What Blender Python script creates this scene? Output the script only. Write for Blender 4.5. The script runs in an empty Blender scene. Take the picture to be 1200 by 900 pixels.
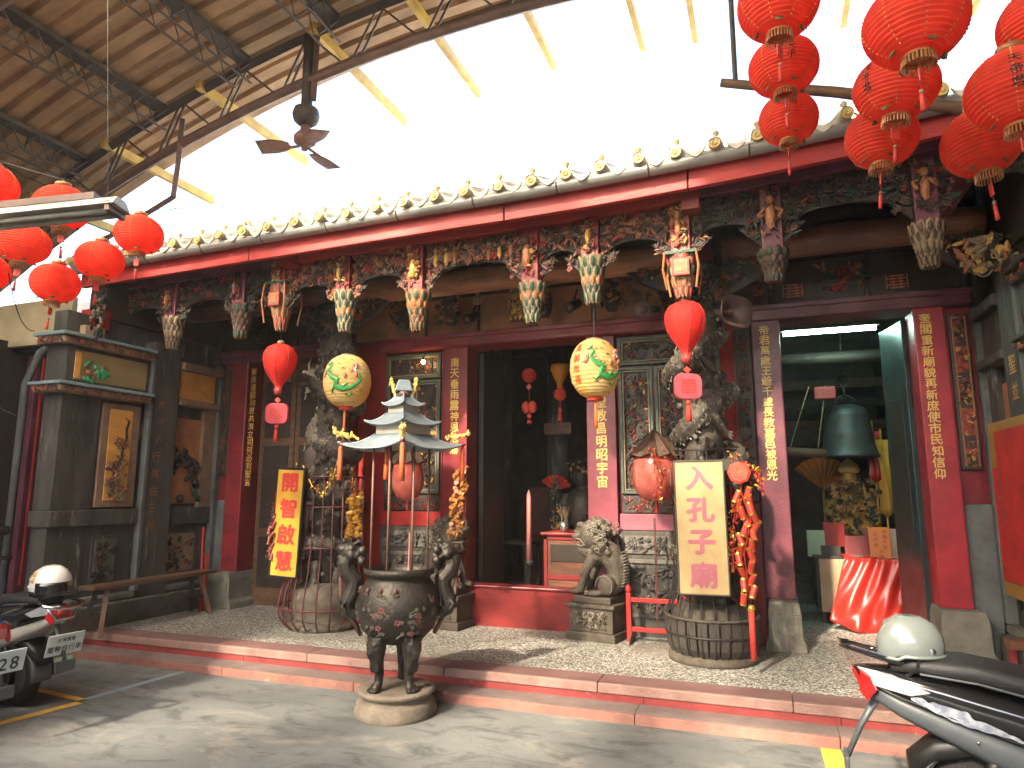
import bpy, math, random
from mathutils import Vector, Matrix, Euler, noise

# ------------------------------------------------------------------ camera, sky, sun, exposure
SC = bpy.context.scene
COL = SC.collection
RAD = math.radians
FPX, PITCH, YAW, CAMH = 790.0, math.atan(125 / 790), RAD(20.3), 1.55
cam_data = bpy.data.cameras.new('camera')
cam_data.sensor_width = 36
cam_data.lens = 36 * FPX / 1200
cam_data.clip_start, cam_data.clip_end = 0.05, 2000
cam = bpy.data.objects.new('camera', cam_data)
COL.objects.link(cam)
cam.location = (0, 0, CAMH)
cam.rotation_euler = (RAD(90) + PITCH, 0, YAW)
SC.camera = cam

SUN_EL, SUN_AZ = RAD(37), RAD(17)          # azimuth: how far left of straight behind the camera side (-Y)
world = bpy.data.worlds.new('World'); SC.world = world
world.use_nodes = True
wn = world.node_tree.nodes; wl = world.node_tree.links
sky = wn.new('ShaderNodeTexSky'); sky.sky_type = 'NISHITA'; sky.sun_disc = False
sky.sun_elevation = SUN_EL
sky.sun_rotation = RAD(180) + SUN_AZ
sky.air_density = 1.0; sky.dust_density = 2.5; sky.ozone_density = 1.0
bg = wn['Background']; wl.new(sky.outputs['Color'], bg.inputs['Color']); bg.inputs['Strength'].default_value = 0.15
sun_d = bpy.data.lights.new('sun', 'SUN'); sun_d.energy = 3.4; sun_d.angle = RAD(2.5); sun_d.color = (1.0, 0.91, 0.77)
sun = bpy.data.objects.new('sun', sun_d); COL.objects.link(sun)
tosun = Vector((-math.sin(SUN_AZ) * math.cos(SUN_EL), -math.cos(SUN_AZ) * math.cos(SUN_EL), math.sin(SUN_EL)))
sun.rotation_euler = tosun.to_track_quat('Z', 'Y').to_euler()
sun.location = (-4, -12, 14)
SC.view_settings.view_transform = 'Standard'; SC.view_settings.look = 'None'
SC.view_settings.gamma = 1; SC.view_settings.use_curve_mapping = False
SC.view_settings.exposure = 3.13
SC.render.engine = 'CYCLES'
SC.cycles.max_bounces = 8; SC.cycles.diffuse_bounces = 5
SC.cycles.use_denoising = True

# ------------------------------------------------------------------ a survey of the site: sight lines measured from where the camera stands
_fw = Vector((-math.sin(YAW) * math.cos(PITCH), math.cos(YAW) * math.cos(PITCH), math.sin(PITCH)))
_rt = Vector((math.cos(YAW), math.sin(YAW), 0)); _up = _rt.cross(_fw)
def _ray(x, y): return _fw * FPX + _rt * (x - 600) + _up * (450 - y)
def at(x, y, Y=None, X=None, Z=None, D=None):
    d = _ray(x, y)
    t = Y / d.y if Y is not None else X / d.x if X is not None else (Z - CAMH) / d.z if Z is not None else D / FPX
    return Vector((0, 0, CAMH)) + d * t

# ------------------------------------------------------------------ mesh helpers
def wm(o):
    m = o.matrix_basis.copy()
    return wm(o.parent) @ m if o.parent else m

class MB:
    def __init__(s): s.v = []; s.f = []; s.m = []; s.mi = 0; s.M = None
    def add(s, vs, fs):
        b = len(s.v); M = s.M
        s.v += [tuple(M @ Vector(v)) for v in vs] if M else [tuple(v) for v in vs]
        s.f += [tuple(i + b for i in f) for f in fs]; s.m += [s.mi] * len(fs)
        return s
    def box(s, c, size, rz=0, rot=None):
        x, y, z = (q / 2 for q in size)
        R = rot if rot is not None else Matrix.Rotation(rz, 3, 'Z')
        vs = [Vector(c) + R @ Vector((a * x, b_ * y, d * z)) for a in (-1, 1) for b_ in (-1, 1) for d in (-1, 1)]
        return s.add(vs, [(0, 1, 3, 2), (4, 6, 7, 5), (0, 4, 5, 1), (2, 3, 7, 6), (0, 2, 6, 4), (1, 5, 7, 3)])
    def bb(s, lo, hi):
        return s.box([(a + b) / 2 for a, b in zip(lo, hi)], [abs(b - a) for a, b in zip(lo, hi)])
    def tube(s, path, r, n=8, closed=False, flat=1.0):
        P = [Vector(p) for p in path]; N = len(P)
        rs = r if isinstance(r, (list, tuple)) else [r] * N
        rings = []; up = None; vs = []
        for i, p in enumerate(P):
            if closed: t = P[(i + 1) % N] - P[i - 1]
            else: t = P[min(i + 1, N - 1)] - P[max(i - 1, 0)]
            if t.length < 1e-9: t = Vector((0, 0, 1))
            t.normalize()
            if up is None: up = Vector((0, 0, 1)) if abs(t.z) < .9 else Vector((1, 0, 0))
            a = t.cross(up)
            if a.length < 1e-6: a = t.orthogonal()
            a.normalize(); b = a.cross(t).normalized(); up = b
            for k in range(n):
                w = 2 * math.pi * k / n
                vs.append(p + (a * math.cos(w) + b * math.sin(w) * flat) * rs[i])
        fs = []
        for i in range(N if closed else N - 1):
            j = (i + 1) % N
            for k in range(n):
                fs.append((i * n + k, i * n + (k + 1) % n, j * n + (k + 1) % n, j * n + k))
        if not closed:
            fs.append(tuple(range(n))[::-1]); fs.append(tuple((N - 1) * n + k for k in range(n)))
        return s.add(vs, fs)
    def lathe(s, prof, n=24, c=(0, 0, 0), a0=0, a1=2 * math.pi, cap=True):
        full = abs(a1 - a0 - 2 * math.pi) < 1e-6; m = n if full else n + 1
        vs = []; fs = []
        for r, z in prof:
            for k in range(m):
                w = a0 + (a1 - a0) * k / n
                vs.append((c[0] + r * math.cos(w), c[1] + r * math.sin(w), c[2] + z))
        for i in range(len(prof) - 1):
            for k in range(n):
                k2 = (k + 1) % m
                fs.append((i * m + k, i * m + k2, (i + 1) * m + k2, (i + 1) * m + k))
        if cap and full:
            if prof[0][0] > 1e-4: fs.append(tuple(range(m))[::-1])
            if prof[-1][0] > 1e-4: fs.append(tuple((len(prof) - 1) * m + k for k in range(m)))
        return s.add(vs, fs)
    def ball(s, c, r, nu=8, nv=5, R=None):
        r = (r, r, r) if not isinstance(r, (list, tuple)) else r
        c = Vector(c); vs = [Vector((0, 0, -r[2]))]
        for i in range(1, nv):
            a = -math.pi / 2 + math.pi * i / nv
            for k in range(nu):
                w = 2 * math.pi * k / nu
                vs.append(Vector((r[0] * math.cos(a) * math.cos(w), r[1] * math.cos(a) * math.sin(w), r[2] * math.sin(a))))
        vs.append(Vector((0, 0, r[2]))); fs = []
        for k in range(nu): fs.append((0, 1 + (k + 1) % nu, 1 + k))
        for i in range(nv - 2):
            for k in range(nu):
                a = 1 + i * nu; b = a + nu
                fs.append((a + k, a + (k + 1) % nu, b + (k + 1) % nu, b + k))
        a = 1 + (nv - 2) * nu; L = len(vs) - 1
        for k in range(nu): fs.append((a + k, a + (k + 1) % nu, L))
        return s.add([c + (R @ v if R is not None else v) for v in vs], fs)
    def prism(s, poly, d0, d1, M=None):
        n = len(poly); vs = [Vector((x, d0, z)) for x, z in poly] + [Vector((x, d1, z)) for x, z in poly]
        if M is not None: vs = [M @ v for v in vs]
        fs = [tuple(range(n)), tuple(range(2 * n - 1, n - 1, -1))] + [((i + 1) % n, i, n + i, n + (i + 1) % n) for i in range(n)]
        return s.add(vs, fs)
    def loft(s, secs, n=20, cap=True):
        """secs: (x, zc, half width, half height, exponent[, y shift]) along x"""
        vs = []; fs = []
        for q in secs:
            x, zc, hw, hh, p = q[:5]; ys = q[5] if len(q) > 5 else 0
            for k in range(n):
                w = 2 * math.pi * k / n; c, d = math.cos(w), math.sin(w)
                vs.append((x, ys + hw * math.copysign(abs(c) ** (2 / p), c), zc + hh * math.copysign(abs(d) ** (2 / p), d)))
        for i in range(len(secs) - 1):
            for k in range(n):
                fs.append((i * n + k, (i + 1) * n + k, (i + 1) * n + (k + 1) % n, i * n + (k + 1) % n))
        if cap: fs.append(tuple(range(n))); fs.append(tuple((len(secs) - 1) * n + k for k in range(n))[::-1])
        return s.add(vs, fs)
    def grid(s, fn, nu, nv):
        vs = [fn(i / nu, j / nv) for j in range(nv + 1) for i in range(nu + 1)]
        fs = [(j * (nu + 1) + i, j * (nu + 1) + i + 1, (j + 1) * (nu + 1) + i + 1, (j + 1) * (nu + 1) + i) for j in range(nv) for i in range(nu)]
        return s.add(vs, fs)
    def build(s, name, mats, parent=None, smooth=False, bev=0, world=True, loc=None, remesh=0, solid=0, subsurf=0):
        """world=True: coordinates are on the site; they are moved into the parent's own space"""
        vs = s.v
        if parent is not None and world:
            inv = wm(parent).inverted(); vs = [tuple(inv @ Vector(v)) for v in vs]
        elif loc is not None and world:
            L = Vector(loc); vs = [tuple(Vector(v) - L) for v in vs]
        me = bpy.data.meshes.new(name); me.from_pydata(vs, [], s.f)
        mats = mats if isinstance(mats, (list, tuple)) else [mats]
        for q in mats: me.materials.append(MT[q] if isinstance(q, str) else q)
        if len(mats) > 1: me.polygons.foreach_set('material_index', s.m)
        if smooth: me.polygons.foreach_set('use_smooth', [True] * len(me.polygons))
        me.update()
        o = bpy.data.objects.new(name, me); COL.objects.link(o)
        if loc is not None: o.location = loc
        if parent is not None: o.parent = parent
        if remesh:
            md = o.modifiers.new('r', 'REMESH'); md.mode = 'VOXEL'; md.voxel_size = remesh; md.use_smooth_shade = True
            m2 = o.modifiers.new('s', 'SMOOTH'); m2.factor = .5; m2.iterations = 2
            bpy.context.view_layer.update()
            ev = o.evaluated_get(bpy.context.evaluated_depsgraph_get())
            nm = bpy.data.meshes.new_from_object(ev); o.modifiers.clear(); o.data = nm
            if not nm.materials:
                for q in mats: nm.materials.append(MT[q])
            nm.polygons.foreach_set('use_smooth', [True] * len(nm.polygons))
        if solid:
            md = o.modifiers.new('t', 'SOLIDIFY'); md.thickness = solid; md.offset = 0
        if bev:
            md = o.modifiers.new('b', 'BEVEL'); md.width = bev; md.segments = 2; md.limit_method = 'ANGLE'; md.angle_limit = RAD(40)
        if subsurf:
            md = o.modifiers.new('u', 'SUBSURF'); md.levels = md.render_levels = subsurf
        return o

def tag(o, label, cat, group=None):
    o['label'] = label; o['category'] = cat
    if group: o['group'] = group
    return o
def thing(name, label, cat, loc=(0, 0, 0), rz=0, group=None):
    o = bpy.data.objects.new(name, None); COL.objects.link(o)
    o.empty_display_size = .1; o.location = loc; o.rotation_euler = (0, 0, rz)
    return tag(o, label, cat, group)
def node(name, parent, loc=(0, 0, 0)):
    o = bpy.data.objects.new(name, None); COL.objects.link(o); o.parent = parent; o.empty_display_size = .05
    o.location = wm(parent).inverted() @ Vector(loc)
    return o
def struct(o): o['kind'] = 'structure'; return o
def stuff(o): o['kind'] = 'stuff'; return o
def copytree(o, loc=None, rz=None, label=None, parent=None, scale=None):
    c = o.copy(); COL.objects.link(c)
    if parent is not None: c.parent = parent
    if loc is not None: c.location = loc
    if rz is not None: c.rotation_euler = (0, 0, rz)
    if scale is not None: c.scale = (scale,) * 3
    if label: c['label'] = label
    for ch in [q for q in COL.objects if q.parent == o]: copytree(ch, parent=c)
    return c

_fc = bpy.data.curves.new('lettering', 'FONT'); _fo = bpy.data.objects.new('lettering', _fc); COL.objects.link(_fo)
_glyphs = {}
def glyph(ch, bold=0.012):
    """outline of one character as a flat mesh, one unit tall, centred: verts (x,y), faces"""
    k = (ch, bold)
    if k not in _glyphs:
        _fc.body = ch; _fc.size = 1; _fc.offset = bold; _fc.resolution_u = 3; _fc.fill_mode = 'FRONT'; _fc.dimensions = '2D'
        _fc.align_x = 'CENTER'; _fc.align_y = 'CENTER'
        bpy.context.view_layer.update()
        me = bpy.data.meshes.new_from_object(_fo.evaluated_get(bpy.context.evaluated_depsgraph_get()))
        vs = [(v.co.x, v.co.y) for v in me.vertices]
        if vs and len(ch) == 1:
            cx = (min(v[0] for v in vs) + max(v[0] for v in vs)) / 2; cy = (min(v[1] for v in vs) + max(v[1] for v in vs)) / 2
            vs = [(x - cx, y - cy) for x, y in vs]
        _glyphs[k] = (vs, [tuple(p.vertices) for p in me.polygons]); bpy.data.meshes.remove(me)
    return _glyphs[k]
def letters(mb, text, o, u, v, size, step, bold=.012, sx=1.0, jit=0, seed=0):
    """characters stacked along -v from point o (centre of the first), lying in plane u,v"""
    o, u, v = Vector(o), Vector(u).normalized(), Vector(v).normalized(); rnd = random.Random(seed)
    for i, ch in enumerate(text):
        if ch == ' ': continue
        vs, fs = glyph(ch, 0); s = size * (1 + rnd.uniform(-jit, jit)); a = rnd.uniform(-jit, jit) * .6
        c = o - v * (step * i) + u * rnd.uniform(-jit, jit) * size * .3
        ca, sa = math.cos(a), math.sin(a)
        nn = u.cross(v); e = bold * s
        for k, (dx, dy) in enumerate(((0, 0), (e, 0), (-e, 0), (0, e), (0, -e))):       # brush weight: layered strokes
            mb.add([c + u * ((x * ca - y * sa) * s * sx + dx) + v * ((x * sa + y * ca) * s + dy) + nn * (.0004 * k) for x, y in vs], fs)
    return mb

# ------------------------------------------------------------------ materials
MT = {}
def lin(r, g, b):
    f = lambda c: (c / 255 / 12.92) if c / 255 <= .04045 else ((c / 255 + .055) / 1.055) ** 2.4
    return (f(r), f(g), f(b))
def mat(name, col, col2=None, scale=6, rough=.6, metal=0, spec=.4, bump=0, bscale=40, wear=None, wscale=9, wamt=.5, stops=(.35, .7), coat=0, coord='Object', detail=6, stretch=(1, 1, 1), rvar=.15, grime=.3):
    m = bpy.data.materials.new(name); m.use_nodes = True; MT[name] = m
    n, l = m.node_tree.nodes, m.node_tree.links; p = n['Principled BSDF']
    tc = n.new('ShaderNodeTexCoord'); mp = n.new('ShaderNodeMapping'); mp.inputs['Scale'].default_value = stretch
    l.new(tc.outputs[coord], mp.inputs['Vector'])
    nz = n.new('ShaderNodeTexNoise'); nz.inputs['Scale'].default_value = scale; nz.inputs['Detail'].default_value = detail; nz.inputs['Roughness'].default_value = .62
    l.new(mp.outputs[0], nz.inputs['Vector'])
    cr = n.new('ShaderNodeValToRGB'); cr.color_ramp.elements[0].position, cr.color_ramp.elements[1].position = stops
    c2 = col2 or tuple(q * .7 for q in col)
    cr.color_ramp.elements[0].color = (*col, 1); cr.color_ramp.elements[1].color = (*c2, 1)
    l.new(nz.outputs['Fac'], cr.inputs[0]); out = cr.outputs[0]
    if wear:
        wz = n.new('ShaderNodeTexNoise'); wz.inputs['Scale'].default_value = wscale; wz.inputs['Detail'].default_value = 9; wz.inputs['Roughness'].default_value = .7
        wm_ = n.new('ShaderNodeMapping'); wm_.inputs['Location'].default_value = (3.1, 7.7, 1.3); wm_.inputs['Scale'].default_value = stretch
        l.new(tc.outputs[coord], wm_.inputs['Vector']); l.new(wm_.outputs[0], wz.inputs['Vector'])
        wr = n.new('ShaderNodeValToRGB'); t = .5 + .22 * (1 - wamt)
        wr.color_ramp.elements[0].position, wr.color_ramp.elements[1].position = t, t + .06
        l.new(wz.outputs['Fac'], wr.inputs[0])
        mx = n.new('ShaderNodeMix'); mx.data_type = 'RGBA'; mx.inputs['B'].default_value = (*wear, 1)
        l.new(wr.outputs[0], mx.inputs['Factor']); l.new(out, mx.inputs['A']); out = mx.outputs['Result']
    if grime:                                                        # uneven soot and fading over the whole thing
        gz = n.new('ShaderNodeTexNoise'); gz.inputs['Scale'].default_value = 1.9; gz.inputs['Detail'].default_value = 7; gz.inputs['Roughness'].default_value = .6
        gm = n.new('ShaderNodeMapping'); gm.inputs['Location'].default_value = (9.3, 2.1, 5.5); l.new(tc.outputs[coord], gm.inputs['Vector']); l.new(gm.outputs[0], gz.inputs['Vector'])
        gr = n.new('ShaderNodeMapRange'); gr.inputs['From Min'].default_value = .3; gr.inputs['From Max'].default_value = .7; gr.inputs['To Min'].default_value = 1 - grime; gr.inputs['To Max'].default_value = 1 + grime * .35
        l.new(gz.outputs['Fac'], gr.inputs['Value'])
        vm = n.new('ShaderNodeVectorMath'); vm.operation = 'SCALE'; l.new(out, vm.inputs[0]); l.new(gr.outputs[0], vm.inputs['Scale']); out = vm.outputs[0]
    l.new(out, p.inputs['Base Color'])
    rr = n.new('ShaderNodeMapRange'); rr.inputs['To Min'].default_value = max(.02, rough - rvar); rr.inputs['To Max'].default_value = min(1, rough + rvar)
    l.new(nz.outputs['Fac'], rr.inputs['Value']); l.new(rr.outputs[0], p.inputs['Roughness'])
    p.inputs['Metallic'].default_value = metal; p.inputs['Specular IOR Level'].default_value = spec
    p.inputs['Coat Weight'].default_value = coat; p.inputs['Coat Roughness'].default_value = .08
    if bump:
        bz = n.new('ShaderNodeTexNoise'); bz.inputs['Scale'].default_value = bscale; bz.inputs['Detail'].default_value = 6
        l.new(mp.outputs[0], bz.inputs['Vector'])
        bn = n.new('ShaderNodeBump'); bn.inputs['Strength'].default_value = bump; bn.inputs['Distance'].default_value = .02
        l.new(bz.outputs['Fac'], bn.inputs['Height']); l.new(bn.outputs[0], p.inputs['Normal'])
    return m
def paper(name, col, trans=.5, rough=.7, col2=None, scale=12):
    """thin cloth or paper that lets light through"""
    m = bpy.data.materials.new(name); m.use_nodes = True; MT[name] = m
    n, l = m.node_tree.nodes, m.node_tree.links; n.remove(n['Principled BSDF'])
    nz = n.new('ShaderNodeTexNoise'); nz.inputs['Scale'].default_value = scale; tc = n.new('ShaderNodeTexCoord'); l.new(tc.outputs['Object'], nz.inputs['Vector'])
    cr = n.new('ShaderNodeValToRGB'); cr.color_ramp.elements[0].position, cr.color_ramp.elements[1].position = .35, .7
    cr.color_ramp.elements[0].color = (*col, 1); cr.color_ramp.elements[1].color = (*(col2 or tuple(q * .82 for q in col)), 1)
    l.new(nz.outputs['Fac'], cr.inputs[0])
    d = n.new('ShaderNodeBsdfPrincipled'); d.inputs['Roughness'].default_value = rough; d.inputs['Specular IOR Level'].default_value = .25
    t = n.new('ShaderNodeBsdfTranslucent'); mx = n.new('ShaderNodeMixShader'); mx.inputs[0].default_value = trans
    l.new(cr.outputs[0], d.inputs['Base Color']); l.new(cr.outputs[0], t.inputs['Color'])
    l.new(d.outputs[0], mx.inputs[1]); l.new(t.outputs[0], mx.inputs[2]); l.new(mx.outputs[0], n['Material Output'].inputs['Surface'])
    return m
def glow(name, col, strength):
    m = bpy.data.materials.new(name); m.use_nodes = True; MT[name] = m
    p = m.node_tree.nodes['Principled BSDF']; p.inputs['Base Color'].default_value = (*col, 1)
    p.inputs['Emission Color'].default_value = (*col, 1); p.inputs['Emission Strength'].default_value = strength
    return m

mat('red_paint', (.30, .030, .028), (.17, .018, .019), 5, .42, bump=.15, bscale=30, wear=(.34, .16, .13), wscale=12, wamt=.3)
mat('bright_red', (.50, .028, .022), (.36, .02, .017), 5, .5, bump=.1, wear=(.24, .02, .018), wscale=5, wamt=.4)
mat('eave_red', (.46, .042, .036), (.30, .025, .024), 4, .5, bump=.12, wear=(.54, .30, .26), wscale=14, wamt=.32, stretch=(.5, 2, 2))
mat('plum_paint', (.185, .052, .070), (.095, .026, .036), 4, .36, bump=.15, wear=(.29, .17, .18), wscale=14, wamt=.32)
mat('crimson_paint', (.27, .030, .036), (.155, .018, .024), 4, .33, bump=.1, wear=(.32, .17, .16), wscale=14, wamt=.25)
mat('pink_paint', (.34, .10, .13), (.24, .06, .085), 5, .5, bump=.1, wear=(.18, .045, .055), wscale=11, wamt=.35)
mat('dark_wood', (.045, .030, .022), (.022, .015, .012), 9, .55, bump=.3, bscale=40, stretch=(1, 1, 4))
mat('black_wood', (.034, .030, .026), (.055, .045, .036), 7, .45, bump=.25)
mat('brown_wood', (.16, .085, .045), (.09, .048, .026), 8, .55, bump=.3, stretch=(1, 4, 4))
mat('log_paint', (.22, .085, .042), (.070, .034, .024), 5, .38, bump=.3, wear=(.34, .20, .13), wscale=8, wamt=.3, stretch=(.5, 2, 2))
mat('mural', (.52, .20, .085), (.26, .125, .065), 4.5, .5, bump=.15, wear=(.10, .08, .05), wscale=4, wamt=.5)  # colour raised to imitate bounce light from the floor under the eave
mat('log_lit', (.52, .23, .10), (.20, .085, .045), 5, .30, bump=.3, wear=(.56, .36, .24), wscale=8, wamt=.35, stretch=(.5, 2, 2))  # lit copy of the log paint: bounce light put into the centre log's colour
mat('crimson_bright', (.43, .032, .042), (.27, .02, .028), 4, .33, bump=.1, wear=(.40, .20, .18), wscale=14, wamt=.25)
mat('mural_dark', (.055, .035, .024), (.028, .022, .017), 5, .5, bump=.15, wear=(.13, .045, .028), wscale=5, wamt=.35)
mat('green_trim', (.085, .13, .095), (.05, .075, .055), 12, .5, bump=.1)
mat('gold', (.66, .39, .09), (.46, .24, .05), 30, .4, metal=.15, bump=.1, wear=(.17, .05, .03), wscale=45, wamt=.12)
mat('gold_leaf', (.90, .63, .19), (.72, .43, .09), 40, .45, metal=.05, bump=.2, bscale=80, wear=(.3, .08, .04), wscale=55, wamt=.08)
mat('ink', (.020, .016, .015), (.03, .02, .02), 20, .7)
mat('c_red', (.38, .042, .032), (.20, .025, .022), 30, .55, bump=.2)
mat('c_pink', (.32, .115, .09), (.18, .06, .048), 30, .55, bump=.2)
mat('c_green', (.022, .070, .040), (.014, .038, .024), 30, .5, bump=.2)
mat('c_cream', (.30, .225, .13), (.19, .13, .075), 30, .6, bump=.2)
mat('c_orange', (.38, .15, .055), (.22, .08, .03), 30, .5, bump=.2)
mat('c_dark', (.040, .030, .024), (.022, .017, .014), 20, .6, bump=.3)
mat('c_umber', (.105, .055, .034), (.055, .032, .022), 20, .6, bump=.3)
mat('stone', (.165, .152, .130), (.095, .086, .074), 7, .8, bump=.4, bscale=50, wear=(.055, .05, .042), wscale=4, wamt=.45)
mat('stone_dark', (.092, .084, .072), (.040, .036, .031), 5, .75, bump=.35, bscale=40, wear=(.23, .22, .205), wscale=5, wamt=.55, stretch=(1.6, 1.6, .28))
mat('stone_blue', (.15, .16, .155), (.085, .088, .082), 5, .75, bump=.3, bscale=40, wear=(.055, .048, .04), wscale=3, wamt=.5)
mat('stone_pale', (.235, .22, .175), (.15, .138, .108), 6, .8, bump=.35, bscale=60, wear=(.10, .092, .07), wscale=4, wamt=.4)
mat('stone_brown', (.115, .092, .068), (.055, .045, .035), 12, .7, bump=.4, bscale=60)
mat('stone_light_line', (.27, .24, .19), (.17, .15, .12), 20, .7)
mat('iron', (.060, .052, .044), (.030, .026, .023), 14, .5, metal=.5, bump=.3, bscale=60)
mat('base_stone', (.235, .195, .15), (.14, .115, .09), 6, .8, bump=.35, bscale=40, wear=(.33, .25, .17), wscale=5, wamt=.35)
mat('steel_roof', (.30, .36, .40), (.23, .28, .315), 10, .45, metal=.35)
mat('steel', (.62, .63, .62), (.5, .5, .5), 20, .25, metal=.9)
mat('rust_pole', (.19, .095, .07), (.12, .06, .045), 20, .5)
mat('sheet', (.44, .275, .14), (.26, .155, .08), 3, .55, bump=.12, bscale=20, wear=(.15, .09, .05), wscale=3, wamt=.35, stretch=(.6, 2.5, 1))
mat('truss', (.085, .066, .052), (.05, .04, .034), 8, .6)
mat('yellow_purlin', (.66, .44, .08), (.46, .28, .05), 6, .5, wear=(.2, .12, .06), wscale=8, wamt=.3)
mat('pipe_brown', (.16, .085, .06), (.09, .05, .04), 9, .5)
mat('gutter', (.36, .355, .33), (.22, .215, .20), 5, .5, metal=.3, wear=(.12, .115, .10), wscale=6, wamt=.35, stretch=(.5, 2, 2))
mat('tile', (.78, .74, .64), (.66, .60, .48), 8, .35, bump=.1)  # tiles and tile ends paled: roof glare put into their colour
mat('tile_end', (.74, .60, .28), (.66, .48, .17), 12, .3)
mat('step_salmon', (.34, .155, .12), (.21, .10, .082), 4, .75, bump=.3, bscale=60, wear=(.36, .26, .215), wscale=7, wamt=.45)
mat('step_red', (.31, .048, .043), (.20, .035, .032), 4, .7, bump=.25, bscale=60, wear=(.32, .18, .145), wscale=9, wamt=.35)
mat('step_grey', (.22, .17, .16), (.155, .115, .11), 5, .7, bump=.25, bscale=60, wear=(.25, .14, .125), wscale=5, wamt=.45)
mat('step_pink', (.34, .215, .18), (.235, .13, .11), 5, .75, bump=.3, bscale=60, wear=(.20, .10, .09), wscale=6, wamt=.5)
mat('step_purple', (.18, .095, .092), (.225, .135, .125), 5, .6, bump=.2, bscale=60)
mat('yellow_line', (.72, .44, .06), (.58, .34, .05), 10, .7, wear=(.22, .2, .17), wscale=14, wamt=.35)
mat('blue_line', (.26, .34, .40), (.20, .26, .30), 10, .8, wear=(.2, .2, .19), wscale=10, wamt=.5)
mat('sign_yellow', (.66, .37, .045), (.60, .33, .04), 3, .45)
mat('sign_cream', (.47, .345, .165), (.44, .30, .13), 3, .45, wear=(.40, .22, .07), wscale=2.5, wamt=.22)
mat('sign_red', (.62, .05, .035), (.56, .05, .035), 8, .5)
mat('sign_pink', (.44, .13, .165), (.38, .11, .14), 8, .5)
mat('black_paint', (.018, .017, .017), (.012, .012, .012), 8, .4)
mat('gloss_black', (.012, .012, .013), (.010, .010, .011), 8, .14, coat=1.0, rvar=.05)
mat('grey_plastic', (.085, .095, .105), (.07, .08, .09), 10, .42, rvar=.08)
mat('seat_vinyl', (.022, .022, .023), (.016, .016, .017), 40, .55, bump=.15, bscale=200)
mat('rubber', (.018, .017, .016), (.026, .024, .022), 20, .8, bump=.3, bscale=80)
mat('scooter_white', (.50, .49, .47), (.46, .45, .43), 8, .3, coat=.5)
mat('lens_red', (.45, .012, .012), (.40, .01, .01), 8, .12, coat=.8)
mat('lens_clear', (.34, .36, .38), (.22, .24, .26), 14, .14, coat=.8)
mat('lens_orange', (.7, .22, .02), (.6, .2, .02), 8, .12, coat=.8)
mat('helmet_silver', (.36, .41, .395), (.33, .38, .37), 5, .22, metal=.45, coat=.6, rvar=.04)
mat('helmet_white', (.76, .75, .72), (.72, .71, .68), 5, .25, coat=.5)
mat('plate_white', (.66, .76, .78), (.62, .72, .74), 8, .4)
mat('plate_ink', (.03, .035, .04), (.05, .05, .06), 30, .5)
mat('sticker_green', (.30, .50, .36), (.45, .55, .35), 30, .5)
mat('decal_silver', (.34, .37, .42), (.16, .18, .24), 26, .3, stops=(.42, .58))
mat('decal_blue', (.025, .024, .07), (.02, .02, .05), 20, .3)
mat('chrome', (.72, .72, .75), (.6, .6, .66), 30, .15, metal=1)
mat('gold_lock', (.70, .45, .05), (.6, .36, .04), 20, .3, metal=.4)
mat('tag_red', (.62, .06, .035), (.55, .05, .03), 8, .5)
mat('tassel_red', (.55, .045, .028), (.42, .03, .02), 60, .7, bump=.4, bscale=120, stretch=(1, 1, .1))
mat('tassel_orange', (.62, .13, .035), (.5, .09, .03), 60, .7, bump=.4, bscale=120, stretch=(1, 1, .1))
mat('tinsel_gold', (.80, .52, .08), (.62, .30, .04), 60, .25, metal=.6)
mat('tinsel_red', (.60, .05, .03), (.45, .03, .02), 60, .3, metal=.2)
mat('cap_gold', (.45, .22, .08), (.32, .14, .05), 30, .4, metal=.3)
mat('leaf_olive', (.16, .17, .05), (.10, .10, .03), 30, .5, metal=.2)
mat('cable', (.02, .018, .016), (.03, .028, .025), 10, .6)
mat('red_cloth', (.56, .028, .018), (.46, .02, .014), 6, .32, spec=.6, rvar=.08)
mat('tan_board', (.46, .32, .19), (.40, .27, .16), 4, .6)
mat('orange_board', (.62, .20, .035), (.56, .17, .03), 4, .5)
mat('yellow_board', (.34, .18, .04), (.28, .145, .033), 4, .6)
mat('green_plastic', (.05, .36, .16), (.04, .30, .13), 4, .4)
mat('bell_bronze', (.075, .085, .085), (.05, .058, .058), 8, .5, metal=.5, bump=.2)
mat('grey_box', (.44, .44, .43), (.36, .36, .35), 5, .5)
mat('cream_wall', (.64, .52, .32), (.56, .44, .26), 3, .7)
mat('plaster_dark', (.095, .082, .07), (.06, .052, .044), 4, .85, bump=.2)
mat('wall_grey', (.16, .155, .15), (.11, .105, .10), 4, .85, bump=.2)
mat('orange_wood', (.82, .42, .10), (.66, .31, .07), 5, .45, stretch=(1, 1, 3))
mat('painted_glass', (.34, .24, .11), (.24, .19, .10), 5, .35, wear=(.16, .26, .12), wscale=5, wamt=.3)
mat('relief_warm', (.30, .19, .115), (.20, .13, .085), 12, .7, bump=.3)
mat('teal_trim', (.26, .36, .38), (.18, .25, .27), 20, .5)
mat('white_enamel', (.40, .37, .31), (.30, .27, .22), 6, .4, wear=(.22, .16, .10), wscale=7, wamt=.35)
mat('incense_pink', (.66, .24, .22), (.6, .2, .19), 8, .6)
mat('door_teal', (.030, .055, .055), (.016, .026, .026), 4, .35, wear=(.06, .05, .045), wscale=3, wamt=.4)
mat('horn_grey', (.20, .13, .12), (.13, .085, .08), 10, .5)
paper('lantern_red', (.95, .135, .08), .62, rough=.85)
paper('pear_red', (.80, .045, .035), .45)
paper('egg_yellow', (.72, .46, .13), .4, col2=(.70, .56, .28), scale=5)
paper('lantern_orange', (.80, .34, .05), .5)
paper('wrap_pink', (.60, .16, .13), .35, rough=.2, col2=(.50, .09, .07))
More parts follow.
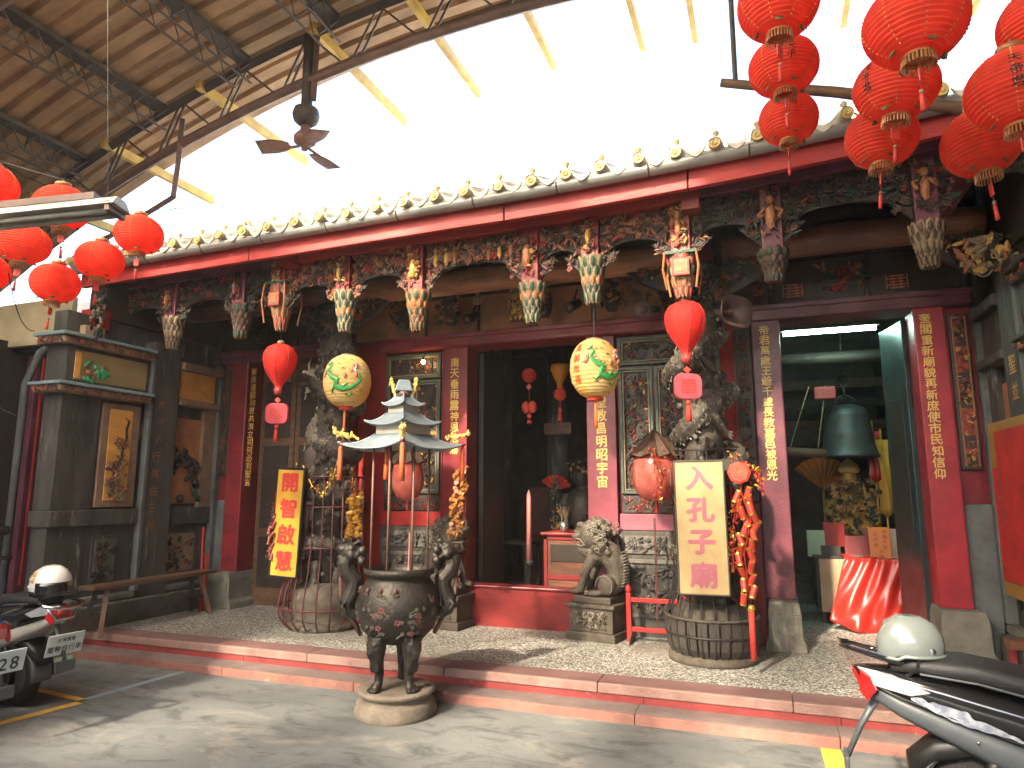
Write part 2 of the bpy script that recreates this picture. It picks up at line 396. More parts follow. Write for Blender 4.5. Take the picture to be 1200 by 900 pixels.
paper('tag_pink', (.72, .11, .14), .3)
def skylight(name):
    """unseen fibreglass sheet, added to soften the sun and let some straight through"""
    m = bpy.data.materials.new(name); m.use_nodes = True; MT[name] = m
    n, l = m.node_tree.nodes, m.node_tree.links; n.remove(n['Principled BSDF'])
    t = n.new('ShaderNodeBsdfTranslucent'); t.inputs['Color'].default_value = (.92, .84, .68, 1)
    q = n.new('ShaderNodeBsdfTransparent'); q.inputs['Color'].default_value = (1, .95, .85, 1)
    nz = n.new('ShaderNodeTexNoise'); nz.inputs['Scale'].default_value = .9; nz.inputs['Detail'].default_value = 5
    mr = n.new('ShaderNodeMapRange'); mr.inputs['From Min'].default_value = .42; mr.inputs['From Max'].default_value = .6; mr.inputs['To Min'].default_value = .14; mr.inputs['To Max'].default_value = .62  # clear patches shaped to throw dapples of sun
    tc = n.new('ShaderNodeTexCoord'); l.new(tc.outputs['Object'], nz.inputs['Vector']); l.new(nz.outputs['Fac'], mr.inputs['Value'])
    mx = n.new('ShaderNodeMixShader'); l.new(mr.outputs[0], mx.inputs[0]); l.new(t.outputs[0], mx.inputs[1]); l.new(q.outputs[0], mx.inputs[2])
    l.new(mx.outputs[0], n['Material Output'].inputs['Surface'])
skylight('fibreglass')
glow('tube_light', (.55, 1.0, .84), 15.0)
glow('bulb', (1.0, .72, .35), 14.0)

def terrazzo():
    m = mat('terrazzo', (.3, .3, .28), None, 3, .55, bump=0); n, l = m.node_tree.nodes, m.node_tree.links; p = n['Principled BSDF']
    tc = n.new('ShaderNodeTexCoord'); vo = n.new('ShaderNodeTexVoronoi'); vo.inputs['Scale'].default_value = 84; vo.inputs['Randomness'].default_value = 1
    l.new(tc.outputs['Object'], vo.inputs['Vector'])
    cr = n.new('ShaderNodeValToRGB'); cr.color_ramp.interpolation = 'CONSTANT'
    e = cr.color_ramp.elements; e[0].color = (.055, .058, .055, 1); e[1].position = .30; e[1].color = (.17, .165, .15, 1)
    for pos, c in ((.48, (.36, .35, .31, 1)), (.68, (.58, .57, .52, 1)), (.9, (.30, .25, .20, 1))):
        q = e.new(pos); q.color = c
    sp = n.new('ShaderNodeSeparateColor'); l.new(vo.outputs['Color'], sp.inputs[0]); l.new(sp.outputs[0], cr.inputs[0])
    nz = n.new('ShaderNodeTexNoise'); nz.inputs['Scale'].default_value = 1.6; nz.inputs['Detail'].default_value = 6; l.new(tc.outputs['Object'], nz.inputs['Vector'])
    r2 = n.new('ShaderNodeValToRGB'); r2.color_ramp.elements[0].position = .46; r2.color_ramp.elements[1].position = .66
    l.new(nz.outputs['Fac'], r2.inputs[0])
    mx = n.new('ShaderNodeMix'); mx.data_type = 'RGBA'; mx.inputs['B'].default_value = (.17, .145, .12, 1)
    ml = n.new('ShaderNodeMath'); ml.operation = 'MULTIPLY'; ml.inputs[1].default_value = .6; l.new(r2.outputs[0], ml.inputs[0])
    l.new(ml.outputs[0], mx.inputs['Factor']); l.new(cr.outputs[0], mx.inputs['A']); l.new(mx.outputs['Result'], p.inputs['Base Color'])
terrazzo()
def concrete():
    m = mat('concrete', (.2, .2, .19), None, 3, .8); n, l = m.node_tree.nodes, m.node_tree.links; p = n['Principled BSDF']
    tc = n.new('ShaderNodeTexCoord')
    def nz(sc, d, st=(1, 1, 1), off=(0, 0, 0), dist=0):
        mp = n.new('ShaderNodeMapping'); mp.inputs['Scale'].default_value = st; mp.inputs['Location'].default_value = off
        q = n.new('ShaderNodeTexNoise'); q.inputs['Scale'].default_value = sc; q.inputs['Detail'].default_value = d; q.inputs['Roughness'].default_value = .65; q.inputs['Distortion'].default_value = dist
        l.new(tc.outputs['Object'], mp.inputs[0]); l.new(mp.outputs[0], q.inputs['Vector']); return q.outputs['Fac']
    def ramp(f, a, b, ca, cb):
        r = n.new('ShaderNodeValToRGB'); r.color_ramp.elements[0].position = a; r.color_ramp.elements[1].position = b
        r.color_ramp.elements[0].color = (*ca, 1); r.color_ramp.elements[1].color = (*cb, 1); l.new(f, r.inputs[0]); return r.outputs[0]
    def mix(a, b, f):
        x = n.new('ShaderNodeMix'); x.data_type = 'RGBA'; l.new(f, x.inputs['Factor'])
        l.new(a, x.inputs['A']); 
        if isinstance(b, tuple): x.inputs['B'].default_value = (*b, 1)
        else: l.new(b, x.inputs['B'])
        return x.outputs['Result']
    W = (1, 1, 1); K = (0, 0, 0)
    c = ramp(nz(.7, 8), .35, .68, (.100, .110, .113), (.168, .173, .170))
    c = mix(c, (.31, .29, .245), ramp(nz(1.1, 9, (1, 1.6, 1), (5, 2, 0), .6), .52, .72, K, (.75, .75, .75)))
    c = mix(c, (.048, .051, .052), ramp(nz(2.3, 10, (1, 2.2, 1), (1, 9, 0), 1.2), .50, .66, K, (.75, .75, .75)))
    c = mix(c, (.26, .255, .235), ramp(nz(40, 3), .62, .72, K, (.35, .35, .35)))
    vo = n.new('ShaderNodeTexVoronoi'); vo.feature = 'DISTANCE_TO_EDGE'; vo.inputs['Scale'].default_value = .55
    wv = n.new('ShaderNodeVectorMath'); wv.operation = 'ADD'; ns = n.new('ShaderNodeTexNoise'); ns.inputs['Scale'].default_value = 3.5; ns.inputs['Detail'].default_value = 8; l.new(tc.outputs['Object'], ns.inputs['Vector'])
    sc_ = n.new('ShaderNodeVectorMath'); sc_.operation = 'SCALE'; sc_.inputs['Scale'].default_value = .35; l.new(ns.outputs['Color'], sc_.inputs[0]); l.new(tc.outputs['Object'], wv.inputs[0]); l.new(sc_.outputs[0], wv.inputs[1]); l.new(wv.outputs[0], vo.inputs['Vector'])
    c = mix(c, (.05, .05, .048), ramp(vo.outputs['Distance'], .0, .0025, (.3, .3, .3), K))
    c = mix(c, (.05, .047, .042), ramp(nz(1.7, 5, (1, 1, 1), (7, 3, 0)), .68, .76, K, (.55, .55, .55)))
    c = mix(c, (.055, .055, .052), ramp(nz(95, 2), .66, .70, K, (.6, .6, .6)))
    l.new(c, p.inputs['Base Color'])
    bn = n.new('ShaderNodeBump'); bn.inputs['Strength'].default_value = .35; bn.inputs['Distance'].default_value = .01
    l.new(nz(70, 5), bn.inputs['Height']); l.new(bn.outputs[0], p.inputs['Normal'])
concrete()
# ------------------------------------------------------------------ ground, steps, platform
rnd = random.Random(7)
g = MB(); g.add([(-60, -60, 0), (60, -60, 0), (60, 60, 0), (-60, 60, 0)], [(0, 1, 2, 3)])
struct(g.build('ground', 'concrete'))
CX, WY, PZ = -2.32, 6.75, .187
plat = struct(MB().bb((-7.2, 5.06, -.02), (3.4, 13.2, .12)).build('platform', 'step_red'))
MB().bb((-7.2, 5.25, .121), (3.4, 13.2, PZ)).build('terrazzo_floor', 'terrazzo', plat)
x = -7.2; k = 0
cuts = [-7.2, -5.6, -4.40, -3.1, -2.33, -.9, .35, 1.7, 3.4]
for a, b in zip(cuts, cuts[1:]):
    MB().bb((a + .002, 4.80, -.02), (b - .002, 5.09, .065)).build('step_slab', ['step_salmon'], plat, bev=.006)
    MB().bb((a + .002, 4.815, .066), (b - .002, 5.05, .0695)).build('step_tread', 'step_grey', plat)
    MB().bb((a + .03, 5.020, .07), (b + .025, 5.055, .1195)).build('step_riser', 'step_red', plat)
cuts2 = [-7.2, -6.3, -5.0, -3.7, -2.42, -1.2, .1, 1.3, 3.4]
for a, b in zip(cuts2, cuts2[1:]):
    s_ = MB().bb((a + .002, 5.008, .1205), (b - .002, 5.248, .189)).build('kerb_slab', 'step_pink', plat, bev=.008)
    MB().bb((a + .004, 5.022, .1895), (b - .004, 5.246, .1925)).build('kerb_paint', 'step_purple', s_)
def marking(px, w, m, name):
    P = [Vector(p) for p in px]; mb = MB()
    for a, b in zip(P, P[1:]):
        t = (b - a).normalized(); s_ = Vector((-t.y, t.x, 0)) * w / 2; e = t * 0
        mb.add([a - s_, b - s_ + e, b + s_ + e, a + s_], [(0, 1, 2, 3)])
    o = mb.build(name, m); o.location.z = .004; return struct(o)
marking([at(-60, 864, Z=0), at(93, 824, Z=0)], .085, 'yellow_line', 'parking_line')
marking([at(96, 821.5, Z=0), at(15, 803, Z=0)], .06, 'yellow_line', 'parking_line').location.z = .0085
marking([at(100, 820, Z=0), at(215, 787.5, Z=0)], .07, 'blue_line', 'parking_line')
marking([at(973, 878, Z=0), at(992, 935, Z=0)], .115, 'yellow_line', 'parking_line')

# ------------------------------------------------------------------ shed: vaulted steel roof over the court
def zarch(X): return 6.22 - .036 * (X + 1.6) ** 2
SY0, SY1 = 2.9, 5.75
shed = thing('shed_roof', 'vaulted steel shed roof of brown corrugated sheets on lattice trusses over the court', 'shed roof', (-8.6, 5.0, 0))
XA, XB = -10.2, 7.0
def strip(y0, y1, XA=XA, XB=XB):
    mb = MB(); prof = []; NX = max(6, int((XB - XA) / .43))
    per = .19; y = y0
    while y < y1 - 1e-6:
        for f, h in ((0, 0), (.12, .045), (.30, .045), (.42, 0)):
            if y + f * per * 1 < y1: prof.append((y + f * per, h))
        y += per
    prof.append((y1, 0))
    vs = []; fs = []
    for i in range(NX + 1):
        X = XA + (XB - XA) * i / NX
        for yy, h in prof: vs.append((X, yy, zarch(X) + .10 + h))
    n = len(prof)
    for i in range(NX):
        for j in range(n - 1): fs.append((i * n + j, i * n + j + 1, (i + 1) * n + j + 1, (i + 1) * n + j))
    return mb.add(vs, fs)
ys = [SY0, 3.66, 4.42, 5.18, SY1]
for i, (a, b) in enumerate(zip(ys, ys[1:])):
    o = strip(a, b + .02).build('roof_sheet', 'sheet', shed, solid=.004)
    o.location.z += .006 * i
# unseen roof added to darken the court, with a fibreglass bay placed to admit sun
OPX0, OPX1, OPY0 = -6.6, -1.3, -4.2
for y0, y1, xa, xb in ((-9.0, -5.4, XA, XB), (-5.4, OPY0, XA, XB), (OPY0, SY0, XA, OPX0), (OPY0, SY0, OPX1, XB)):
    strip(y0, y1, xa, xb).build('roof_sheet', 'sheet', shed, solid=.004)
for y0, y1 in ((OPY0, -1.1), (-1.1, .9), (.9, SY0)):
    strip(y0, y1, OPX0, OPX1).build('added_skylight', 'fibreglass', shed)
def arc_path(off, Y, n=44, a=XA + .1, b=XB - .1):
    return [(a + (b - a) * i / n, Y, zarch(a + (b - a) * i / n) + off) for i in range(n + 1)]
for Y in (5.0, 2.98, -2.0, -6.0):
    o = MB().tube(arc_path(0, Y), .055, 4).build('arch_chord', 'truss', shed)
    o = MB().tube(arc_path(-.50, Y), .05, 8).build('arch_chord', 'pipe_brown', shed)
    mb = MB(); X = XA + .3
    while X < XB - .6:
        mb.tube([(X, Y, zarch(X) - .5), (X + .28, Y, zarch(X + .28))], .013, 5)
        mb.tube([(X + .09, Y, zarch(X + .09) - .5), (X + .37, Y, zarch(X + .37))], .013, 5)
        mb.tube([(X + .30, Y, zarch(X + .3)), (X + .75, Y, zarch(X + .75) - .5)], .010, 5)
        X += .80
    mb.build('arch_lattice', 'truss', shed)
# lattice purlins along the court, under the sheets
for X in (-8.0, -6.95, -5.85, -4.75, -3.7):
    z = zarch(X)
    o = MB().box((X, 3.95, z + .03), (.16, 2.0, .05)).build('lattice_purlin', 'truss', shed)
    mb = MB().tube([(X - .1, 2.95, z - .24), (X - .1, 4.96, z - .24)], .012, 5).tube([(X + .1, 2.95, z - .24), (X + .1, 4.96, z - .24)], .012, 5)
    for i in range(7):
        y = 3.0 + i * .28
        mb.tube([(X - .08, y, z), (X - .1, y + .14, z - .24), (X + .08, y + .28, z)], .009, 4)
        mb.tube([(X + .08, y, z), (X + .1, y + .14, z - .24), (X - .08, y + .28, z)], .009, 4)
    mb.build('purlin_web', 'truss', o)
for X, ln in ((-7.7, 6.3), (-6.6, 6.5), (-5.3, 6.7), (-3.9, 6.75), (-2.9, 6.7), (-1.94, 6.6), (-.96, 6.6), (-.42, 6.6), (.95, 6.6), (1.95, 6.5)):
    z = zarch(X) - .02
    MB().box((X, (4.9 + ln) / 2, z + .02), (.055, ln - 4.9, .10)).build('yellow_purlin', 'yellow_purlin', shed)

# posts that carry the arches, out at both sides
for X in (-9.6, 6.6):
    for Y in (-6.0, -2.0, 2.98, 5.0):
        MB().tube([(X, Y, 0), (X, Y, zarch(X) + .02)], .07, 10).build('post', 'truss', shed, smooth=True)

# ------------------------------------------------------------------ carving helper: many small carved lumps on a panel
def carve(mb, O, U, V, w, h, dep, seed, n, pal, size=.035, mask=None, figs=0):
    O, U, V = Vector(O), Vector(U).normalized(), Vector(V).normalized(); N = U.cross(V).normalized()
    B = Matrix((U, V, N)).transposed(); r = random.Random(seed)
    for i in range(n):
        for _ in range(20):
            a, b = r.uniform(-.5, .5) * w, r.uniform(-.5, .5) * h
            if mask is None or mask(a / w, b / h): break
        c = O + U * a + V * b + N * r.uniform(.2, 1) * dep * .6
        R = B @ Matrix.Rotation(r.uniform(0, 6.28), 3, 'Z') @ Matrix.Rotation(r.uniform(-.5, .5), 3, 'X')
        s_ = size * r.uniform(.6, 1.3); mb.mi = r.choice(pal); k = r.random()
        if k < .22:
            for q in range(5):
                d = R @ Vector((math.cos(q * 1.257), math.sin(q * 1.257), 0)) * s_ * .55
                mb.ball(c + d, (s_ * .42, s_ * .42, s_ * .3), 5, 4, R)
            mb.ball(c + N * s_ * .3, s_ * .3, 5, 4)
        elif k < .65:
            mb.ball(c, (s_ * 1.15, s_ * .38, s_ * .30), 6, 4, R)
        elif k < .85:
            pts = [c + R @ Vector((math.cos(t * 1.1) * s_ * (1 - t * .16), math.sin(t * 1.1) * s_ * (1 - t * .16), 0)) for t in range(5)]
            mb.tube(pts, [s_ * .22, s_ * .24, s_ * .2, s_ * .16, s_ * .08], 5)
        else:
            mb.ball(c, s_ * .5, 6, 4)
    for i in range(figs):
        a = (-.5 + (i + .5) / figs) * w * .94 + r.uniform(-.1, .1) * w / figs; c = O + U * a + N * dep * .5 - V * h * .08
        hh = h * r.uniform(.62, .8); mb.mi = r.choice((7, 4, 1, 7, 3))
        mb.ball(c, (hh * .13, hh * .38, dep * .42), 7, 5, B); mb.mi = r.choice((6, 4, 1))
        mb.ball(c + V * hh * .45, hh * .13, 6, 5)
        for sg in (-1, 1):
            mb.tube([c + U * sg * hh * .12 + V * hh * .25, c + U * sg * hh * .28 + V * hh * r.uniform(-.05, .2), c + U * sg * hh * .2 + N * dep * .4 + V * hh * r.uniform(-.1, .3)], hh * .05, 5)
    return mb
CARVE = ['c_dark', 'c_umber', 'c_red', 'c_pink', 'c_orange', 'c_green', 'c_cream', 'gold']
SUNLIT = [1, 3, 3, 4, 1, 1, 6, 3, 1, 2, 1, 0, 4, 1]  # centre carvings in lighter colours: sunlight put into the palette
SHADED = [0, 0, 0, 0, 1, 1, 0, 0, 2, 0, 5]  # darker palette: the shade of the side bays put into their carvings
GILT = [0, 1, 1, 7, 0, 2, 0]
# ------------------------------------------------------------------ temple
T = thing('temple', 'old red temple front with carved pendant posts, painted beams and gold couplets', 'temple', (CX, WY, PZ))
def tb(name, lo, hi, m, par=None, bev=.006): return MB().bb(lo, hi).build(name, m, par or T, bev=bev)
mat('rose_paint', (.27, .060, .078), (.17, .036, .05), 4, .38, bump=.1, wear=(.36, .20, .20), wscale=16, wamt=.2)
mat('seal_orange', (.62, .14, .05), (.5, .1, .04), 10, .5)
mat('dragon_stone', (.085, .070, .054), (.038, .032, .026), 14, .6, bump=.7, bscale=45)
_m = MT['dragon_stone']; _n, _l = _m.node_tree.nodes, _m.node_tree.links
_g = _n.new('ShaderNodeNewGeometry'); _r = _n.new('ShaderNodeValToRGB'); _r.color_ramp.elements[0].position = .53; _r.color_ramp.elements[1].position = .62
_x = _n.new('ShaderNodeMix'); _x.data_type = 'RGBA'; _x.inputs['B'].default_value = (.27, .24, .19, 1)
_src = _n['Principled BSDF'].inputs['Base Color'].links[0].from_socket
_l.new(_g.outputs['Pointiness'], _r.inputs[0]); _l.new(_r.outputs[0], _x.inputs['Factor']); _l.new(_src, _x.inputs['A']); _l.new(_x.outputs['Result'], _n['Principled BSDF'].inputs['Base Color'])

def R_(r): return CX + r
def mir(a, b): return (min(a, b), max(a, b))
# --- centre doorway
tb('threshold', (R_(-.66), 6.64, PZ - .01), (R_(.66), 6.80, .565), 'red_paint')
tb('threshold_cap', (R_(-.66), 6.62, .5655), (R_(.66), 6.82, .59), 'crimson_paint', bev=.008)
for sg, m in ((-1, 'crimson_paint'), (1, 'rose_paint')):
    a, b = mir(R_(sg * .665), R_(sg * .965))
    j = tb('door_jamb', (a, 6.66, PZ), (b, 6.95, 3.12), m)
    tb('jamb_moulding', (a + (.0 if sg < 0 else .285), 6.645, .6), (a + (.015 if sg < 0 else .30), 6.66, 3.10), m, j, .003)
    tb('plinth_block', (a - .01, 6.60, PZ - .01), (b + .01, 6.658, .60), 'stone_dark', j, .01)
    if sg < 0: txt, py0, n = '南天垂雨露神恩浩蕩', 424, 9
    else: txt, py0, n = '聖教昌明昭宇宙', 471, 7
    x0 = (a + b) / 2
    p0 = at(544 if sg < 0 else 709, py0, Y=6.655); p1 = at(544 if sg < 0 else 711, (513 if sg < 0 else 564), Y=6.655)
    stp = (p0.z - p1.z) / ((8 if sg < 0 else 7) - 1)
    mb = letters(MB(), txt, (x0, 6.656, p0.z), (1, 0, 0), (0, 0, 1), stp * .98, stp, .018, .95, .05, 3)
    mb.build('couplet_text', 'gold_leaf', j)
lt = tb('lintel', (R_(-1.74), 6.60, 3.115), (R_(1.74), 6.95, 3.265), 'red_paint', bev=.012)
tb('lintel_moulding', (R_(-1.74), 6.575, 3.215), (R_(1.74), 6.602, 3.262), 'crimson_paint', lt)
tb('lintel_moulding', (R_(-1.74), 6.585, 3.125), (R_(1.74), 6.602, 3.15), 'crimson_paint', lt)
# --- window bays beside the doorway
def lattice_leaf(x0, x1, z0, z1, seed, n, par):
    f = MB(); w = .028
    for lo, hi in (((x0, 6.67, z0), (x0 + w, 6.73, z1)), ((x1 - w, 6.67, z0), (x1, 6.73, z1)), ((x0 + w, 6.67, z0), (x1 - w, 6.73, z0 + w)), ((x0 + w, 6.67, z1 - w), (x1 - w, 6.73, z1))): f.bb(lo, hi)
    fr = f.build('window_frame', 'green_trim', par, bev=.004)
    f = MB(); q = .012; a0, a1, c0, c1 = x0 + w + .006, x1 - w - .006, z0 + w + .006, z1 - w - .006
    for lo, hi in (((a0, 6.672, c0), (a0 + q, 6.70, c1)), ((a1 - q, 6.672, c0), (a1, 6.70, c1)), ((a0 + q, 6.672, c0), (a1 - q, 6.70, c0 + q)), ((a0 + q, 6.672, c1 - q), (a1 - q, 6.70, c1))): f.bb(lo, hi)
    f.build('gilt_bead', 'c_cream', fr)
    MB().bb((x0 + w, 6.715, z0 + w), (x1 - w, 6.728, z1 - w)).build('window_backing', 'black_wood', fr)
    mb = MB()
    carve(mb, ((x0 + x1) / 2, 6.712, (z0 + z1) / 2), (1, 0, 0), (0, 0, 1), (a1 - a0) * .9, (c1 - c0) * .94, .03, seed, n, [0, 0, 1, 1, 0, 1, 7, 0, 2], .026)
    for i in range(3):
        cz = c0 + (c1 - c0) * (i + .5) / 3
        mb.mi = 1
        mb.tube([((x0 + x1) / 2 + math.cos(t * .524) * (a1 - a0) * .36, 6.70, cz + math.sin(t * .524) * (a1 - a0) * .36) for t in range(12)], .006, 5, True)
    mb.build('lattice_carving', CARVE, fr)
for sg in (-1, 1):
    a, b = mir(R_(sg * .97), R_(sg * 1.72))
    W = tb('wall_bay', (a, 6.735, PZ), (b, 6.95, 3.115), 'crimson_paint')
    lattice_leaf(a + .03, b - .03, 2.80, 3.08, 11 + sg, 70, W)
    m_ = (a + b) / 2
    lattice_leaf(a + .03, m_ - .012, 1.52, 2.775, 21 + sg, 190, W)
    lattice_leaf(m_ + .012, b - .03, 1.52, 2.775, 31 + sg, 190, W)
    for x0, x1 in ((a + .03, m_ - .012), (m_ + .012, b - .03)):
        p = tb('lower_panel', (x0, 6.70, 1.335), (x1, 6.74, 1.50), 'black_wood', W)
        mb = MB(); carve(mb, ((x0 + x1) / 2, 6.698, 1.418), (1, 0, 0), (0, 0, 1), (x1 - x0) * .85, .11, .02, 5, 26, [2, 2, 3, 1, 2], .025); mb.build('panel_carving', CARVE, p)
    tb('sill_rail', (a, 6.69, 1.17), (b, 6.742, 1.325), 'pink_paint' if sg > 0 else 'bright_red', W)
    st = tb('stone_dado', (a, 6.68, PZ - .01), (b, 6.742, 1.165), 'stone_dark', W, .01)
    f = MB()
    for lo, hi in (((a + .05, 6.66, .36), (b - .05, 6.682, .40)), ((a + .05, 6.66, .86), (b - .05, 6.682, .90)), ((a + .05, 6.66, .40), (a + .09, 6.682, .86)), ((b - .09, 6.66, .40), (b - .05, 6.682, .86)), ((a + .05, 6.66, .95), (b - .05, 6.682, 1.12))): f.bb(lo, hi)
    f.build('stone_frame', 'stone', st, bev=.006)
    mb = MB(); carve(mb, (m_, 6.676, .63), (1, 0, 0), (0, 0, 1), .50, .42, .05, 44 + sg, 120, [0, 0, 0, 1], .04)
    carve(mb, (m_, 6.658, 1.035), (1, 0, 0), (0, 0, 1), .60, .12, .03, 54 + sg, 60, [0, 1], .03)
    mb.build('stone_relief', ['stone_dark', 'stone'], st, smooth=True)
    # red pier behind the dragon column and dark carved plaque
    a, b = mir(R_(sg * 1.73), R_(sg * 2.15)); pr = tb('red_pier', (a, 6.76, PZ), (b, 6.95, 3.3), 'bright_red')
    if sg < 0:
        mb = letters(MB(), '敬惜字', ((a + b) / 2, 6.755, 2.2), (1, 0, 0), (0, 0, 1), .16, .42, .02)
        mb.build('faded_text', 'crimson_paint', pr)
# --- couplet columns of the side bays
def plaque(x0, x1, z0, z1, par, seed, bright):
    p = tb('plaque', (x0, 6.63, z0), (x1, 6.67, z1), 'black_wood', par, .008)
    f = MB(); q = .012; i0, i1 = x0 + .02, x1 - .02; c0, c1 = z0 + .03, z1 - .03
    for lo, hi in (((i0, 6.618, c0), (i0 + q, 6.632, c1)), ((i1 - q, 6.618, c0), (i1, 6.632, c1)), ((i0 + q, 6.618, c0), (i1 - q, 6.632, c0 + q)), ((i0 + q, 6.618, c1 - q), (i1 - q, 6.632, c1))): f.bb(lo, hi)
    f.build('plaque_bead', 'c_orange' if bright else 'c_umber', p)
    mb = MB(); xm = (x0 + x1) / 2; H = z1 - z0
    for i in range(5):
        zc = z0 + H * (i + .5) / 5
        if i % 2 == 1: mb.mi = 2 if bright else 1; mb.box((xm, 6.626, zc), ((i1 - i0) * .72, .012, H * .17))
        carve(mb, (xm, 6.628, zc), (1, 0, 0), (0, 0, 1), (i1 - i0) * .7, H * .16, .02, seed + i, 34, [3, 4, 2, 7, 0, 1] if bright else [0, 1, 1, 2, 0], .022)
    mb.build('plaque_carving', CARVE, p)
def column(r0, r1, m, ped, text=None, tpx=None, sg=1):
    a, b = mir(R_(r0), R_(r1))
    c = tb('couplet_column', (a, 6.60, .60), (b, 6.92, 3.13), m, bev=.012)
    p = MB(); w = ped
    xm = (a + b) / 2 + .02 * sg
    prof = [(-w * .56, PZ - .005), (w * .56, PZ - .005), (w * .54, PZ + .07), (w * .47, PZ + .11), (w * .45, .52), (w * .40, .60), (-w * .40, .60), (-w * .45, .52), (-w * .47, PZ + .11), (-w * .54, PZ + .07)]
    p.prism(prof, 6.47, 6.98, Matrix.Translation((xm, 0, 0)))
    pd = p.build('column_base', 'stone_pale', c, bev=.012)
    MB().bb((xm - w * .37, 6.462, PZ + .14), (xm + w * .37, 6.471, .50)).build('base_panel', 'stone_pale', c, bev=.004)
    if text:
        (xa, ya), (xb, yb) = tpx; p0 = at(xa, ya, Y=6.595); p1 = at(xb, yb, Y=6.595); n = len(text); stp = (p0.z - p1.z) / (n - 1)
        mb = letters(MB(), text, ((p0.x + p1.x) / 2, 6.5955, p0.z), (1, 0, 0), (0, 0, 1), stp * .98, stp, .018, 1.0, .05, 5)
        mb.build('couplet_text', 'gold_leaf' if sg > 0 else 'gold', c)
    return c
c = column(2.28, 2.53, 'plum_paint', .30, '帝君萬歲王爺千歲長教嘉邑被恩光', ((895, 387), (905, 557)), 1)
plaque(R_(2.13), R_(2.275), 1.45, 3.08, c, 61, False)
tb('plaque_backing', (R_(2.1), 6.672, PZ), (R_(2.28), 6.9, 3.12), 'red_paint', c)
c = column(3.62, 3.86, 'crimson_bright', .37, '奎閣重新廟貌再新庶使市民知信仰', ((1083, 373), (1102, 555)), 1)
plaque(R_(3.885), R_(4.035), 1.72, 3.06, c, 71, True)
tb('plaque_backing', (R_(3.86), 6.672, 1.44), (R_(4.07), 6.9, 3.12), 'crimson_paint', c)
tb('stone_dado', (R_(3.87), 6.66, PZ), (R_(4.07), 6.9, 1.437), 'stone_blue', c)
c = column(-2.28, -2.53, 'plum_paint', .30, None, None, -1)
plaque(R_(-2.275), R_(-2.13), 1.45, 3.08, c, 81, False)
tb('plaque_backing', (R_(-2.28), 6.672, PZ), (R_(-2.1), 6.9, 3.12), 'red_paint', c)
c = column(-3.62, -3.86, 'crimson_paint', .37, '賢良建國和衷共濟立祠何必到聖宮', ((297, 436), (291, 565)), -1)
plaque(R_(-4.035), R_(-3.885), 1.72, 3.06, c, 91, False)
tb('plaque_backing', (R_(-4.07), 6.672, 1.44), (R_(-3.86), 6.9, 3.12), 'crimson_paint', c)
tb('stone_dado', (R_(-4.07), 6.66, PZ), (R_(-3.87), 6.9, 1.437), 'stone_blue', c)
# --- side bay lintels, upper wall, murals
for sg in (-1, 1):
    a, b = mir(R_(sg * 2.13), R_(sg * 4.07)); l_ = tb('lintel', (a, 6.585, 3.13), (b, 6.95, 3.275), 'plum_paint', bev=.012)
    tb('lintel_moulding', (a, 6.56, 3.225), (b, 6.587, 3.272), 'plum_paint', l_)
U_ = tb('upper_wall', (R_(-4.1), 6.72, 3.27), (R_(4.1), 6.95, 4.6), 'black_wood')
edges = [-4.05, -2.95, -2.15, -1.2, -.55, .12, .75, 1.5, 2.15, 2.48, 3.3, 4.05]
for i, (a, b) in enumerate(zip(edges, edges[1:])):
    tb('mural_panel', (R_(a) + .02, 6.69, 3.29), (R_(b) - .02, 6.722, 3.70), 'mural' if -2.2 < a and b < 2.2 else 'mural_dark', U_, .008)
    if -2.2 < a and b < 2.2 or a > 2.4: continue
for x, z in ((at(929, 341, Y=6.68).x, at(929, 341, Y=6.68).z), (at(1051, 330, Y=6.68).x, at(1051, 330, Y=6.68).z)):
    p = tb('seal_plate', (x - .10, 6.675, z - .075), (x + .10, 6.69, z + .075), 'black_wood', U_, .003)
    mb = MB()
    for i in range(5):
        mb.box((x, 6.672, z - .055 + i * .0275), (.15 if i % 2 else .11, .005, .009))
    for sx in (-.083, -.03, .03, .083): mb.box((x + sx, 6.6715, z), (.008, .005, .125))
    mb.build('seal_pattern', 'seal_orange', p)
for (px, py, w, h, sd) in ((893, 340, .30, .28, 4), (985, 325, .42, .26, 5)):
    c_ = at(px, py, Y=6.69); mb = MB(); carve(mb, (c_.x, 6.689, c_.z), (1, 0, 0), (0, 0, 1), w, h, .012, sd, 36, [2, 1, 4, 5, 2, 1], .045); mb.build('mural_figures', CARVE, U_)
tb('tie_beam', (R_(-4.1), 6.62, 3.705), (R_(4.1), 6.95, 3.82), 'dark_wood', bev=.012)
# --- round tie logs along the column line
for a, b in ((-4.05, -2.08), (-1.72, 1.72), (2.08, 4.05)):
    n = 14; xs = [R_(a) + (R_(b) - R_(a)) * i / n for i in range(n + 1)]
    lg = MB().tube([(x, 6.05, 3.66) for x in xs], [.115 if i in (0, n) else .128 for i in range(n + 1)], 16).build('tie_log', 'log_lit' if a == -1.72 else 'log_paint', T, smooth=True)
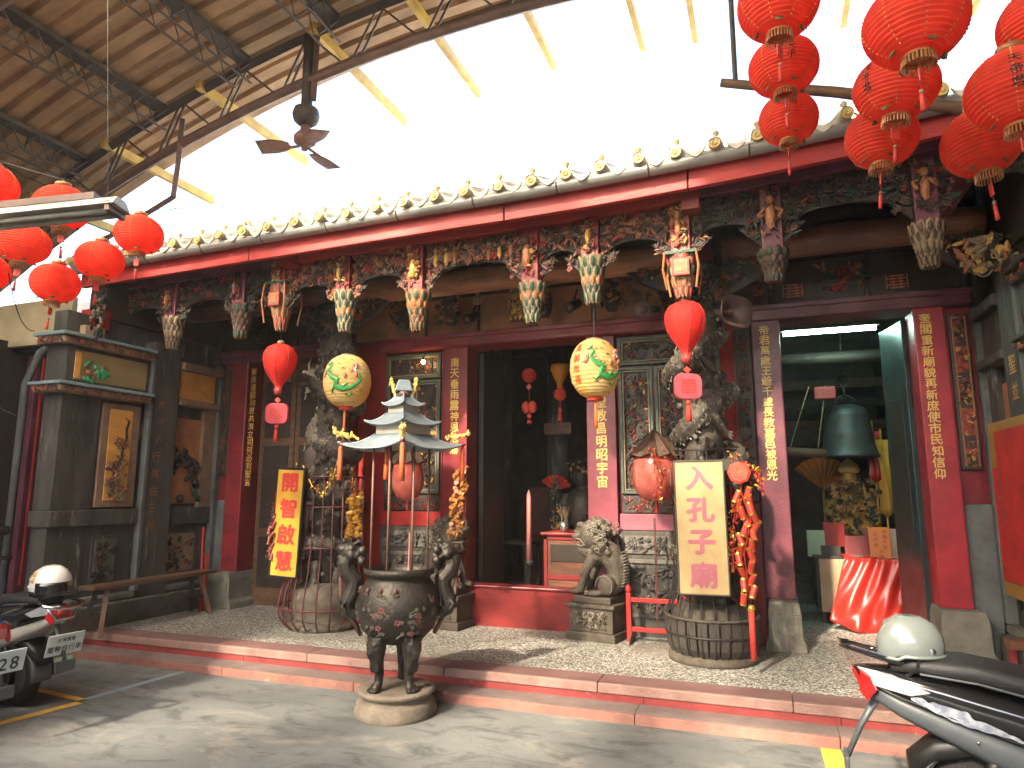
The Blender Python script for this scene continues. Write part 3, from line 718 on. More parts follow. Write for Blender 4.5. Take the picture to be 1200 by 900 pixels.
# small brackets and a gilt hanging carving under the centre log
def bracket(x, y, z, w, h, seed, pal, name='bracket_carving', sgn=1):
    mb = MB(); mb.mi = 0
    pts = [(0, h / 2), (w, h / 2), (w * .7, 0), (w * .35, -h * .3), (0, -h / 2)]
    mb.prism([(x + sgn * p[0], z + p[1]) for p in pts], y - .02, y + .05)
    carve(mb, (x + sgn * w * .42, y - .02, z + h * .08), (1, 0, 0), (0, 0, 1), w * .85, h * .85, .06, seed, 70, pal, .035, lambda u, v: (u * sgn) < .1 + v)
    return mb.build(name, CARVE, T)
bracket(R_(1.72), 6.02, 3.42, .50, .26, 1, SUNLIT + [7, 5], sgn=-1)
bracket(R_(-1.72), 6.02, 3.42, .42, .26, 2, SUNLIT + [7], sgn=1)
bracket(R_(2.1), 6.02, 3.40, .45, .32, 3, SHADED, sgn=1)
bracket(R_(4.0), 6.02, 3.40, .45, .32, 4, SHADED + [7], sgn=-1)
bracket(R_(-2.1), 6.02, 3.40, .45, .32, 5, SHADED, sgn=-1)
c_ = at(606, 355, Y=6.4)
mb = MB(); mb.mi = 1; mb.box((c_.x, 6.42, c_.z), (.16, .05, .38)); carve(mb, (c_.x, 6.40, c_.z), (1, 0, 0), (0, 0, 1), .17, .38, .05, 8, 90, [7, 7, 4, 6], .03); mb.build('gilt_bracket', CARVE, T)
# --- eaves: boards, rafters, gutter, roof
def eavez(X): r = X - CX; return 3.905 + (.0115 * r * r if r > 0 else .012 * r * 1.0)
EX0, EX1 = -6.75, 3.0
def along(y0, y1, z0, z1, name, m, xa=EX0, xb=EX1, n=24, par=None, bev=0):
    vs = []; fs = []; k = n + 1
    for i in range(k):
        X = xa + (xb - xa) * i / n; e = eavez(X)
        vs += [(X, y0, e + z0), (X, y1, e + z0), (X, y1, e + z1), (X, y0, e + z1)]
    for i in range(n):
        for q in range(4): fs.append((i * 4 + q, i * 4 + (q + 1) % 4, i * 4 + 4 + (q + 1) % 4, i * 4 + 4 + q))
    fs += [(3, 2, 1, 0), tuple(n * 4 + q for q in range(4))]
    return MB().add(vs, fs).build(name, m, par or T, bev=bev)
for xa, xb in ((EX0, -4.52), (-4.51, -1.9), (-1.89, -.42), (-.41, 1.1), (1.11, EX1)):
    along(4.93, 4.985, -.155, 0.0, 'eave_board', 'eave_red', xa, xb, 8, bev=.005)
for xa, xb in ((EX0, -4.45), (-4.44, -.42), (-.41, EX1)):
    along(5.20, 5.40, -.125, .02, 'eave_beam', 'eave_red' if xa > -4.5 and xb < 0 else 'plum_paint', xa, xb, 8, bev=.006)
along(4.985, 5.2, .05, .07, 'soffit_board', 'plum_paint')
roof = node('roof', T, (CX, 4.9, 3.9))
def roofz(X, Y):
    t = max(0, Y - 4.85); return eavez(X) + .03 + .40 * t + .018 * t * t
mb = MB(); mb.grid(lambda u, v: (EX0 - .1 + (EX1 - EX0 + .2) * u, 4.86 + 4.9 * v, roofz(EX0 - .1 + (EX1 - EX0 + .2) * u, 4.86 + 4.9 * v) + .03), 24, 14)
mb.grid(lambda u, v: (EX0 - .1 + (EX1 - EX0 + .2) * u, 13.4 - 3.64 * v, 4.9 + (roofz(EX0 - .1 + (EX1 - EX0 + .2) * u, 9.76) + .03 - 4.9) * v), 24, 2)
mb.build('pan_tiles', 'tile', roof, solid=.03)
# ridge
mb = MB()
n = 24
rp = []
for i in range(n + 1):
    X = EX0 + (EX1 - EX0) * i / n; rp.append((X, 9.76, roofz(X, 9.76) + .16 + .02 * ((X - CX) / 3) ** 4))
mb.tube(rp, .14, 8); mb.build('ridge', 'tile', roof)
rowm = None; X = EX0; cnt = 0
while X < EX1:
    if rowm is None:
        mb = MB(); mb.tube([(0, 4.86 + 4.9 * i / 10 - 4.86, roofz(CX, 4.86 + 4.9 * i / 10) - roofz(CX, 4.86)) for i in range(11)], .05, 8)
        rowm = mb.build('tile_row', 'tile', roof, smooth=True, world=False); o = rowm
    else:
        o = rowm.copy(); COL.objects.link(o)
    o.location = wm(roof).inverted() @ Vector((X, 4.80, roofz(X, 4.86) + .055))
    X += .285
endm = drip = None; X = EX0
while X < EX1:
    loc = wm(roof).inverted() @ Vector((X, 4.785, roofz(X, 4.86) + .055))
    if endm is None:
        mb = MB(); mb.M = Matrix.Rotation(RAD(90), 4, 'X'); mb.lathe([(.001, .0), (.022, .012), (.026, .0), (.05, .0), (.054, .012), (.054, -.03), (.001, -.03)], 14)
        endm = mb.build('tile_end', 'tile_end', roof, smooth=False, world=False); o = endm
        mb = MB(); mb.prism([(-.085, .03), (-.06, -.02), (-.03, -.05), (0, -.065), (.03, -.05), (.06, -.02), (.085, .03), (.05, 0), (0, -.018), (-.05, 0)], -.01, .01)
        drip = mb.build('drip_tile', 'tile', roof, world=False); o2 = drip
    else:
        o = endm.copy(); COL.objects.link(o); o2 = drip.copy(); COL.objects.link(o2)
    j_ = rnd.uniform; o.location = loc + Vector((j_(-.012, .012), j_(-.012, .01), j_(-.008, .008))); o.rotation_euler = (j_(-.12, .12), 0, j_(-.12, .12)); o.scale = (j_(.78, .9),) * 3
    o2.location = loc + Vector((.1425 + j_(-.01, .01), .02, -.01 + j_(-.008, .006))); o2.rotation_euler = (j_(-.1, .2), j_(-.08, .08), 0); o2.scale = (1, 1, j_(.75, 1.05)); X += .285
# knobs on the tile rows
X = EX0; kn = None
while X < EX1:
    loc = wm(roof).inverted() @ Vector((X, 4.86, roofz(X, 4.92) + .10))
    if kn is None:
        kn = MB().lathe([(.001, 0), (.015, 0), (.012, .018), (.024, .032), (.025, .045), (.014, .058), (.001, .06)], 10).build('tile_knob', 'tile_end', roof, smooth=True, world=False); o = kn
    else: o = kn.copy(); COL.objects.link(o)
    o.location = loc; X += .285
# underside: boards and rafters
MB().grid(lambda u, v: (EX0 + (EX1 - EX0) * u, 4.99 + 4.6 * v, roofz(EX0 + (EX1 - EX0) * u, 4.99 + 4.6 * v) - .03), 20, 8).build('roof_boards', 'dark_wood', T, solid=.02)
raf = None; X = EX0 + .1
while X < EX1:
    if raf is None:
        raf = MB().tube([(0, 0, 0), (0, 1.8, .40 * 1.8 + .05)], .035, 6).build('rafter', 'dark_wood', T, world=False); o = raf
    else: o = raf.copy(); COL.objects.link(o)
    o.location = wm(T).inverted() @ Vector((X, 4.99, roofz(X, 4.99) - .075)); X += .285
# gutter
gv = []; gf = []; n = 30
for i in range(n + 1):
    X = EX0 + (EX1 - EX0) * i / n; e = eavez(X)
    for k in range(9):
        w = math.pi + math.pi * k / 8; gv.append((X, 4.868 + .058 * math.cos(w), e + .035 + .062 * math.sin(w)))
for i in range(n):
    for k in range(8): gf.append((i * 9 + k, i * 9 + k + 1, i * 9 + 10 + k, i * 9 + 9 + k))
G = MB().add(gv, gf).build('gutter', 'gutter', T, smooth=True, solid=.004)
for X in [EX0 + .3 + .72 * i for i in range(13)]:
    mb = MB(); e = eavez(X)
    mb.tube([(X, 4.868 + .063 * math.cos(math.pi + math.pi * k / 8), e + .035 + .067 * math.sin(math.pi + math.pi * k / 8)) for k in range(9)], .006, 5); mb.build('gutter_strap', 'truss', G)
# --- pendant posts with lotus heads
def petals(mb, c, r0, rows, nper, h, mats):
    for i in range(rows):
        rr = r0 * (1 - .13 * i) if i < rows - 1 else r0 * .55
        for k in range(nper):
            w = 2 * math.pi * (k + .5 * (i % 2)) / nper
            R = Matrix.Rotation(w, 3, 'Z') @ Matrix.Rotation(RAD(8), 3, 'Y')
            p = Vector(c) + Vector((math.cos(w) * rr, math.sin(w) * rr, -h * (i + .5) / rows * .92))
            wd = rr * math.pi / nper * 1.02
            mb.mi = mats[0]; mb.ball(p, (.011, wd * 1.04, h / rows * .86), 8, 5, R)
            mb.mi = mats[1 + i % (len(mats) - 1)]; mb.ball(p + R @ Vector((.0065, 0, -h / rows * .06)), (.010, wd * .66, h / rows * .60), 8, 5, R)
    mb.mi = 1; mb.lathe([(r0 * .9, 0), (r0 * .8, -h * .5), (r0 * .45, -h * .95), (.001, -h)], 10, c)
PENDANTS = [(490, 345, 390, 0), (624, 335, 380, 1), (405, 345, 390, 2), (694, 305, 358, 2), (330, 335, 388, 3), (800, 300, 350, 3), (907, 295, 332, 4), (203, 375, 410, 5), (283, 360, 398, 4), (1088, 265, 315, 5), (119, 372, 394, 5)]
pend_x = []
for i, (px, pt, pb, st) in enumerate(PENDANTS):
    p = at(px, (pt + pb) / 2, Y=5.30); zt, zb = at(px, pt, Y=5.30).z, at(px, pb, Y=5.30).z; X = p.x; pend_x.append(X)
    top = eavez(X) - .127; dim = st in (4, 5)  # end posts take darker colours to imitate their shade
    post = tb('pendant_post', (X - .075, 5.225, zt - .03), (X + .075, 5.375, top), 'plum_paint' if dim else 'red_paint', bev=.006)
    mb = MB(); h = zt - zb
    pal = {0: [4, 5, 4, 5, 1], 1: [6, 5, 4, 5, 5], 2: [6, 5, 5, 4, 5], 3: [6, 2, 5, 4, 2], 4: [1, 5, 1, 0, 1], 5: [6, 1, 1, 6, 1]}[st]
    petals(mb, (X, 5.30, zt), .105, 5 if st != 3 else 4, 10 if st != 5 else 12, h, pal)
    if st == 3:
        mb.mi = 2; mb.box((X, 5.19, zt - h * .35), (.13, .03, .14)); mb.mi = 6; mb.box((X, 5.176, zt - h * .35), (.10, .006, .11)); mb.mi = 4; mb.box((X, 5.172, zt - h * .35), (.08, .006, .09))
        mb.mi = 5; mb.box((X, 5.30, zt + .0), (.24, .24, .025)); mb.mi = 4
        for sx in (-1, 1):
            for sy in (-1, 1): mb.tube([(X + sx * .12, 5.30 + sy * .12, zt), (X + sx * .135, 5.30 + sy * .135, zt - h * .4), (X + sx * .11, 5.30 + sy * .11, zt - h * .85)], .009, 6)
    mb.build('lotus_head', CARVE, post, smooth=False)
    mb = MB(); carve(mb, (X - .01, 5.225, (zt + top) / 2 + .02), (1, 0, 0), (0, 0, 1), .11, (top - zt) * .78, .07, 100 + i, 46, SHADED + [4] if dim else [7, 7, 4, 1, 2, 5, 3], .026, None, 1)
    mb.build('carved_figure', CARVE, post)
# --- carved panels between the posts
order = sorted(pend_x + [CX - 4.3, CX + 4.35])
for i, (a, b) in enumerate(zip(order, order[1:])):
    a += .08; b -= .08
    if b - a < .12: continue
    xm = (a + b) / 2; w = b - a; z1 = eavez(xm) - .135; z0 = z1 - .29
    mid = -2.1 < xm - CX < 2.1; mb = MB(); mb.mi = 0
    top = [(a, z1), (a, z0)]; m = 10
    arch = [(a + w * (.12 + .76 * t / m), z0 + (.075 if w > .3 else .03) * math.sin(math.pi * t / m) ** .5) for t in range(m + 1)]
    mb.prism(top + arch + [(b, z0), (b, z1)], 5.285, 5.315)
    carve(mb, (xm, 5.285, (z0 + z1) / 2 + .01), (1, 0, 0), (0, 0, 1), w * .95, .27, .05, 200 + i, int(170 * w / .6), SUNLIT if mid else SHADED, .036, lambda u, v: v > -.22 or abs(u) > .36, int(w / .11) if w > .7 and mid else 0)
    mb.mi = 2 if mid else 1
    mb.box((xm, 5.282, z1 - .012), (w, .035, .02))
    mb.build('carved_panel', CARVE, T)
# carved struts between the log and the lintel
for i, r0 in enumerate((-3.3, -2.6, -1.35, -.75, .3, 1.0, 1.55)):
    mb = MB(); X = R_(r0); mb.mi = 0; mb.lathe([(.05, -.15), (.085, -.06), (.09, .03), (.06, .14)], 10, (X, 6.42, 3.46)); md = abs(r0) < 2
    carve(mb, (X, 6.34, 3.47), (1, 0, 0), (0, 0, 1), .26 if i % 2 else .17, .32, .09, 400 + i, 46, [0, 0, 1, 1, 3, 0, 4] if md else [0, 0, 0, 1], .034); mb.build('carved_strut', CARVE, T)
# wings of carving beside each pendant post
for i, X in enumerate(pend_x):
    for sg in (-1, 1):
        mid = -2.1 < X - CX < 2.1; mb = MB(); mb.mi = 0; z1 = eavez(X) - .42
        mb.prism([(X + sg * .08, z1), (X + sg * .24, z1), (X + sg * .08, z1 - .16)], 5.285, 5.305)
        carve(mb, (X + sg * .135, 5.283, z1 - .05), (1, 0, 0), (0, 0, 1), .12, .13, .04, 500 + i, 18, SUNLIT if mid else SHADED, .026); mb.build('carved_wing', CARVE, T)
# inner row of beams and short posts that fill the shade under the eaves
for X in (R_(-1.9), R_(1.9), R_(-3.75), R_(3.75)):
    tb('eave_bracket_beam', (X - .07, 5.1, 3.70), (X + .07, 6.7, 3.86), 'red_paint' if abs(X - CX) < 2.5 else 'plum_paint')
    tb('strut', (X - .06, 5.98, 3.78), (X + .06, 6.12, 4.35), 'red_paint')
MB().tube([(EX0 + .3, 6.05, 4.32), (EX1 - .3, 6.05, 4.32)], .09, 12).build('purlin_log', 'dark_wood', T, smooth=True)
MB().tube([(EX0 + .3, 5.45, 4.03), (EX1 - .3, 5.45, 4.03)], .06, 12).build('purlin_log', 'dark_wood', T, smooth=True)
# --- dragon columns
def dragon_column(X, flip, seed):
    c = node('dragon_column', T, (X, 6.05, PZ)); r = random.Random(seed)
    mb = MB(); mb.lathe([(.36, 0), (.36, .05), (.31, .07), (.29, .10), (.32, .20), (.33, .30), (.30, .40), (.24, .45)], 28, (X, 6.05, PZ - .005)); mb.build('drum_base', 'stone_brown', c, smooth=True)
    MB().lathe([(.165, 0), (.165, 2.95)], 20, (X, 6.05, .60)).build('shaft', 'stone_brown', c, smooth=True)
    mb = MB(); path = []; rs = []; n = 150
    for i in range(n + 1):
        t = i / n; w = flip * (t * 4.3 * 2 * math.pi) + 1.0
        rad = .215 + .045 * math.sin(t * 19); path.append((X + math.cos(w) * rad, 6.05 + math.sin(w) * rad, .80 + 2.30 * t + .06 * math.sin(t * 31))); rs.append(.062 + .040 * math.sin(math.pi * min(1, t * 1.05)))
    mb.tube(path, rs, 8)
    for i in range(4, n, 3):                                         # dorsal fins
        p = Vector(path[i]); o_ = Vector((p.x - X, p.y - 6.05, 0)).normalized(); mb.ball(p + o_ * rs[i] * .95 + Vector((0, 0, .012)), (.022, .022, .034), 5, 4)
    for k in range(130):                                              # clouds and waves carved on the shaft
        w = r.uniform(0, 6.28); z = r.uniform(.75, 1.7) if k % 3 == 0 else r.uniform(1.7, 3.3); p = Vector((X + math.cos(w) * .175, 6.05 + math.sin(w) * .175, z))
        for q in range(3): mb.ball(p + Vector((r.uniform(-.04, .04), r.uniform(-.04, .04), r.uniform(-.03, .03))), r.uniform(.02, .045), 6, 5)
    for t in (.18, .40, .62, .84):                                   # legs with claws
        i = int(t * n); p = Vector(path[i]); o_ = Vector((p.x - X, p.y - 6.05, 0)).normalized(); s_ = Vector((-o_.y, o_.x, 0))
        k = p + o_ * .09 - Vector((0, 0, .10)); f = k + s_ * .10 - Vector((0, 0, .12)) - o_ * .05
        mb.tube([p, k, f], [.05, .035, .03], 7)
        for q in (-1, 0, 1): mb.tube([f, f + s_ * .06 + o_ * .02 + Vector((0, 0, .04 * q - .03))], [.018, .008], 5)
    h = Vector((X - .10, 6.05 - .24, 2.58 if flip > 0 else 2.72))      # head
    mb.ball(h, (.11, .10, .09), 8, 6); mb.ball(h + Vector((-.03, -.11, -.02)), (.07, .09, .05), 8, 6); mb.ball(h + Vector((-.02, -.10, -.09)), (.06, .08, .025), 8, 5)
    for q in (-1, 1):
        mb.tube([h + Vector((q * .05, 0, .07)), h + Vector((q * .09, .04, .16)), h + Vector((q * .07, .05, .22))], [.02, .015, .008], 5)
        mb.ball(h + Vector((q * .06, -.07, .045)), .028, 6, 5)
        mb.tube([h + Vector((q * .05, -.18, -.02)), h + Vector((q * .13, -.2, .02)), h + Vector((q * .17, -.16, -.06))], .009, 5)
    for q in range(9):
        w = q * .7; mb.ball(h + Vector((math.cos(w) * .10, .07, math.sin(w) * .10)), (.03, .05, .03), 5, 4)
    # rocks and waves at the foot of the shaft
    for k in range(26):
        w = r.uniform(0, 6.28); mb.ball((X + math.cos(w) * .2, 6.05 + math.sin(w) * .2, r.uniform(.62, .86)), (r.uniform(.04, .08), r.uniform(.04, .08), r.uniform(.05, .1)), 6, 5)
    mb.build('dragon', 'dragon_stone', c, remesh=.011)
    mb = MB()                                                       # pale carved edges: scale rows, fins, mane
    for i in range(2, n - 1):
        p = Vector(path[i]); t_ = (Vector(path[i + 1]) - Vector(path[i - 1])).normalized(); o_ = Vector((p.x - X, p.y - 6.05, 0)).normalized(); s_ = t_.cross(o_).normalized()
        for q in range(-2, 3):
            a = q * .55 + (.27 if i % 2 else 0); c_ = p + (o_ * math.cos(a) + s_ * math.sin(a)) * (rs[i] * .985)
            if r.random() < .8: mb.tube([c_ + s_ * .013 - t_ * .006, c_ + t_ * .010 + o_ * .003, c_ - s_ * .013 - t_ * .006], .0032, 3)
        if i % 2 == 0:
            k_ = p + s_ * rs[i] * .95 + o_ * .02; mb.tube([k_, k_ + s_ * .028 + t_ * .012], [.010, .002], 4)
    for q in range(16):
        w = q * .42; mb.tube([h + Vector((math.cos(w) * .08, .05, math.sin(w) * .08)), h + Vector((math.cos(w) * .13, .09, math.sin(w) * .13)), h + Vector((math.cos(w + .3) * .16, .10, math.sin(w + .3) * .16))], [.010, .008, .003], 5)
    stuff(mb.build('scales_and_fins', 'stone_light_line', c))
    mb = MB(); mb.mi = 0; mb.lathe([(.17, 0), (.22, .03), (.22, .08), (.18, .10)], 12, (X, 6.05, 3.42)); carve(mb, (X, 5.83, 3.30), (1, 0, 0), (0, 0, 1), .4, .26, .08, seed, 50, SHADED, .04); mb.build('capital', CARVE, c)
dragon_column(-.47, 1, 5); dragon_column(-4.27, -1, 6)
# --- shell of the halls behind the doors
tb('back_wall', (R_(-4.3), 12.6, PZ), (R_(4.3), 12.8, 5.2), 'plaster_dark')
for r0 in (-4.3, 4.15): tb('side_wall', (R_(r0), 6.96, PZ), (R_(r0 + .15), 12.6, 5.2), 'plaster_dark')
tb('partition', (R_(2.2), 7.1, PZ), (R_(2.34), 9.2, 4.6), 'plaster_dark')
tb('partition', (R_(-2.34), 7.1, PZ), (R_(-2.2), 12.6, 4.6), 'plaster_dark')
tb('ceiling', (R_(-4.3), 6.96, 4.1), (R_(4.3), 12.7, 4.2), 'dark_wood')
for y in (7.7, 8.8, 10.0): MB().tube([(R_(-4.2), y, 3.5 + .12 * (y - 7.7)), (R_(4.1), y, 3.5 + .12 * (y - 7.7))], .11, 12).build('hall_beam', 'black_wood', T, smooth=True)
zb_ = at(980, 419, Y=8.2).z; MB().tube([(R_(2.4), 8.2, zb_), (R_(4.1), 8.2, zb_)], .07, 12).build('hall_beam', 'dark_wood', T, smooth=True)
for i, z in enumerate((2.10, 2.45, 2.8, 3.1)): tb('wall_board', (R_(2.36), 11.0 + .1 * i, z), (R_(4.15), 11.1 + .1 * i, z + .14), 'brown_wood' if i % 2 else 'dark_wood')
for x, y in ((R_(-.95), 8.4), (R_(-.30), 8.9), (R_(.95), 8.4)):
    MB().lathe([(.15, 0), (.15, 3.3)], 16, (x, y, PZ)).build('hall_column', 'stone_dark', T, smooth=True)
# left bay: closed panelled doors
for i in range(2):
    a = R_(-3.60) + i * .53
    d = tb('door_leaf', (a, 6.86, PZ), (a + .52, 6.91, 3.12), 'brown_wood')
    for z0, z1 in ((.4, 1.0), (1.1, 2.1), (2.2, 2.9)): tb('door_panel', (a + .07, 6.848, z0), (a + .45, 6.862, z1), 'dark_wood', d, .008)
# centre door leaves folded back inside, right bay leaf standing open
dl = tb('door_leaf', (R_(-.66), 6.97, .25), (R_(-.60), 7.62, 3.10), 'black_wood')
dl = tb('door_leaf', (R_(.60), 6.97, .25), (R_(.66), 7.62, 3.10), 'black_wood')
hx, hy = R_(3.60), 6.90; tip = at(1035, 392, Y=7.35)
ang = math.atan2(7.42 - hy, tip.x - hx); L_ = .55
mb = MB(); mb.M = Matrix.Translation((hx, hy, 0)) @ Matrix.Rotation(ang, 4, 'Z'); mb.bb((0, -.025, .22), (L_, .025, 3.10))
dl = mb.build('door_leaf', 'door_teal', T, bev=.006)
mb = MB(); mb.M = Matrix.Translation((hx, hy, 0)) @ Matrix.Rotation(ang, 4, 'Z'); mb.bb((.1, .026, 1.1), (L_ - .1, .034, 2.4)); mb.build('door_panel', 'black_wood', dl, bev=.004)

# ------------------------------------------------------------------ side walls of the porch
def side_wall(X, sgn, label, full):
    """sgn: +1 the wall's face looks to +X"""
    W = thing('porch_side_wall', label, 'wall', (X - sgn * .12, 5.7, PZ))
    def b(name, y0, y1, z0, z1, d0, d1, m, par=None, bev=.006):
        if not full and m in ('relief_warm', 'teal_trim', 'painted_glass', 'orange_wood'): m = 'stone_dark'
        xs = sorted((X + sgn * d0, X + sgn * d1)); return MB().bb((xs[0], y0, z0), (xs[1], y1, z1)).build(name, m, par or W, bev=bev)
    b('wall_core', 4.62, 6.95, PZ - .1, 3.35, -.25, -.06, 'stone_dark')
    b('wall_pier', 4.60, 5.03, 1.36, 2.50, -.25, .0, 'stone_dark', bev=.01)
    b('plinth', 4.56, 6.66, PZ - .01, .42, -.28, .10, 'stone', bev=.02)
    b('plinth_moulding', 4.58, 6.66, .42, .50, -.26, .05, 'stone', bev=.025)
    b('dado', 4.61, 6.66, .50, 1.20, -.25, -.03, 'stone_dark')
    b('dado_rail', 4.575, 5.55, 1.20, 1.36, -.26, .045, 'stone_dark', bev=.015)
    b('dado_rail', 5.97, 6.66, 1.16, 1.36, -.2, .01, 'stone_dark', bev=.015)
    # main relief panel
    fr = b('relief_frame', 5.05, 5.50, 1.38, 2.46, -.06, .012, 'relief_warm')
    rp_ = b('relief_panel', 5.13, 5.40, 1.45, 2.40, .012, .02, 'orange_wood' if full else 'stone', fr, .003)
    O = (X + sgn * .02, 5.265, 1.92); U = (0, sgn, 0)
    mb = MB(); carve(mb, O, U, (0, 0, 1), .24, .9, .04, 300, 26, [6, 6, 4, 1], .05, lambda u, v: v < .25)
    mb.mi = 0; r = random.Random(9); p = Vector((X + sgn * .035, 5.20, 1.48))
    for k in range(8):
        q = p + Vector((0, r.uniform(-.02, .08), r.uniform(.08, .13))); q.y = min(5.38, max(5.15, q.y)); mb.tube([p, q], [.014, .011], 5)
        mb.tube([q, q + Vector((0, r.uniform(-.1, .1), r.uniform(.02, .12)))], [.009, .004], 4); p = q
    mb.mi = 6
    carve(mb, (X + sgn * .03, 5.265, 1.56), U, (0, 0, 1), .24, .22, .03, 301, 26, [6, 6, 4, 6], .04)
    mb.build('tree_relief', CARVE, fr)
    # cornices and painted frieze over the pier
    for z0, z1, nm in ((2.98, 3.06, 'cornice'), (2.50, 2.57, 'cornice')):
        c = b(nm, 4.50, 5.56, z0, z1, -.30, .10, 'relief_warm', bev=.02)
        b('cornice_cap', 4.47, 5.56, z1 + .001, z1 + .035, -.32, .13, 'teal_trim', c, .008)
        mb = MB(); carve(mb, (X + sgn * .10, 5.05, (z0 + z1) / 2), U, (0, 0, 1), 1.0, .05, .03, 310, 60, [2, 4, 1, 1], .022); mb.build('cornice_carving', CARVE, c)
        mb = MB(); carve(mb, (X - sgn * .1, 4.50, (z0 + z1) / 2), (1, 0, 0), (0, 0, 1), .34, .05, .03, 311, 24, [2, 4, 1, 1], .022); mb.build('cornice_carving', CARVE, c)
    f = b('frieze', 4.58, 5.54, 2.605, 2.98, -.25, .045, 'stone_dark')
    b('painted_glass', 4.66, 5.50, 2.64, 2.94, .045, .052, 'painted_glass', f, .003)
    b('frieze_board', 4.66, 4.72, 2.66, 2.92, .052, .058, 'orange_wood', f, .002)
    mb = MB(); mb.mi = 5; carve(mb, (X + sgn * .052, 4.9, 2.75), U, (0, 0, 1), .22, .2, .02, 320, 16, [5, 5, 4], .05); mb.build('green_figure', ['c_dark', 'c_umber', 'c_red', 'c_pink', 'c_orange', 'green_plastic', 'c_cream', 'gold'], f)
    # inscribed pilaster
    p = b('pilaster', 5.57, 5.96, .30, 3.22, -.10, .06, 'stone_dark', bev=.015)
    b('pilaster_edge', 5.552, 5.60, .5, 3.1, .0, .075, 'stone_blue', p, .01)
    if full:
        p0 = at(185, 535, X=X + sgn * .064); p1 = at(175, 616, X=X + sgn * .064); stp = (p0.z - p1.z) / 4
        letters(MB(), '行其佐三才', (X + sgn * .0635, (p0.y + p1.y) / 2, p0.z), U, (0, 0, 1), stp * .62, stp, .012, 1, .05, 2).build('inscription', 'c_orange', p)
        letters(MB(), '序川人', (X + sgn * .0635, (p0.y + p1.y) / 2 + .02, p0.z + stp * 3.1), U, (0, 0, 1), stp * .45, stp, .008, 1, .05, 2).build('inscription', 'c_orange', p)
    else:
        p0 = at(1193, 423, X=X + sgn * .064); p1 = at(1196, 455, X=X + sgn * .064); stp = p0.z - p1.z
        letters(MB(), '聖並', (X + sgn * .0635, 5.77, p0.z), U, (0, 0, 1), stp * .75, stp, .014, 1, .05, 2).build('inscription', 'gold', p)
    # deep niche with painted board above
    q = b('niche_head', 5.98, 6.60, 2.96, 3.05, -.06, .09, 'relief_warm', bev=.015)
    b('niche_board', 5.99, 6.54, 2.62, 2.95, -.06, .02, 'orange_wood' if full else 'relief_warm', q)
    b('niche_sill', 5.98, 6.60, 2.54, 2.615, -.06, .07, 'relief_warm', q, .015)
    n_ = b('niche_frame', 6.42, 6.60, 1.36, 2.54, -.06, .0, 'relief_warm')
    b('niche_mural', 5.99, 6.42, 1.40, 2.40, -.058, -.045, 'mural', n_, .003)
    mb = MB(); mb.mi = 0; O2 = (X - sgn * .042, 6.20, 1.75); carve(mb, O2, U, (0, 0, 1), .38, .62, .07, 330, 22, [0, 0, 0, 1, 5], .085); mb.build('rock_relief', CARVE, n_, smooth=True)
    b('corner_post', 6.60, 6.70, .5, 3.1, -.06, .05, 'stone_blue', bev=.01)
    b('corner_post', 6.56, 6.70, 3.1, 3.4, -.06, .05, 'dark_wood', bev=.01)
    for y0, y1, mm in ((5.11, 5.35, 'stone'), (5.98, 6.40, 'relief_warm')):
        l_ = b('low_frame', y0 - .03, y1 + .03, .60, 1.09, -.03, -.012, 'stone_dark', bev=.008); b('low_panel', y0, y1, .63, 1.06, -.012, .0, mm, l_, .004)
        mb = MB(); carve(mb, (X + sgn * .0, (y0 + y1) / 2, .84), U, (0, 0, 1), (y1 - y0) * .9, .38, .03, 340, 24, [0, 0, 1], .045); mb.build('low_relief', CARVE, l_, smooth=True)
    b('wall_head', 4.98, 6.95, 3.35, 3.90, -.25, -.02, 'mural_dark')
    mb = MB(); mb.M = Matrix(((0, 1, 0, X - sgn * .2), (1, 0, 0, 0), (0, 0, 1, 0), (0, 0, 0, 1))); mb.prism([(5.02, 3.9), (6.99, 3.9), (6.99, 4.78), (6.0, 4.36), (5.02, 3.945)], -.05, .12); mb.build('gable_fill', 'plaster_dark', W)
    return W
side_wall(-6.40, 1, 'dark stone porch side wall with niches, relief panels and cornices at the left', True)
side_wall(1.80, -1, 'dark stone porch side wall behind the red poster at the right', False)
# ------------------------------------------------------------------ incense burner with pagoda roof
BX, BY = -2.53, 4.47
mat('burner_flower', (.13, .022, .028), (.17, .055, .05), 30, .5)
mat('burner_leaf', (.07, .07, .05), (.12, .11, .08), 30, .5)
B = thing('incense_burner', 'dark iron tripod incense burner with dragon handles and grey pagoda roof on poles', 'incense burner', (BX, BY, 0))
MB().lathe([(.285, 0), (.29, .03), (.275, .09), (.235, .115), (.235, .13), (.27, .145), (.275, .165), (.26, .178), (.001, .178)], 40, (BX, BY, 0)).build('base', 'base_stone', B, smooth=True, bev=.004)
MB().lathe([(.001, .47), (.10, .475), (.19, .51), (.258, .58), (.295, .68), (.300, .76), (.278, .85), (.234, .905), (.222, .93), (.238, .95), (.255, .955), (.255, .995), (.230, .998), (.215, .95), (.21, .90), (.001, .89)], 48, (BX, BY, 0)).build('bowl', 'iron', B, smooth=True)
MB().lathe([(.212, .93), (.001, .945)], 24, (BX, BY, 0)).build('ash_bed', 'base_stone', B)
mb = MB(); r = random.Random(4)
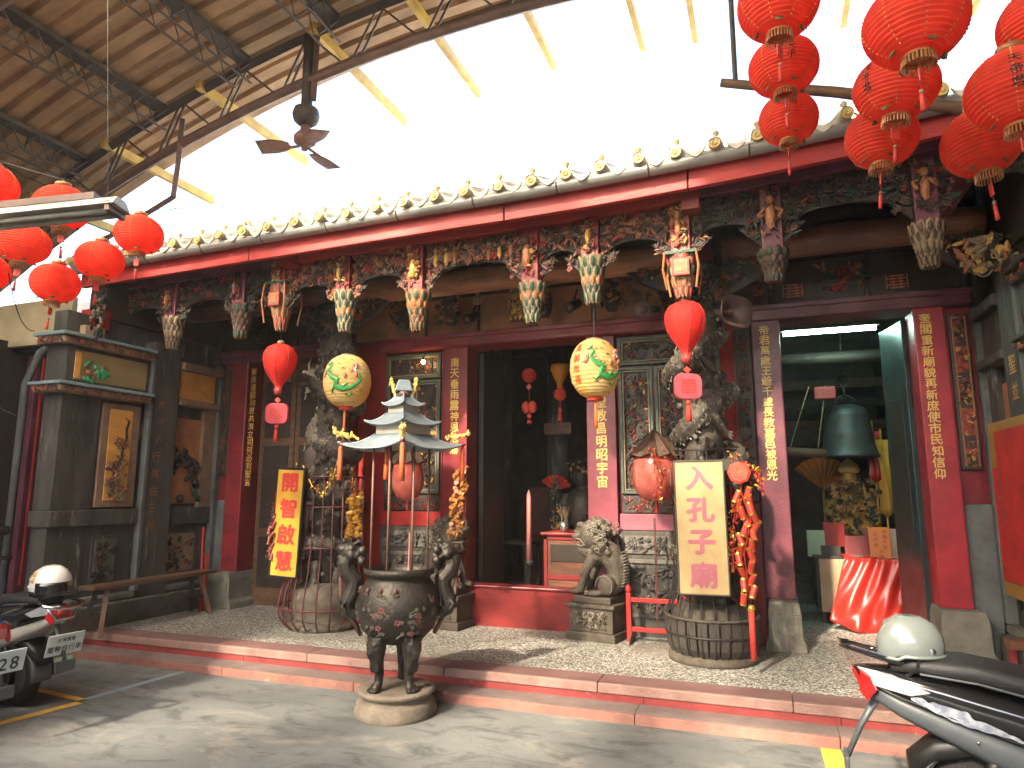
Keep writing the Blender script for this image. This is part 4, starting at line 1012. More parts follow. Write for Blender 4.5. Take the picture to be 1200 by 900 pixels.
for k in range(70):
    w = r.uniform(3.2, 6.2) if k < 60 else r.uniform(0, 6.28); z = r.choice((.58, .62, .66, .70, .74, .79, .83)); rr = .30 + .055 * math.sin(math.pi * min(1, max(0, (z - .52) / .40))); rr = {.58: .260, .62: .276, .66: .290, .70: .298, .74: .301, .79: .297, .83: .285}[z]
    c = Vector((BX + math.cos(w) * rr, BY + math.sin(w) * rr, z)); R = Matrix.Rotation(w, 3, 'Z'); big = r.random() < .3
    mb.mi = 0 if big else 1; s_ = .015 if big else .009
    for q in range(5):
        mb.ball(c + R @ Vector((0, math.cos(q * 1.257) * s_, math.sin(q * 1.257) * s_)), (.005, s_ * .7, s_ * .7), 5, 4, R)
    mb.mi = 1; mb.tube([c, c + R @ Vector((0, r.uniform(-.05, .05), r.uniform(-.05, .05)))], .004, 4)
stuff(mb.build('painted_flowers', ['burner_flower', 'burner_leaf'], B))
# gilt characters under the rim
mb = MB()
for w in (3.9, 4.35, 4.75, 5.15):
    c = Vector((BX + math.cos(w) * .272, BY + math.sin(w) * .272, .862)); mb.ball(c, (.022, .022, .022), 6, 5); mb.box(c + Vector((0, 0, -.022)), (.045, .045, .012), w)
mb.build('gilt_marks', 'c_umber', B)
vw = math.atan2(-BY, -BX)                                        # towards the court
leg_ang = [vw - .85, vw + .55, vw + 2.9]
for w in leg_ang:
    d = Vector((math.cos(w), math.sin(w), 0)); s_ = Vector((-d.y, d.x, 0)); P = lambda a, z: Vector((BX, BY, 0)) + d * (a * .86) + Vector((0, 0, z))
    mb = MB(); mb.tube([P(.21, .54), P(.225, .46), P(.215, .38), P(.185, .29), P(.19, .235), P(.215, .205), P(.23, .195)], [.068, .070, .050, .034, .031, .040, .038], 10)
    mb.ball(P(.27, .47), (.035, .035, .03)); mb.ball(P(.285, .44), (.03, .03, .02)); mb.ball(P(.27, .415), (.03, .03, .018))   # lion mask
    for q in (-1, 1):
        mb.ball(P(.275, .495) + s_ * q * .032, .02); mb.ball(P(.24, .53) + s_ * q * .055, (.022, .022, .03)); mb.ball(P(.235, .35) + s_ * q * .03, (.02, .02, .05))
        mb.ball(P(.245, .19) + s_ * q * .03, (.03, .022, .018), 8, 5, Matrix.Rotation(w, 3, 'Z'))
    mb.ball(P(.255, .19), (.032, .02, .018), 8, 5, Matrix.Rotation(w, 3, 'Z'))
    mb.build('leg', 'iron', B, remesh=.0085)
sd = Vector((-math.sin(vw), math.cos(vw), 0))                    # sideways as seen from the court
for q in (-1, 1):
    u = sd * q; P = lambda a, z, f=0: Vector((BX, BY, 0)) + u * (a * .9 - .01) + Vector((math.cos(vw), math.sin(vw), 0)) * f + Vector((0, 0, z))
    mb = MB(); mb.tube([P(.33, .66), P(.40, .70), P(.415, .77), P(.37, .84), P(.36, .91), P(.42, .97), P(.44, 1.03), P(.40, 1.09)], [.04, .054, .062, .06, .062, .066, .066, .06], 9)
    mb.ball(P(.40, 1.12), (.08, .08, .065)); mb.ball(P(.46, 1.135), (.055, .05, .036)); mb.ball(P(.465, 1.075), (.045, .04, .018))
    for k in range(9): mb.ball(P(.35 + .05 * math.sin(k * 2.1), 1.10 + .05 * math.cos(k * 1.7), .07 * math.sin(k)), .034)
    for f in (-1, 1):
        mb.tube([P(.39, 1.15, f * .03), P(.34, 1.19, f * .04), P(.31, 1.185, f * .05)], [.018, .013, .007], 6); mb.ball(P(.43, 1.155, f * .035), .016)
        mb.ball(P(.36, 1.09, f * .05), (.035, .035, .03)); mb.tube([P(.41, .78, f * .03), P(.45, .74, f * .07), P(.41, .70, f * .08)], [.02, .016, .012], 6)
    for k in range(12):
        t = k / 11; mb.ball(P(.46 - .06 * abs(math.sin(t * 4)), .72 + .32 * t), (.024, .02, .028), 6, 5)
    hd = mb.build('dragon_handle', 'iron', B, remesh=.0075)
    MB().tube([P(.40, 1.12), P(.475, .98), P(.465, .80), P(.30, .53)], [.014, .014, .014, .016], 8).build('handle_rod', 'rust_pole', hd, smooth=True)
# posts and roof
posts = []
for k in range(8):
    w = vw + RAD(22.5) + k * math.pi / 4; p = Vector((BX + math.cos(w) * .222, BY + math.sin(w) * .222, 0)); posts.append(p)
    if k in (1, 5): continue
    MB().tube([p + Vector((0, 0, .95)), p + Vector((0, 0, 1.88))], .0085, 8).build('post', 'rust_pole', B, smooth=True)
def tier(half, zt, ze, inner, lift, name):
    """square roof with a corner to the court, concave slopes and lifted corners"""
    mb = MB(); n = 8
    for f in range(4):
        w0, w1 = vw + f * math.pi / 2, vw + (f + 1) * math.pi / 2
        A = Vector((math.cos(w0), math.sin(w0), 0)); C_ = Vector((math.cos(w1), math.sin(w1), 0))
        def fn(u, v):
            k = 1 - v; rr = inner + (half - inner) * k; e = A.lerp(C_, u)
            e2 = e * (1 - .06 * (1 - (2 * u - 1) ** 2) * k)
            z = zt + (ze - zt) * (1 - (1 - k) ** 1.7) + lift * abs(2 * u - 1) ** 2.5 * k ** 2
            return Vector((BX, BY, z)) + e2 * rr
        mb.grid(fn, n * 2, 6)
    t = mb.build(name, 'steel_roof', B, smooth=True, solid=.008)
    for f in range(4):
        mb = MB(); w0 = vw + f * math.pi / 2; A = Vector((math.cos(w0), math.sin(w0), 0)); pts = []
        for i in range(7):
            k = i / 6; rr = inner + (half - inner) * k; pts.append(Vector((BX, BY, zt + (ze - zt) * (1 - (1 - k) ** 1.7) + lift * k ** 2 + .004)) + A * rr)
        mb.tube(pts, .009, 6); mb.build('hip_ridge', 'steel_roof', t, smooth=True)
    return t
t1 = tier(.475, 1.965, 1.85, .20, .05, 'lower_roof')
t2 = tier(.29, 2.125, 2.03, .12, .035, 'middle_roof')
t3 = tier(.165, 2.27, 2.175, .045, .025, 'upper_roof')
for z0, z1, h, m in ((1.95, 2.05, .20, 'white_enamel'), (2.115, 2.185, .115, 'white_enamel')):
    MB().box((BX, BY, (z0 + z1) / 2), (h * 1.414, h * 1.414, z1 - z0), vw + math.pi / 4).build('roof_drum', m, B, bev=.004)
MB().lathe([(.055, 0), (.045, .03), (.04, .05)], 12, (BX, BY, 2.255)).build('finial_neck', 'rust_pole', B, smooth=True)
MB().prism([(-.07, 0), (.07, 0), (.04, .085), (-.04, .085)], -.045, .045, Matrix.Translation((BX, BY, 2.295)) @ Matrix.Rotation(vw + math.pi / 2, 4, 'Z')).build('finial', 'steel_roof', B, bev=.006)
def gold_dragon(c, u, s_, par):
    mb = MB(); c = Vector(c); u = Vector(u).normalized()
    pts = [c + u * (a * s_) + Vector((0, 0, b * s_)) for a, b in ((-.9, 0), (-.55, .25), (-.2, .12), (.15, .35), (.45, .25), (.65, .5))]
    mb.tube(pts, [s_ * .08, s_ * .14, s_ * .17, s_ * .18, s_ * .16, s_ * .12], 6); mb.ball(pts[-1] + u * s_ * .1, (s_ * .2,) * 3, 6, 5); r = random.Random(int(c.x * 1000))
    for k in range(16): p = r.choice(pts); mb.ball(p + Vector((r.uniform(-.2, .2), r.uniform(-.2, .2), r.uniform(-.1, .35))) * s_, (s_ * .09, s_ * .09, s_ * .14), 5, 4)
    for k in (-1, 1): mb.tube([pts[-1], pts[-1] + u * s_ * .1 + Vector((0, 0, .35 * s_)) + Vector((-u.y, u.x, 0)) * k * s_ * .15], [s_ * .06, s_ * .02], 5)
    return mb.build('gold_dragon', 'gold_leaf', par)
for f in range(4):
    w0 = vw + f * math.pi / 2; A = Vector((math.cos(w0), math.sin(w0), 0))
    gold_dragon(Vector((BX, BY, 1.93)) + A * .42, A, .10, t1)
for q in (-1, 1): gold_dragon(Vector((BX, BY, 2.30)) + sd * q * .08, sd * q * .3 + Vector((0, 0, 1)), .07, B)
def tassel(c, h, rad, m, par, cap='gold', world=True):
    mb = MB(); c = Vector(c); mb.mi = 1; mb.ball(c, rad * 1.1, 8, 6); mb.mi = 0
    mb.lathe([(rad * .5, -rad), (rad, -rad * 2.2), (rad * 1.05, -h * .6), (rad * 1.2, -h), (.001, -h * 1.0)], 10, c)
    return mb.build('tassel', [m, cap], par, smooth=True, world=world)
for f in range(4):
    w0 = vw + f * math.pi / 2; A = Vector((math.cos(w0), math.sin(w0), 0)); tassel(Vector((BX, BY, 1.895)) + A * .45, .27, .017, 'tassel_orange', B, 'c_red')
tassel(Vector((BX - .05, BY - .14, 1.86)), .23, .017, 'tassel_orange', B, 'c_red')
for dx, dy, h in ((-.08, -.05, .24), (.03, .08, .3)):
    s_ = MB().tube([(BX + dx, BY + dy, .94), (BX + dx + .005, BY + dy, .94 + h)], .004, 6).build('incense_stick', 'incense_pink', loc=(BX + dx, BY + dy, .94), world=True)
    tag(s_, 'tall pink incense stick at the back of the burner bowl' if h > .27 else 'short pink incense stick in the ash at the front of the burner', 'incense stick')

# ------------------------------------------------------------------ hanging lanterns
mat('lantern_fringe', (.55, .26, .10), (.40, .16, .06), 60, .5, metal=.2)
def ell_text(text, R, H, lon, size, step, z0, m, par, bold=.02):
    mb = MB()
    for i, ch in enumerate(text):
        vs, fs = glyph(ch, bold); out = []
        for x, y in vs:
            z = z0 - step * i + y * size; rr = R * math.sqrt(max(.02, 1 - (z / H) ** 2)) + .004; a = lon + x * size / rr
            out.append((math.cos(a) * rr, math.sin(a) * rr, z))
        mb.add(out, fs)
    return mb.build('lantern_text', m, par, world=False)
def red_lantern(label, R=.18, H=.155, text=None, card=True, card_col='tag_red'):
    L = thing('red_lantern', label, 'lantern', group='red lanterns strung over the court')
    prof = []; n = 44
    for i in range(n + 1):
        a = -1.33 + 2.66 * i / n; rib = .0032 * (1 if i % 2 else -1)
        prof.append((R * math.cos(a) + rib, H * math.sin(a) * 1.03))
    body = MB().lathe(prof, 40, cap=False).build('lantern_body', 'lantern_red', L, smooth=False, world=False)
    mb = MB()
    for k in range(8):
        w = k * math.pi / 4 + .3
        for i in range(3, 40):
            if i % 2: continue
            a = -1.2 + 2.4 * i / 42; rr = R * math.cos(a) + .004
            mb.box((math.cos(w) * rr, math.sin(w) * rr, H * math.sin(a) * 1.03), (.004, .0035, .007), w)
    stuff(mb.build('gold_seam', 'gold', L, world=False))
    MB().lathe([(.045, 0), (.055, .012), (.05, .03), (.02, .035), (.008, .05), (.001, .05)], 16, (0, 0, H)).build('top_cap', 'cap_gold', L, smooth=True, world=False)
    mb = MB(); mb.lathe([(.058, .012), (.06, 0), (.052, 0), (.05, .012)], 20, (0, 0, -H - .008))
    for k in range(26):
        w = k * 2 * math.pi / 26; mb.tube([(math.cos(w) * .056, math.sin(w) * .056, -H - .006), (math.cos(w) * .058, math.sin(w) * .058, -H - .04)], .0035, 4)
    mb.build('fringe_ring', 'lantern_fringe', L, world=False)
    mb = MB()
    for k in range(4):
        w = k * math.pi / 2 + .6; R_m = Matrix.Rotation(w, 3, 'Z') @ Matrix.Rotation(RAD(55), 3, 'Y')
        mb.ball((math.cos(w) * R * .52, math.sin(w) * R * .52, -H * .88), (.024, .02, .006), 7, 4, R_m)
    mb.build('gilt_leaves', 'leaf_olive', L, world=False)
    if card:
        c = MB().bb((-.022, -.004, -H - .115), (.022, .004, -H - .055)).build('paper_card', card_col, L, bev=.004, world=False)
        MB().tube([(0, 0, -H), (0, .005, -H - .08), (0, 0, -H - .14)], .0015, 4).build('thread', 'tassel_red', c, world=False)
    tassel((0, 0, -H - .15), .085, .009, 'tassel_red', L, 'c_cream', False)
    if text:
        for q in range(2): ell_text(text, R, H, math.radians(q * 180 + 20), .046, .05, .055, 'ink', L, .012)
    return L
lan = {}
proto = red_lantern('x', text='五夫子'); proto2 = red_lantern('y', text='帝君'); proto3 = red_lantern('z', text='天帝君'); proto4 = red_lantern('w', text=None)
LANT = [  # px, py, width px, prototype, heading, label, hang height
    (163, 275, 54, 4, 0.2, 'red ribbed lantern nearest the temple gutter in the left cluster', .25),
    (117, 305, 53, 4, 1.0, 'second red lantern from the gutter in the left cluster, above the red carton', .3),
    (65, 332, 54, 4, 1.9, 'lowest red ribbed lantern of the left cluster, before the cream fascia board', .3),
    (27, 285, 59, 1, 3.8, 'red ribbed lantern hanging just below the long lamp fixture', .3),
    (73, 243, 62, 4, 0.6, 'red ribbed lantern partly hidden behind the long lamp fixture', .3),
    (-12, 217, 60, 4, 2.4, 'red lantern cut by the left edge of the picture, above the lamp fixture', .3),
    (-20, 318, 56, 4, 3.2, 'red lantern cut by the left edge, below the lamp fixture', .3),
    (912, 4, 92, 4, 4.1, 'topmost lantern of the left string at upper right, cut by the top edge', .2),
    (918, 79, 78, 1, 4.55, 'red lantern with black characters in the middle of the left string', .2),
    (924, 140, 69, 2, 4.5, 'small red lantern at the bottom of the left string, before the eave board', .2),
    (1072, 28, 116, 2, 4.45, 'largest red lantern of the right cluster, at the top of the middle string', .2),
    (1050, 103, 94, 3, 3.5, 'red lantern halfway along the middle string, before the bamboo pole', .2),
    (1033, 161, 83, 4, 4.5, 'red lantern at the bottom of the middle string, its card against dark carvings', .2),
    (1190, 105, 106, 3, 4.1, 'red lantern of the right string cut by the right edge, above the last one', .2),
    (1150, 167, 88, 2, 4.75, 'red lantern at the bottom of the right string, its card above the white stand-off', .2),
    (1228, 25, 104, 1, 3.9, 'topmost lantern of the right string, cut by the top right corner', .2)]
LANT[14] = LANT[14][:5] + ('red lantern at the bottom of the right string, low before the carved post', .2)
used = set(); lan_pos = []
for px, py, w, pk, rz, lb, hh in LANT:
    p = at(px, py, D=FPX * .37 / w); pr = (None, proto, proto2, proto3, proto4)[pk]
    if pk in used: o = copytree(pr, p, rz, lb)
    else: o = pr; o.location = p; o['label'] = lb; used.add(pk)
    o.rotation_euler = (rnd.uniform(-.09, .09), rnd.uniform(-.09, .09), rz); o.scale = (1, rnd.uniform(.94, 1.02), rnd.uniform(.93, 1.05))
    lan_pos.append(p)
def wire(pts, name, label, r_=.003, m='cable'):
    return tag(MB().tube(pts, r_, 5).build(name, m, loc=pts[0]), label, 'wire')
def sag(a, b, d, n=10):
    a, b = Vector(a), Vector(b); return [a.lerp(b, i / n) - Vector((0, 0, d * 4 * (i / n) * (1 - i / n))) for i in range(n + 1)]
for idx, lb in (((7, 8, 9), 'lantern wire of the left string in the right cluster'), ((10, 11, 12), 'lantern wire of the middle string in the right cluster'), ((15, 13, 14), 'lantern wire of the right string in the right cluster')):
    pts = [lan_pos[i] + Vector((0, 0, .20)) for i in idx]; d = (pts[2] - pts[0]).normalized()
    wire([pts[0] - d * 1.2 + Vector((0, 0, .35))] + pts + [Vector((pts[2].x, 4.85, pts[2].z + .12))], 'lantern_wire', lb)
pts = [lan_pos[i] + Vector((0, 0, .20)) for i in (5, 4)]; wire([pts[0] + Vector((-1, -.1, .3)), pts[0], pts[1], lan_pos[0] + Vector((0, 0, .20)), Vector((-4.6, 4.9, 4.3))], 'lantern_wire', 'upper lantern wire of the left cluster')
pts = [lan_pos[i] + Vector((0, 0, .20)) for i in (6, 3, 2, 1)]; wire([pts[0] + Vector((-1, -.1, .3))] + pts + [Vector((-4.9, 4.4, 4.1))], 'lantern_wire', 'lower lantern wire of the left cluster')

def ppm(p): return FPX / ((Vector(p) - Vector((0, 0, CAMH))) @ _fw)
def pear(px, py, Y, wpx, label, top):
    p = at(px, py, Y=Y); R = wpx / ppm(p) / 2; k = R / .13
    L = thing('pear_lantern', label, 'lantern', p, .4, 'red pear-shaped silk lanterns')
    n = 32; prof = [(.02, .145), (.05, .142), (.10, .115), (.127, .065), (.13, .02), (.117, -.04), (.085, -.10), (.05, -.15), (.028, -.185), (.03, -.20)]
    MB().lathe([(a * k, b * k) for a, b in prof], 28, cap=False).build('silk_body', 'pear_red', L, smooth=True, world=False)
    mb = MB()
    for q in range(8):
        w = q * math.pi / 4; mb.tube([(math.cos(w) * (a * k + .001), math.sin(w) * (a * k + .001), b * k) for a, b in prof], .003, 5)
    mb.build('ribs', 'c_red', L, world=False)
    MB().lathe([(.024 * k, 0), (.03 * k, .02 * k), (.02 * k, .035 * k)], 12, (0, 0, .14 * k)).build('top_cap', 'c_cream', L, smooth=True, world=False)
    MB().lathe([(.03 * k, 0), (.035 * k, -.03 * k), (.028 * k, -.06 * k)], 12, (0, 0, -.195 * k)).build('collar', 'c_red', L, smooth=True, world=False)
    mb = MB().box((0, 0, -.295 * k), (.034 * k, .012 * k, .034 * k), 0, Matrix.Rotation(RAD(45), 3, 'Y')); mb.build('bead', 'tag_red', L, bev=.003, world=False)
    c = MB().loft([(-.02 * k, -.40 * k, .085 * k, .08 * k, 4), (.02 * k, -.40 * k, .085 * k, .08 * k, 4)], 24); c.M = None
    for i, v in enumerate(c.v): c.v[i] = (v[1], v[0], v[2])
    c = c.build('tag_plate', 'tag_pink', L, bev=.004, world=False)
    mb = MB()
    for i in range(5):
        mb.box((0, -.022 * k, (-.44 + .02 * i) * k), (.085 * k, .003, .006 * k)); mb.box(((-.04 + .02 * i) * k, -.0225 * k, -.40 * k), (.005 * k, .003, .08 * k))
    mb.build('tag_seal', 'sign_red', c, world=False)
    MB().tube([(0, 0, -.25 * k), (0, 0, -.5 * k)], .003, 5).build('cord', 'tassel_red', L, world=False)
    tassel((0, 0, -.50 * k), .12 * k, .016 * k, 'tassel_red', L, 'tag_red', False)
    MB().tube([(0, 0, .16 * k), (0, 0, top - p.z)], .0025, 5).build('hanging_wire', 'cable', L, world=False)
    return L
pear(328, 425, 5.32, 39, 'red pear-shaped silk lantern with a pink tag above the yellow sign', 3.75)
pear(803, 380, 5.32, 48, 'red pear-shaped silk lantern with a pink tag before the right dragon column', 3.75)
def egg(px, py, Y, wpx, hpx, label, top, rz):
    p = at(px, py, Y=Y); R = wpx / ppm(p) / 2; H = hpx / ppm(p) / 2
    L = thing('painted_lantern', label, 'lantern', p, rz, 'painted yellow lanterns')
    n = 36; prof = []
    for i in range(n + 1):
        a = -1.30 + 2.6 * i / n; prof.append((R * abs(math.cos(a)) ** .8 + .0015 * (-1) ** i, H * math.sin(a) * 1.02))
    MB().lathe(prof, 40, cap=False).build('lantern_body', 'egg_yellow', L, smooth=False, world=False)
    def sp(a, z): rr = R * abs(math.cos(math.asin(max(-.98, min(.98, z / H / 1.02))))) ** .8 + .003; return Vector((math.cos(a) * rr, math.sin(a) * rr, z))
    mb = MB()
    for base in (0, math.pi):
        path = [(-.35, .62), (-.15, .45), (-.3, .25), (-.05, .05), (.2, -.05), (.1, -.3), (.4, -.42), (.75, -.35), (1.0, -.2), (1.2, 0), (1.05, .3)]
        pts = []
        for (a0, z0), (a1, z1) in zip(path, path[1:]):
            for q in range(4): t = q / 4; pts.append(sp(base + a0 + (a1 - a0) * t, (z0 + (z1 - z0) * t) * H))
        mb.mi = 0; mb.tube(pts, [.008 + .017 * math.sin(math.pi * min(1, i / len(pts) * 1.05)) for i in range(len(pts))], 6, flat=.5)
        for a, z in ((-.4, .2), (.05, -.35), (-.25, .65), (.85, -.55), (.6, -.2)):
            mb.mi = 0; mb.tube([sp(base + a, z * H), sp(base + a - .15, (z - .12) * H), sp(base + a - .3, (z - .05) * H)], [.015, .011, .005], 5, flat=.5)
        for a, z in ((.85, .45), (.75, .3), (1.0, .5), (-.42, .3), (-.5, .15), (.5, .1), (.95, .15)):
            mb.mi = 1; mb.ball(sp(base + a, z * H), (.018, .018, .026), 6, 4)
        for i in range(3, len(pts) - 2, 2):
            mb.mi = 1; o_ = Vector((pts[i].x, pts[i].y, 0)).normalized(); t_ = (pts[i + 1] - pts[i - 1]).normalized(); s_ = o_.cross(t_).normalized(); mb.tube([pts[i] + s_ * .018, pts[i] + s_ * .038 + t_ * .01], [.007, .002], 4)
        for a, z in ((.1, .55), (.35, .35), (.5, -.62), (1.15, -.45), (-.15, -.55), (.3, .75), (.75, .72)):
            mb.mi = 0 if z < .4 else 1; mb.tube([sp(base + a + .06 * k_, (z + .05 * math.sin(k_ * 1.4)) * H) for k_ in range(4)], [.004, .009, .007, .003], 5, flat=.5)
        for a, z in ((.88, .38), (.95, .42), (.92, .30)): mb.mi = 2; mb.ball(sp(base + a, z * H), (.012, .012, .014), 6, 4)
        for k in range(14):
            mb.mi = 1 if k % 2 else 0; a = base - .4 + k * .12; mb.ball(sp(a, -.86 * H), (.008, .008, .004), 5, 4)
    stuff(mb.build('painted_dragon', ['paint_green', 'paint_rose', 'plate_white'], L, world=False))
    mb = MB()
    for base in (-.95, math.pi - .95):
        for i, ch in enumerate('風調雨順'):
            vs, fs = glyph(ch, .008); out = []
            for x, y in vs:
                z = H * (.62 - .36 * i) + y * H * .30; q = sp(base + x * H * .30 / R, z); out.append(q)
            mb.add(out, fs)
    stuff(mb.build('lantern_text', 'paint_redtext', L, world=False))
    MB().lathe([(R * .3, 0), (R * .32, .012), (R * .1, .02)], 14, (0, 0, H * .98)).build('top_cap', 'c_cream', L, smooth=True, world=False)
    MB().lathe([(R * .3, 0), (R * .31, -.03), (R * .26, -.035)], 14, (0, 0, -H * .97)).build('bottom_ring', 'tag_red', L, smooth=True, world=False)
    tassel((R * .1, 0, -H * 1.12), .22, .012, 'tassel_orange', L, 'gold', False)
    for q in (-1, 1): MB().tube([(q * .02, 0, H), (q * .02, 0, top - p.z)], .002, 5).build('hanging_wire', 'cable', L, world=False)
    return L
mat('paint_green', (.03, .26, .06), (.05, .34, .10), 20, .5); mat('paint_rose', (.62, .16, .14), (.6, .26, .10), 20, .5); mat('paint_redtext', (.40, .025, .015), (.32, .02, .015), 20, .5)
egg(407, 447, 5.32, 55, 61, 'yellow painted dragon lantern hanging left of the burner roof', 3.05, 4.7)
egg(697, 432, 5.32, 58, 69, 'yellow painted dragon lantern with red characters at the centre doorway', 3.12, 5.09)
def wrapped(px, py, Y, wpx, hpx, label, top):
    p = at(px, py, Y=Y); R = wpx / ppm(p) / 2; H = hpx / ppm(p) / 2; L = thing('wrapped_lantern', label, 'lantern', p, .3, 'lanterns wrapped in plastic')
    MB().lathe([(R * .3, -H), (R * .7, -H * .85), (R * .98, -H * .4), (R, .1 * H), (R * .9, H * .6), (R * .6, H)], 20, cap=False).build('lantern_body', 'wrap_pink', L, smooth=True, world=False)
    mb = MB()
    for k in range(12):
        w = k * math.pi / 6; mb.tube([(math.cos(w) * R * a, math.sin(w) * R * a, H * b) for a, b in ((.35, -1), (.99, -.4), (1.01, .1), (.62, 1))], .0025, 4)
    mb.build('folds', 'c_cream', L, world=False)
    n = 16; vs = [(0, 0, H * 1.75)]
    for k in range(n): w = k * 2 * math.pi / n; q = 1.18 if k % 2 else 1.0; vs.append((math.cos(w) * R * q, math.sin(w) * R * q, H * (.62 + (.12 if k % 2 else 0))))
    MB().add(vs, [(0, 1 + k, 1 + (k + 1) % n) for k in range(n)]).build('plastic_hood', 'c_umber', L, world=False, solid=.004)
    MB().tube([(0, 0, H * 1.7), (0, 0, top - p.z)], .003, 5).build('hanging_wire', 'cable', L, world=False)
    tassel((0, 0, -H), .1, .012, 'tassel_red', L, 'gold', False)
    return L
wrapped(768, 556, 5.95, 54, 62, 'plastic-wrapped pink lantern with a brown hood left of the cream sign', 3.5)
wrapped(478, 560, 5.95, 37, 52, 'plastic-wrapped pink lantern seen through the poles of the burner', 3.5)
def small_lantern(px, py, Y, wpx, label, kind):
    p = at(px, py, Y=Y); R = wpx / ppm(p) / 2; L = thing('hall_lantern', label, 'lantern', p, 0, 'small lanterns in the centre hall')
    if kind == 0:
        MB().lathe([(R * math.cos(a), R * math.sin(a)) for a in [-1.45 + 2.9 * i / 16 for i in range(17)]], 20).build('lantern_body', 'lantern_red', L, smooth=True, world=False)
        q = R
        MB().box((0, 0, -q * 1.6), (q * .6, q * .3, q * .6), 0, Matrix.Rotation(RAD(45), 3, 'Y')).build('bead', 'tag_red', L, world=False)
        for s_ in (-1, 1): MB().ball((s_ * q * .5, 0, -q * 4.4), (q * .62, q * .35, q * .85), 10, 7).build('fruit_charm', 'tag_red', L, smooth=True, world=False)
        MB().tube([(0, 0, -q), (0, 0, -q * 6)], .004, 5).build('cord', 'tassel_red', L, world=False); tassel((0, 0, -q * 5.6), q * 1.1, q * .3, 'tassel_red', L, 'tag_red', False)
    else:
        MB().lathe([(R * .2, R * .75), (R * .9, R * .6), (R, R * .1), (R * .7, -R * .7), (R * .3, -R * 1.5), (R * .35, -R * 1.9)], 20).build('lantern_body', 'lantern_orange', L, smooth=True, world=False)
        MB().ball((0, 0, -R * 2.6), R * .68, 12, 8).build('lower_globe', 'lantern_red', L, smooth=True, world=False)
        MB().tube([(0, 0, -R * 3.2), (0, 0, -R * 6)], .004, 5).build('cord', 'tassel_red', L, world=False); tassel((0, 0, -R * 4.2), R * 1.2, R * .2, 'tassel_red', L, 'tag_red', False)
    MB().tube([(0, 0, R), (0, 0, 3.85 - p.z)], .003, 5).build('hanging_wire', 'cable', L, world=False)
small_lantern(620, 440, 7.4, 17, 'small red round lantern with fruit charms inside the centre doorway', 0)
small_lantern(656, 434, 7.4, 22, 'small orange lantern over a red globe inside the centre doorway', 1)

# ------------------------------------------------------------------ signs
def sign(c0, c1, Y, text, bg_, ink_, label, tilt, size, frame='black_paint', fw=.02):
    (xa, za), (xb, zb) = c0, c1; w, h = xb - xa, zb - za; S = thing('hanging_sign', label, 'sign', ((xa + xb) / 2, Y, za)); S.rotation_euler = (0, tilt, 0)
    MB().bb((-w / 2, -.012, 0), (w / 2, .012, h)).build('board', bg_, S, world=False)
    mb = MB()
    for lo, hi in (((-w / 2 - fw, -.022, -fw), (-w / 2, .018, h + fw)), ((w / 2, -.022, -fw), (w / 2 + fw, .018, h + fw)), ((-w / 2, -.022, -fw), (w / 2, .018, 0)), ((-w / 2, -.022, h), (w / 2, .018, h + fw))): mb.bb(lo, hi)
    mb.build('frame', frame, S, bev=.003, world=False)
    st = h / len(text); letters(MB(), text, (0, -.0135, h - st * .5), (1, 0, 0), (0, 0, 1), st * size, st * .98, .042, 1.08, .02, 1).build('sign_text', ink_, S, world=False)
    return S
sign((-.665, .755), (-.295, 1.78), 5.63, '入孔子廟', 'sign_cream', 'sign_pink', 'cream sign with four large pink characters hung before the right dragon column', RAD(-.5), .80, 'truss', .012)
sign((-4.655, .72), (-4.345, 1.76), 5.66, '開智啟慧', 'sign_yellow', 'sign_red', 'yellow sign with four red characters hung before the left dragon column', RAD(2.2), .78, 'black_paint', .022)

# ------------------------------------------------------------------ iron cages round the dragon columns
def cage(X, k, m, label, ztop, nb):
    C_ = thing('column_cage', label, 'cage', (X, 6.05, PZ)); prof = [(.28, .015), (.38, .03), (.45, .12), (.465, .24), (.44, .38), (.38, .60), (.345, .95), (.34, ztop)]
    for j in range(nb):
        w = 2 * math.pi * j / nb; MB().tube([(math.cos(w) * r_ * k, math.sin(w) * r_ * k, z) for r_, z in prof], .0075, 6).build('bar', m, C_, smooth=True, world=False)
    for r_, z in ((.28, .012), (.468, .22), (.362, .80), (.345, 1.2), (.345, ztop)):
        MB().tube([(math.cos(w * .262) * r_ * k, math.sin(w * .262) * r_ * k, z) for w in range(24)], .009, 6, True).build('hoop', m, C_, smooth=True, world=False)
    return C_
mat('cage_red', (.11, .024, .026), (.06, .018, .02), 12, .5); mat('cage_black', (.03, .024, .022), (.02, .018, .018), 12, .5)
cage(-4.27, 1.0, 'cage_red', 'round red iron cage standing about the left dragon column', 1.5, 22)
cage(-.47, .80, 'cage_black', 'round black iron cage standing about the right dragon column', 1.7, 22)
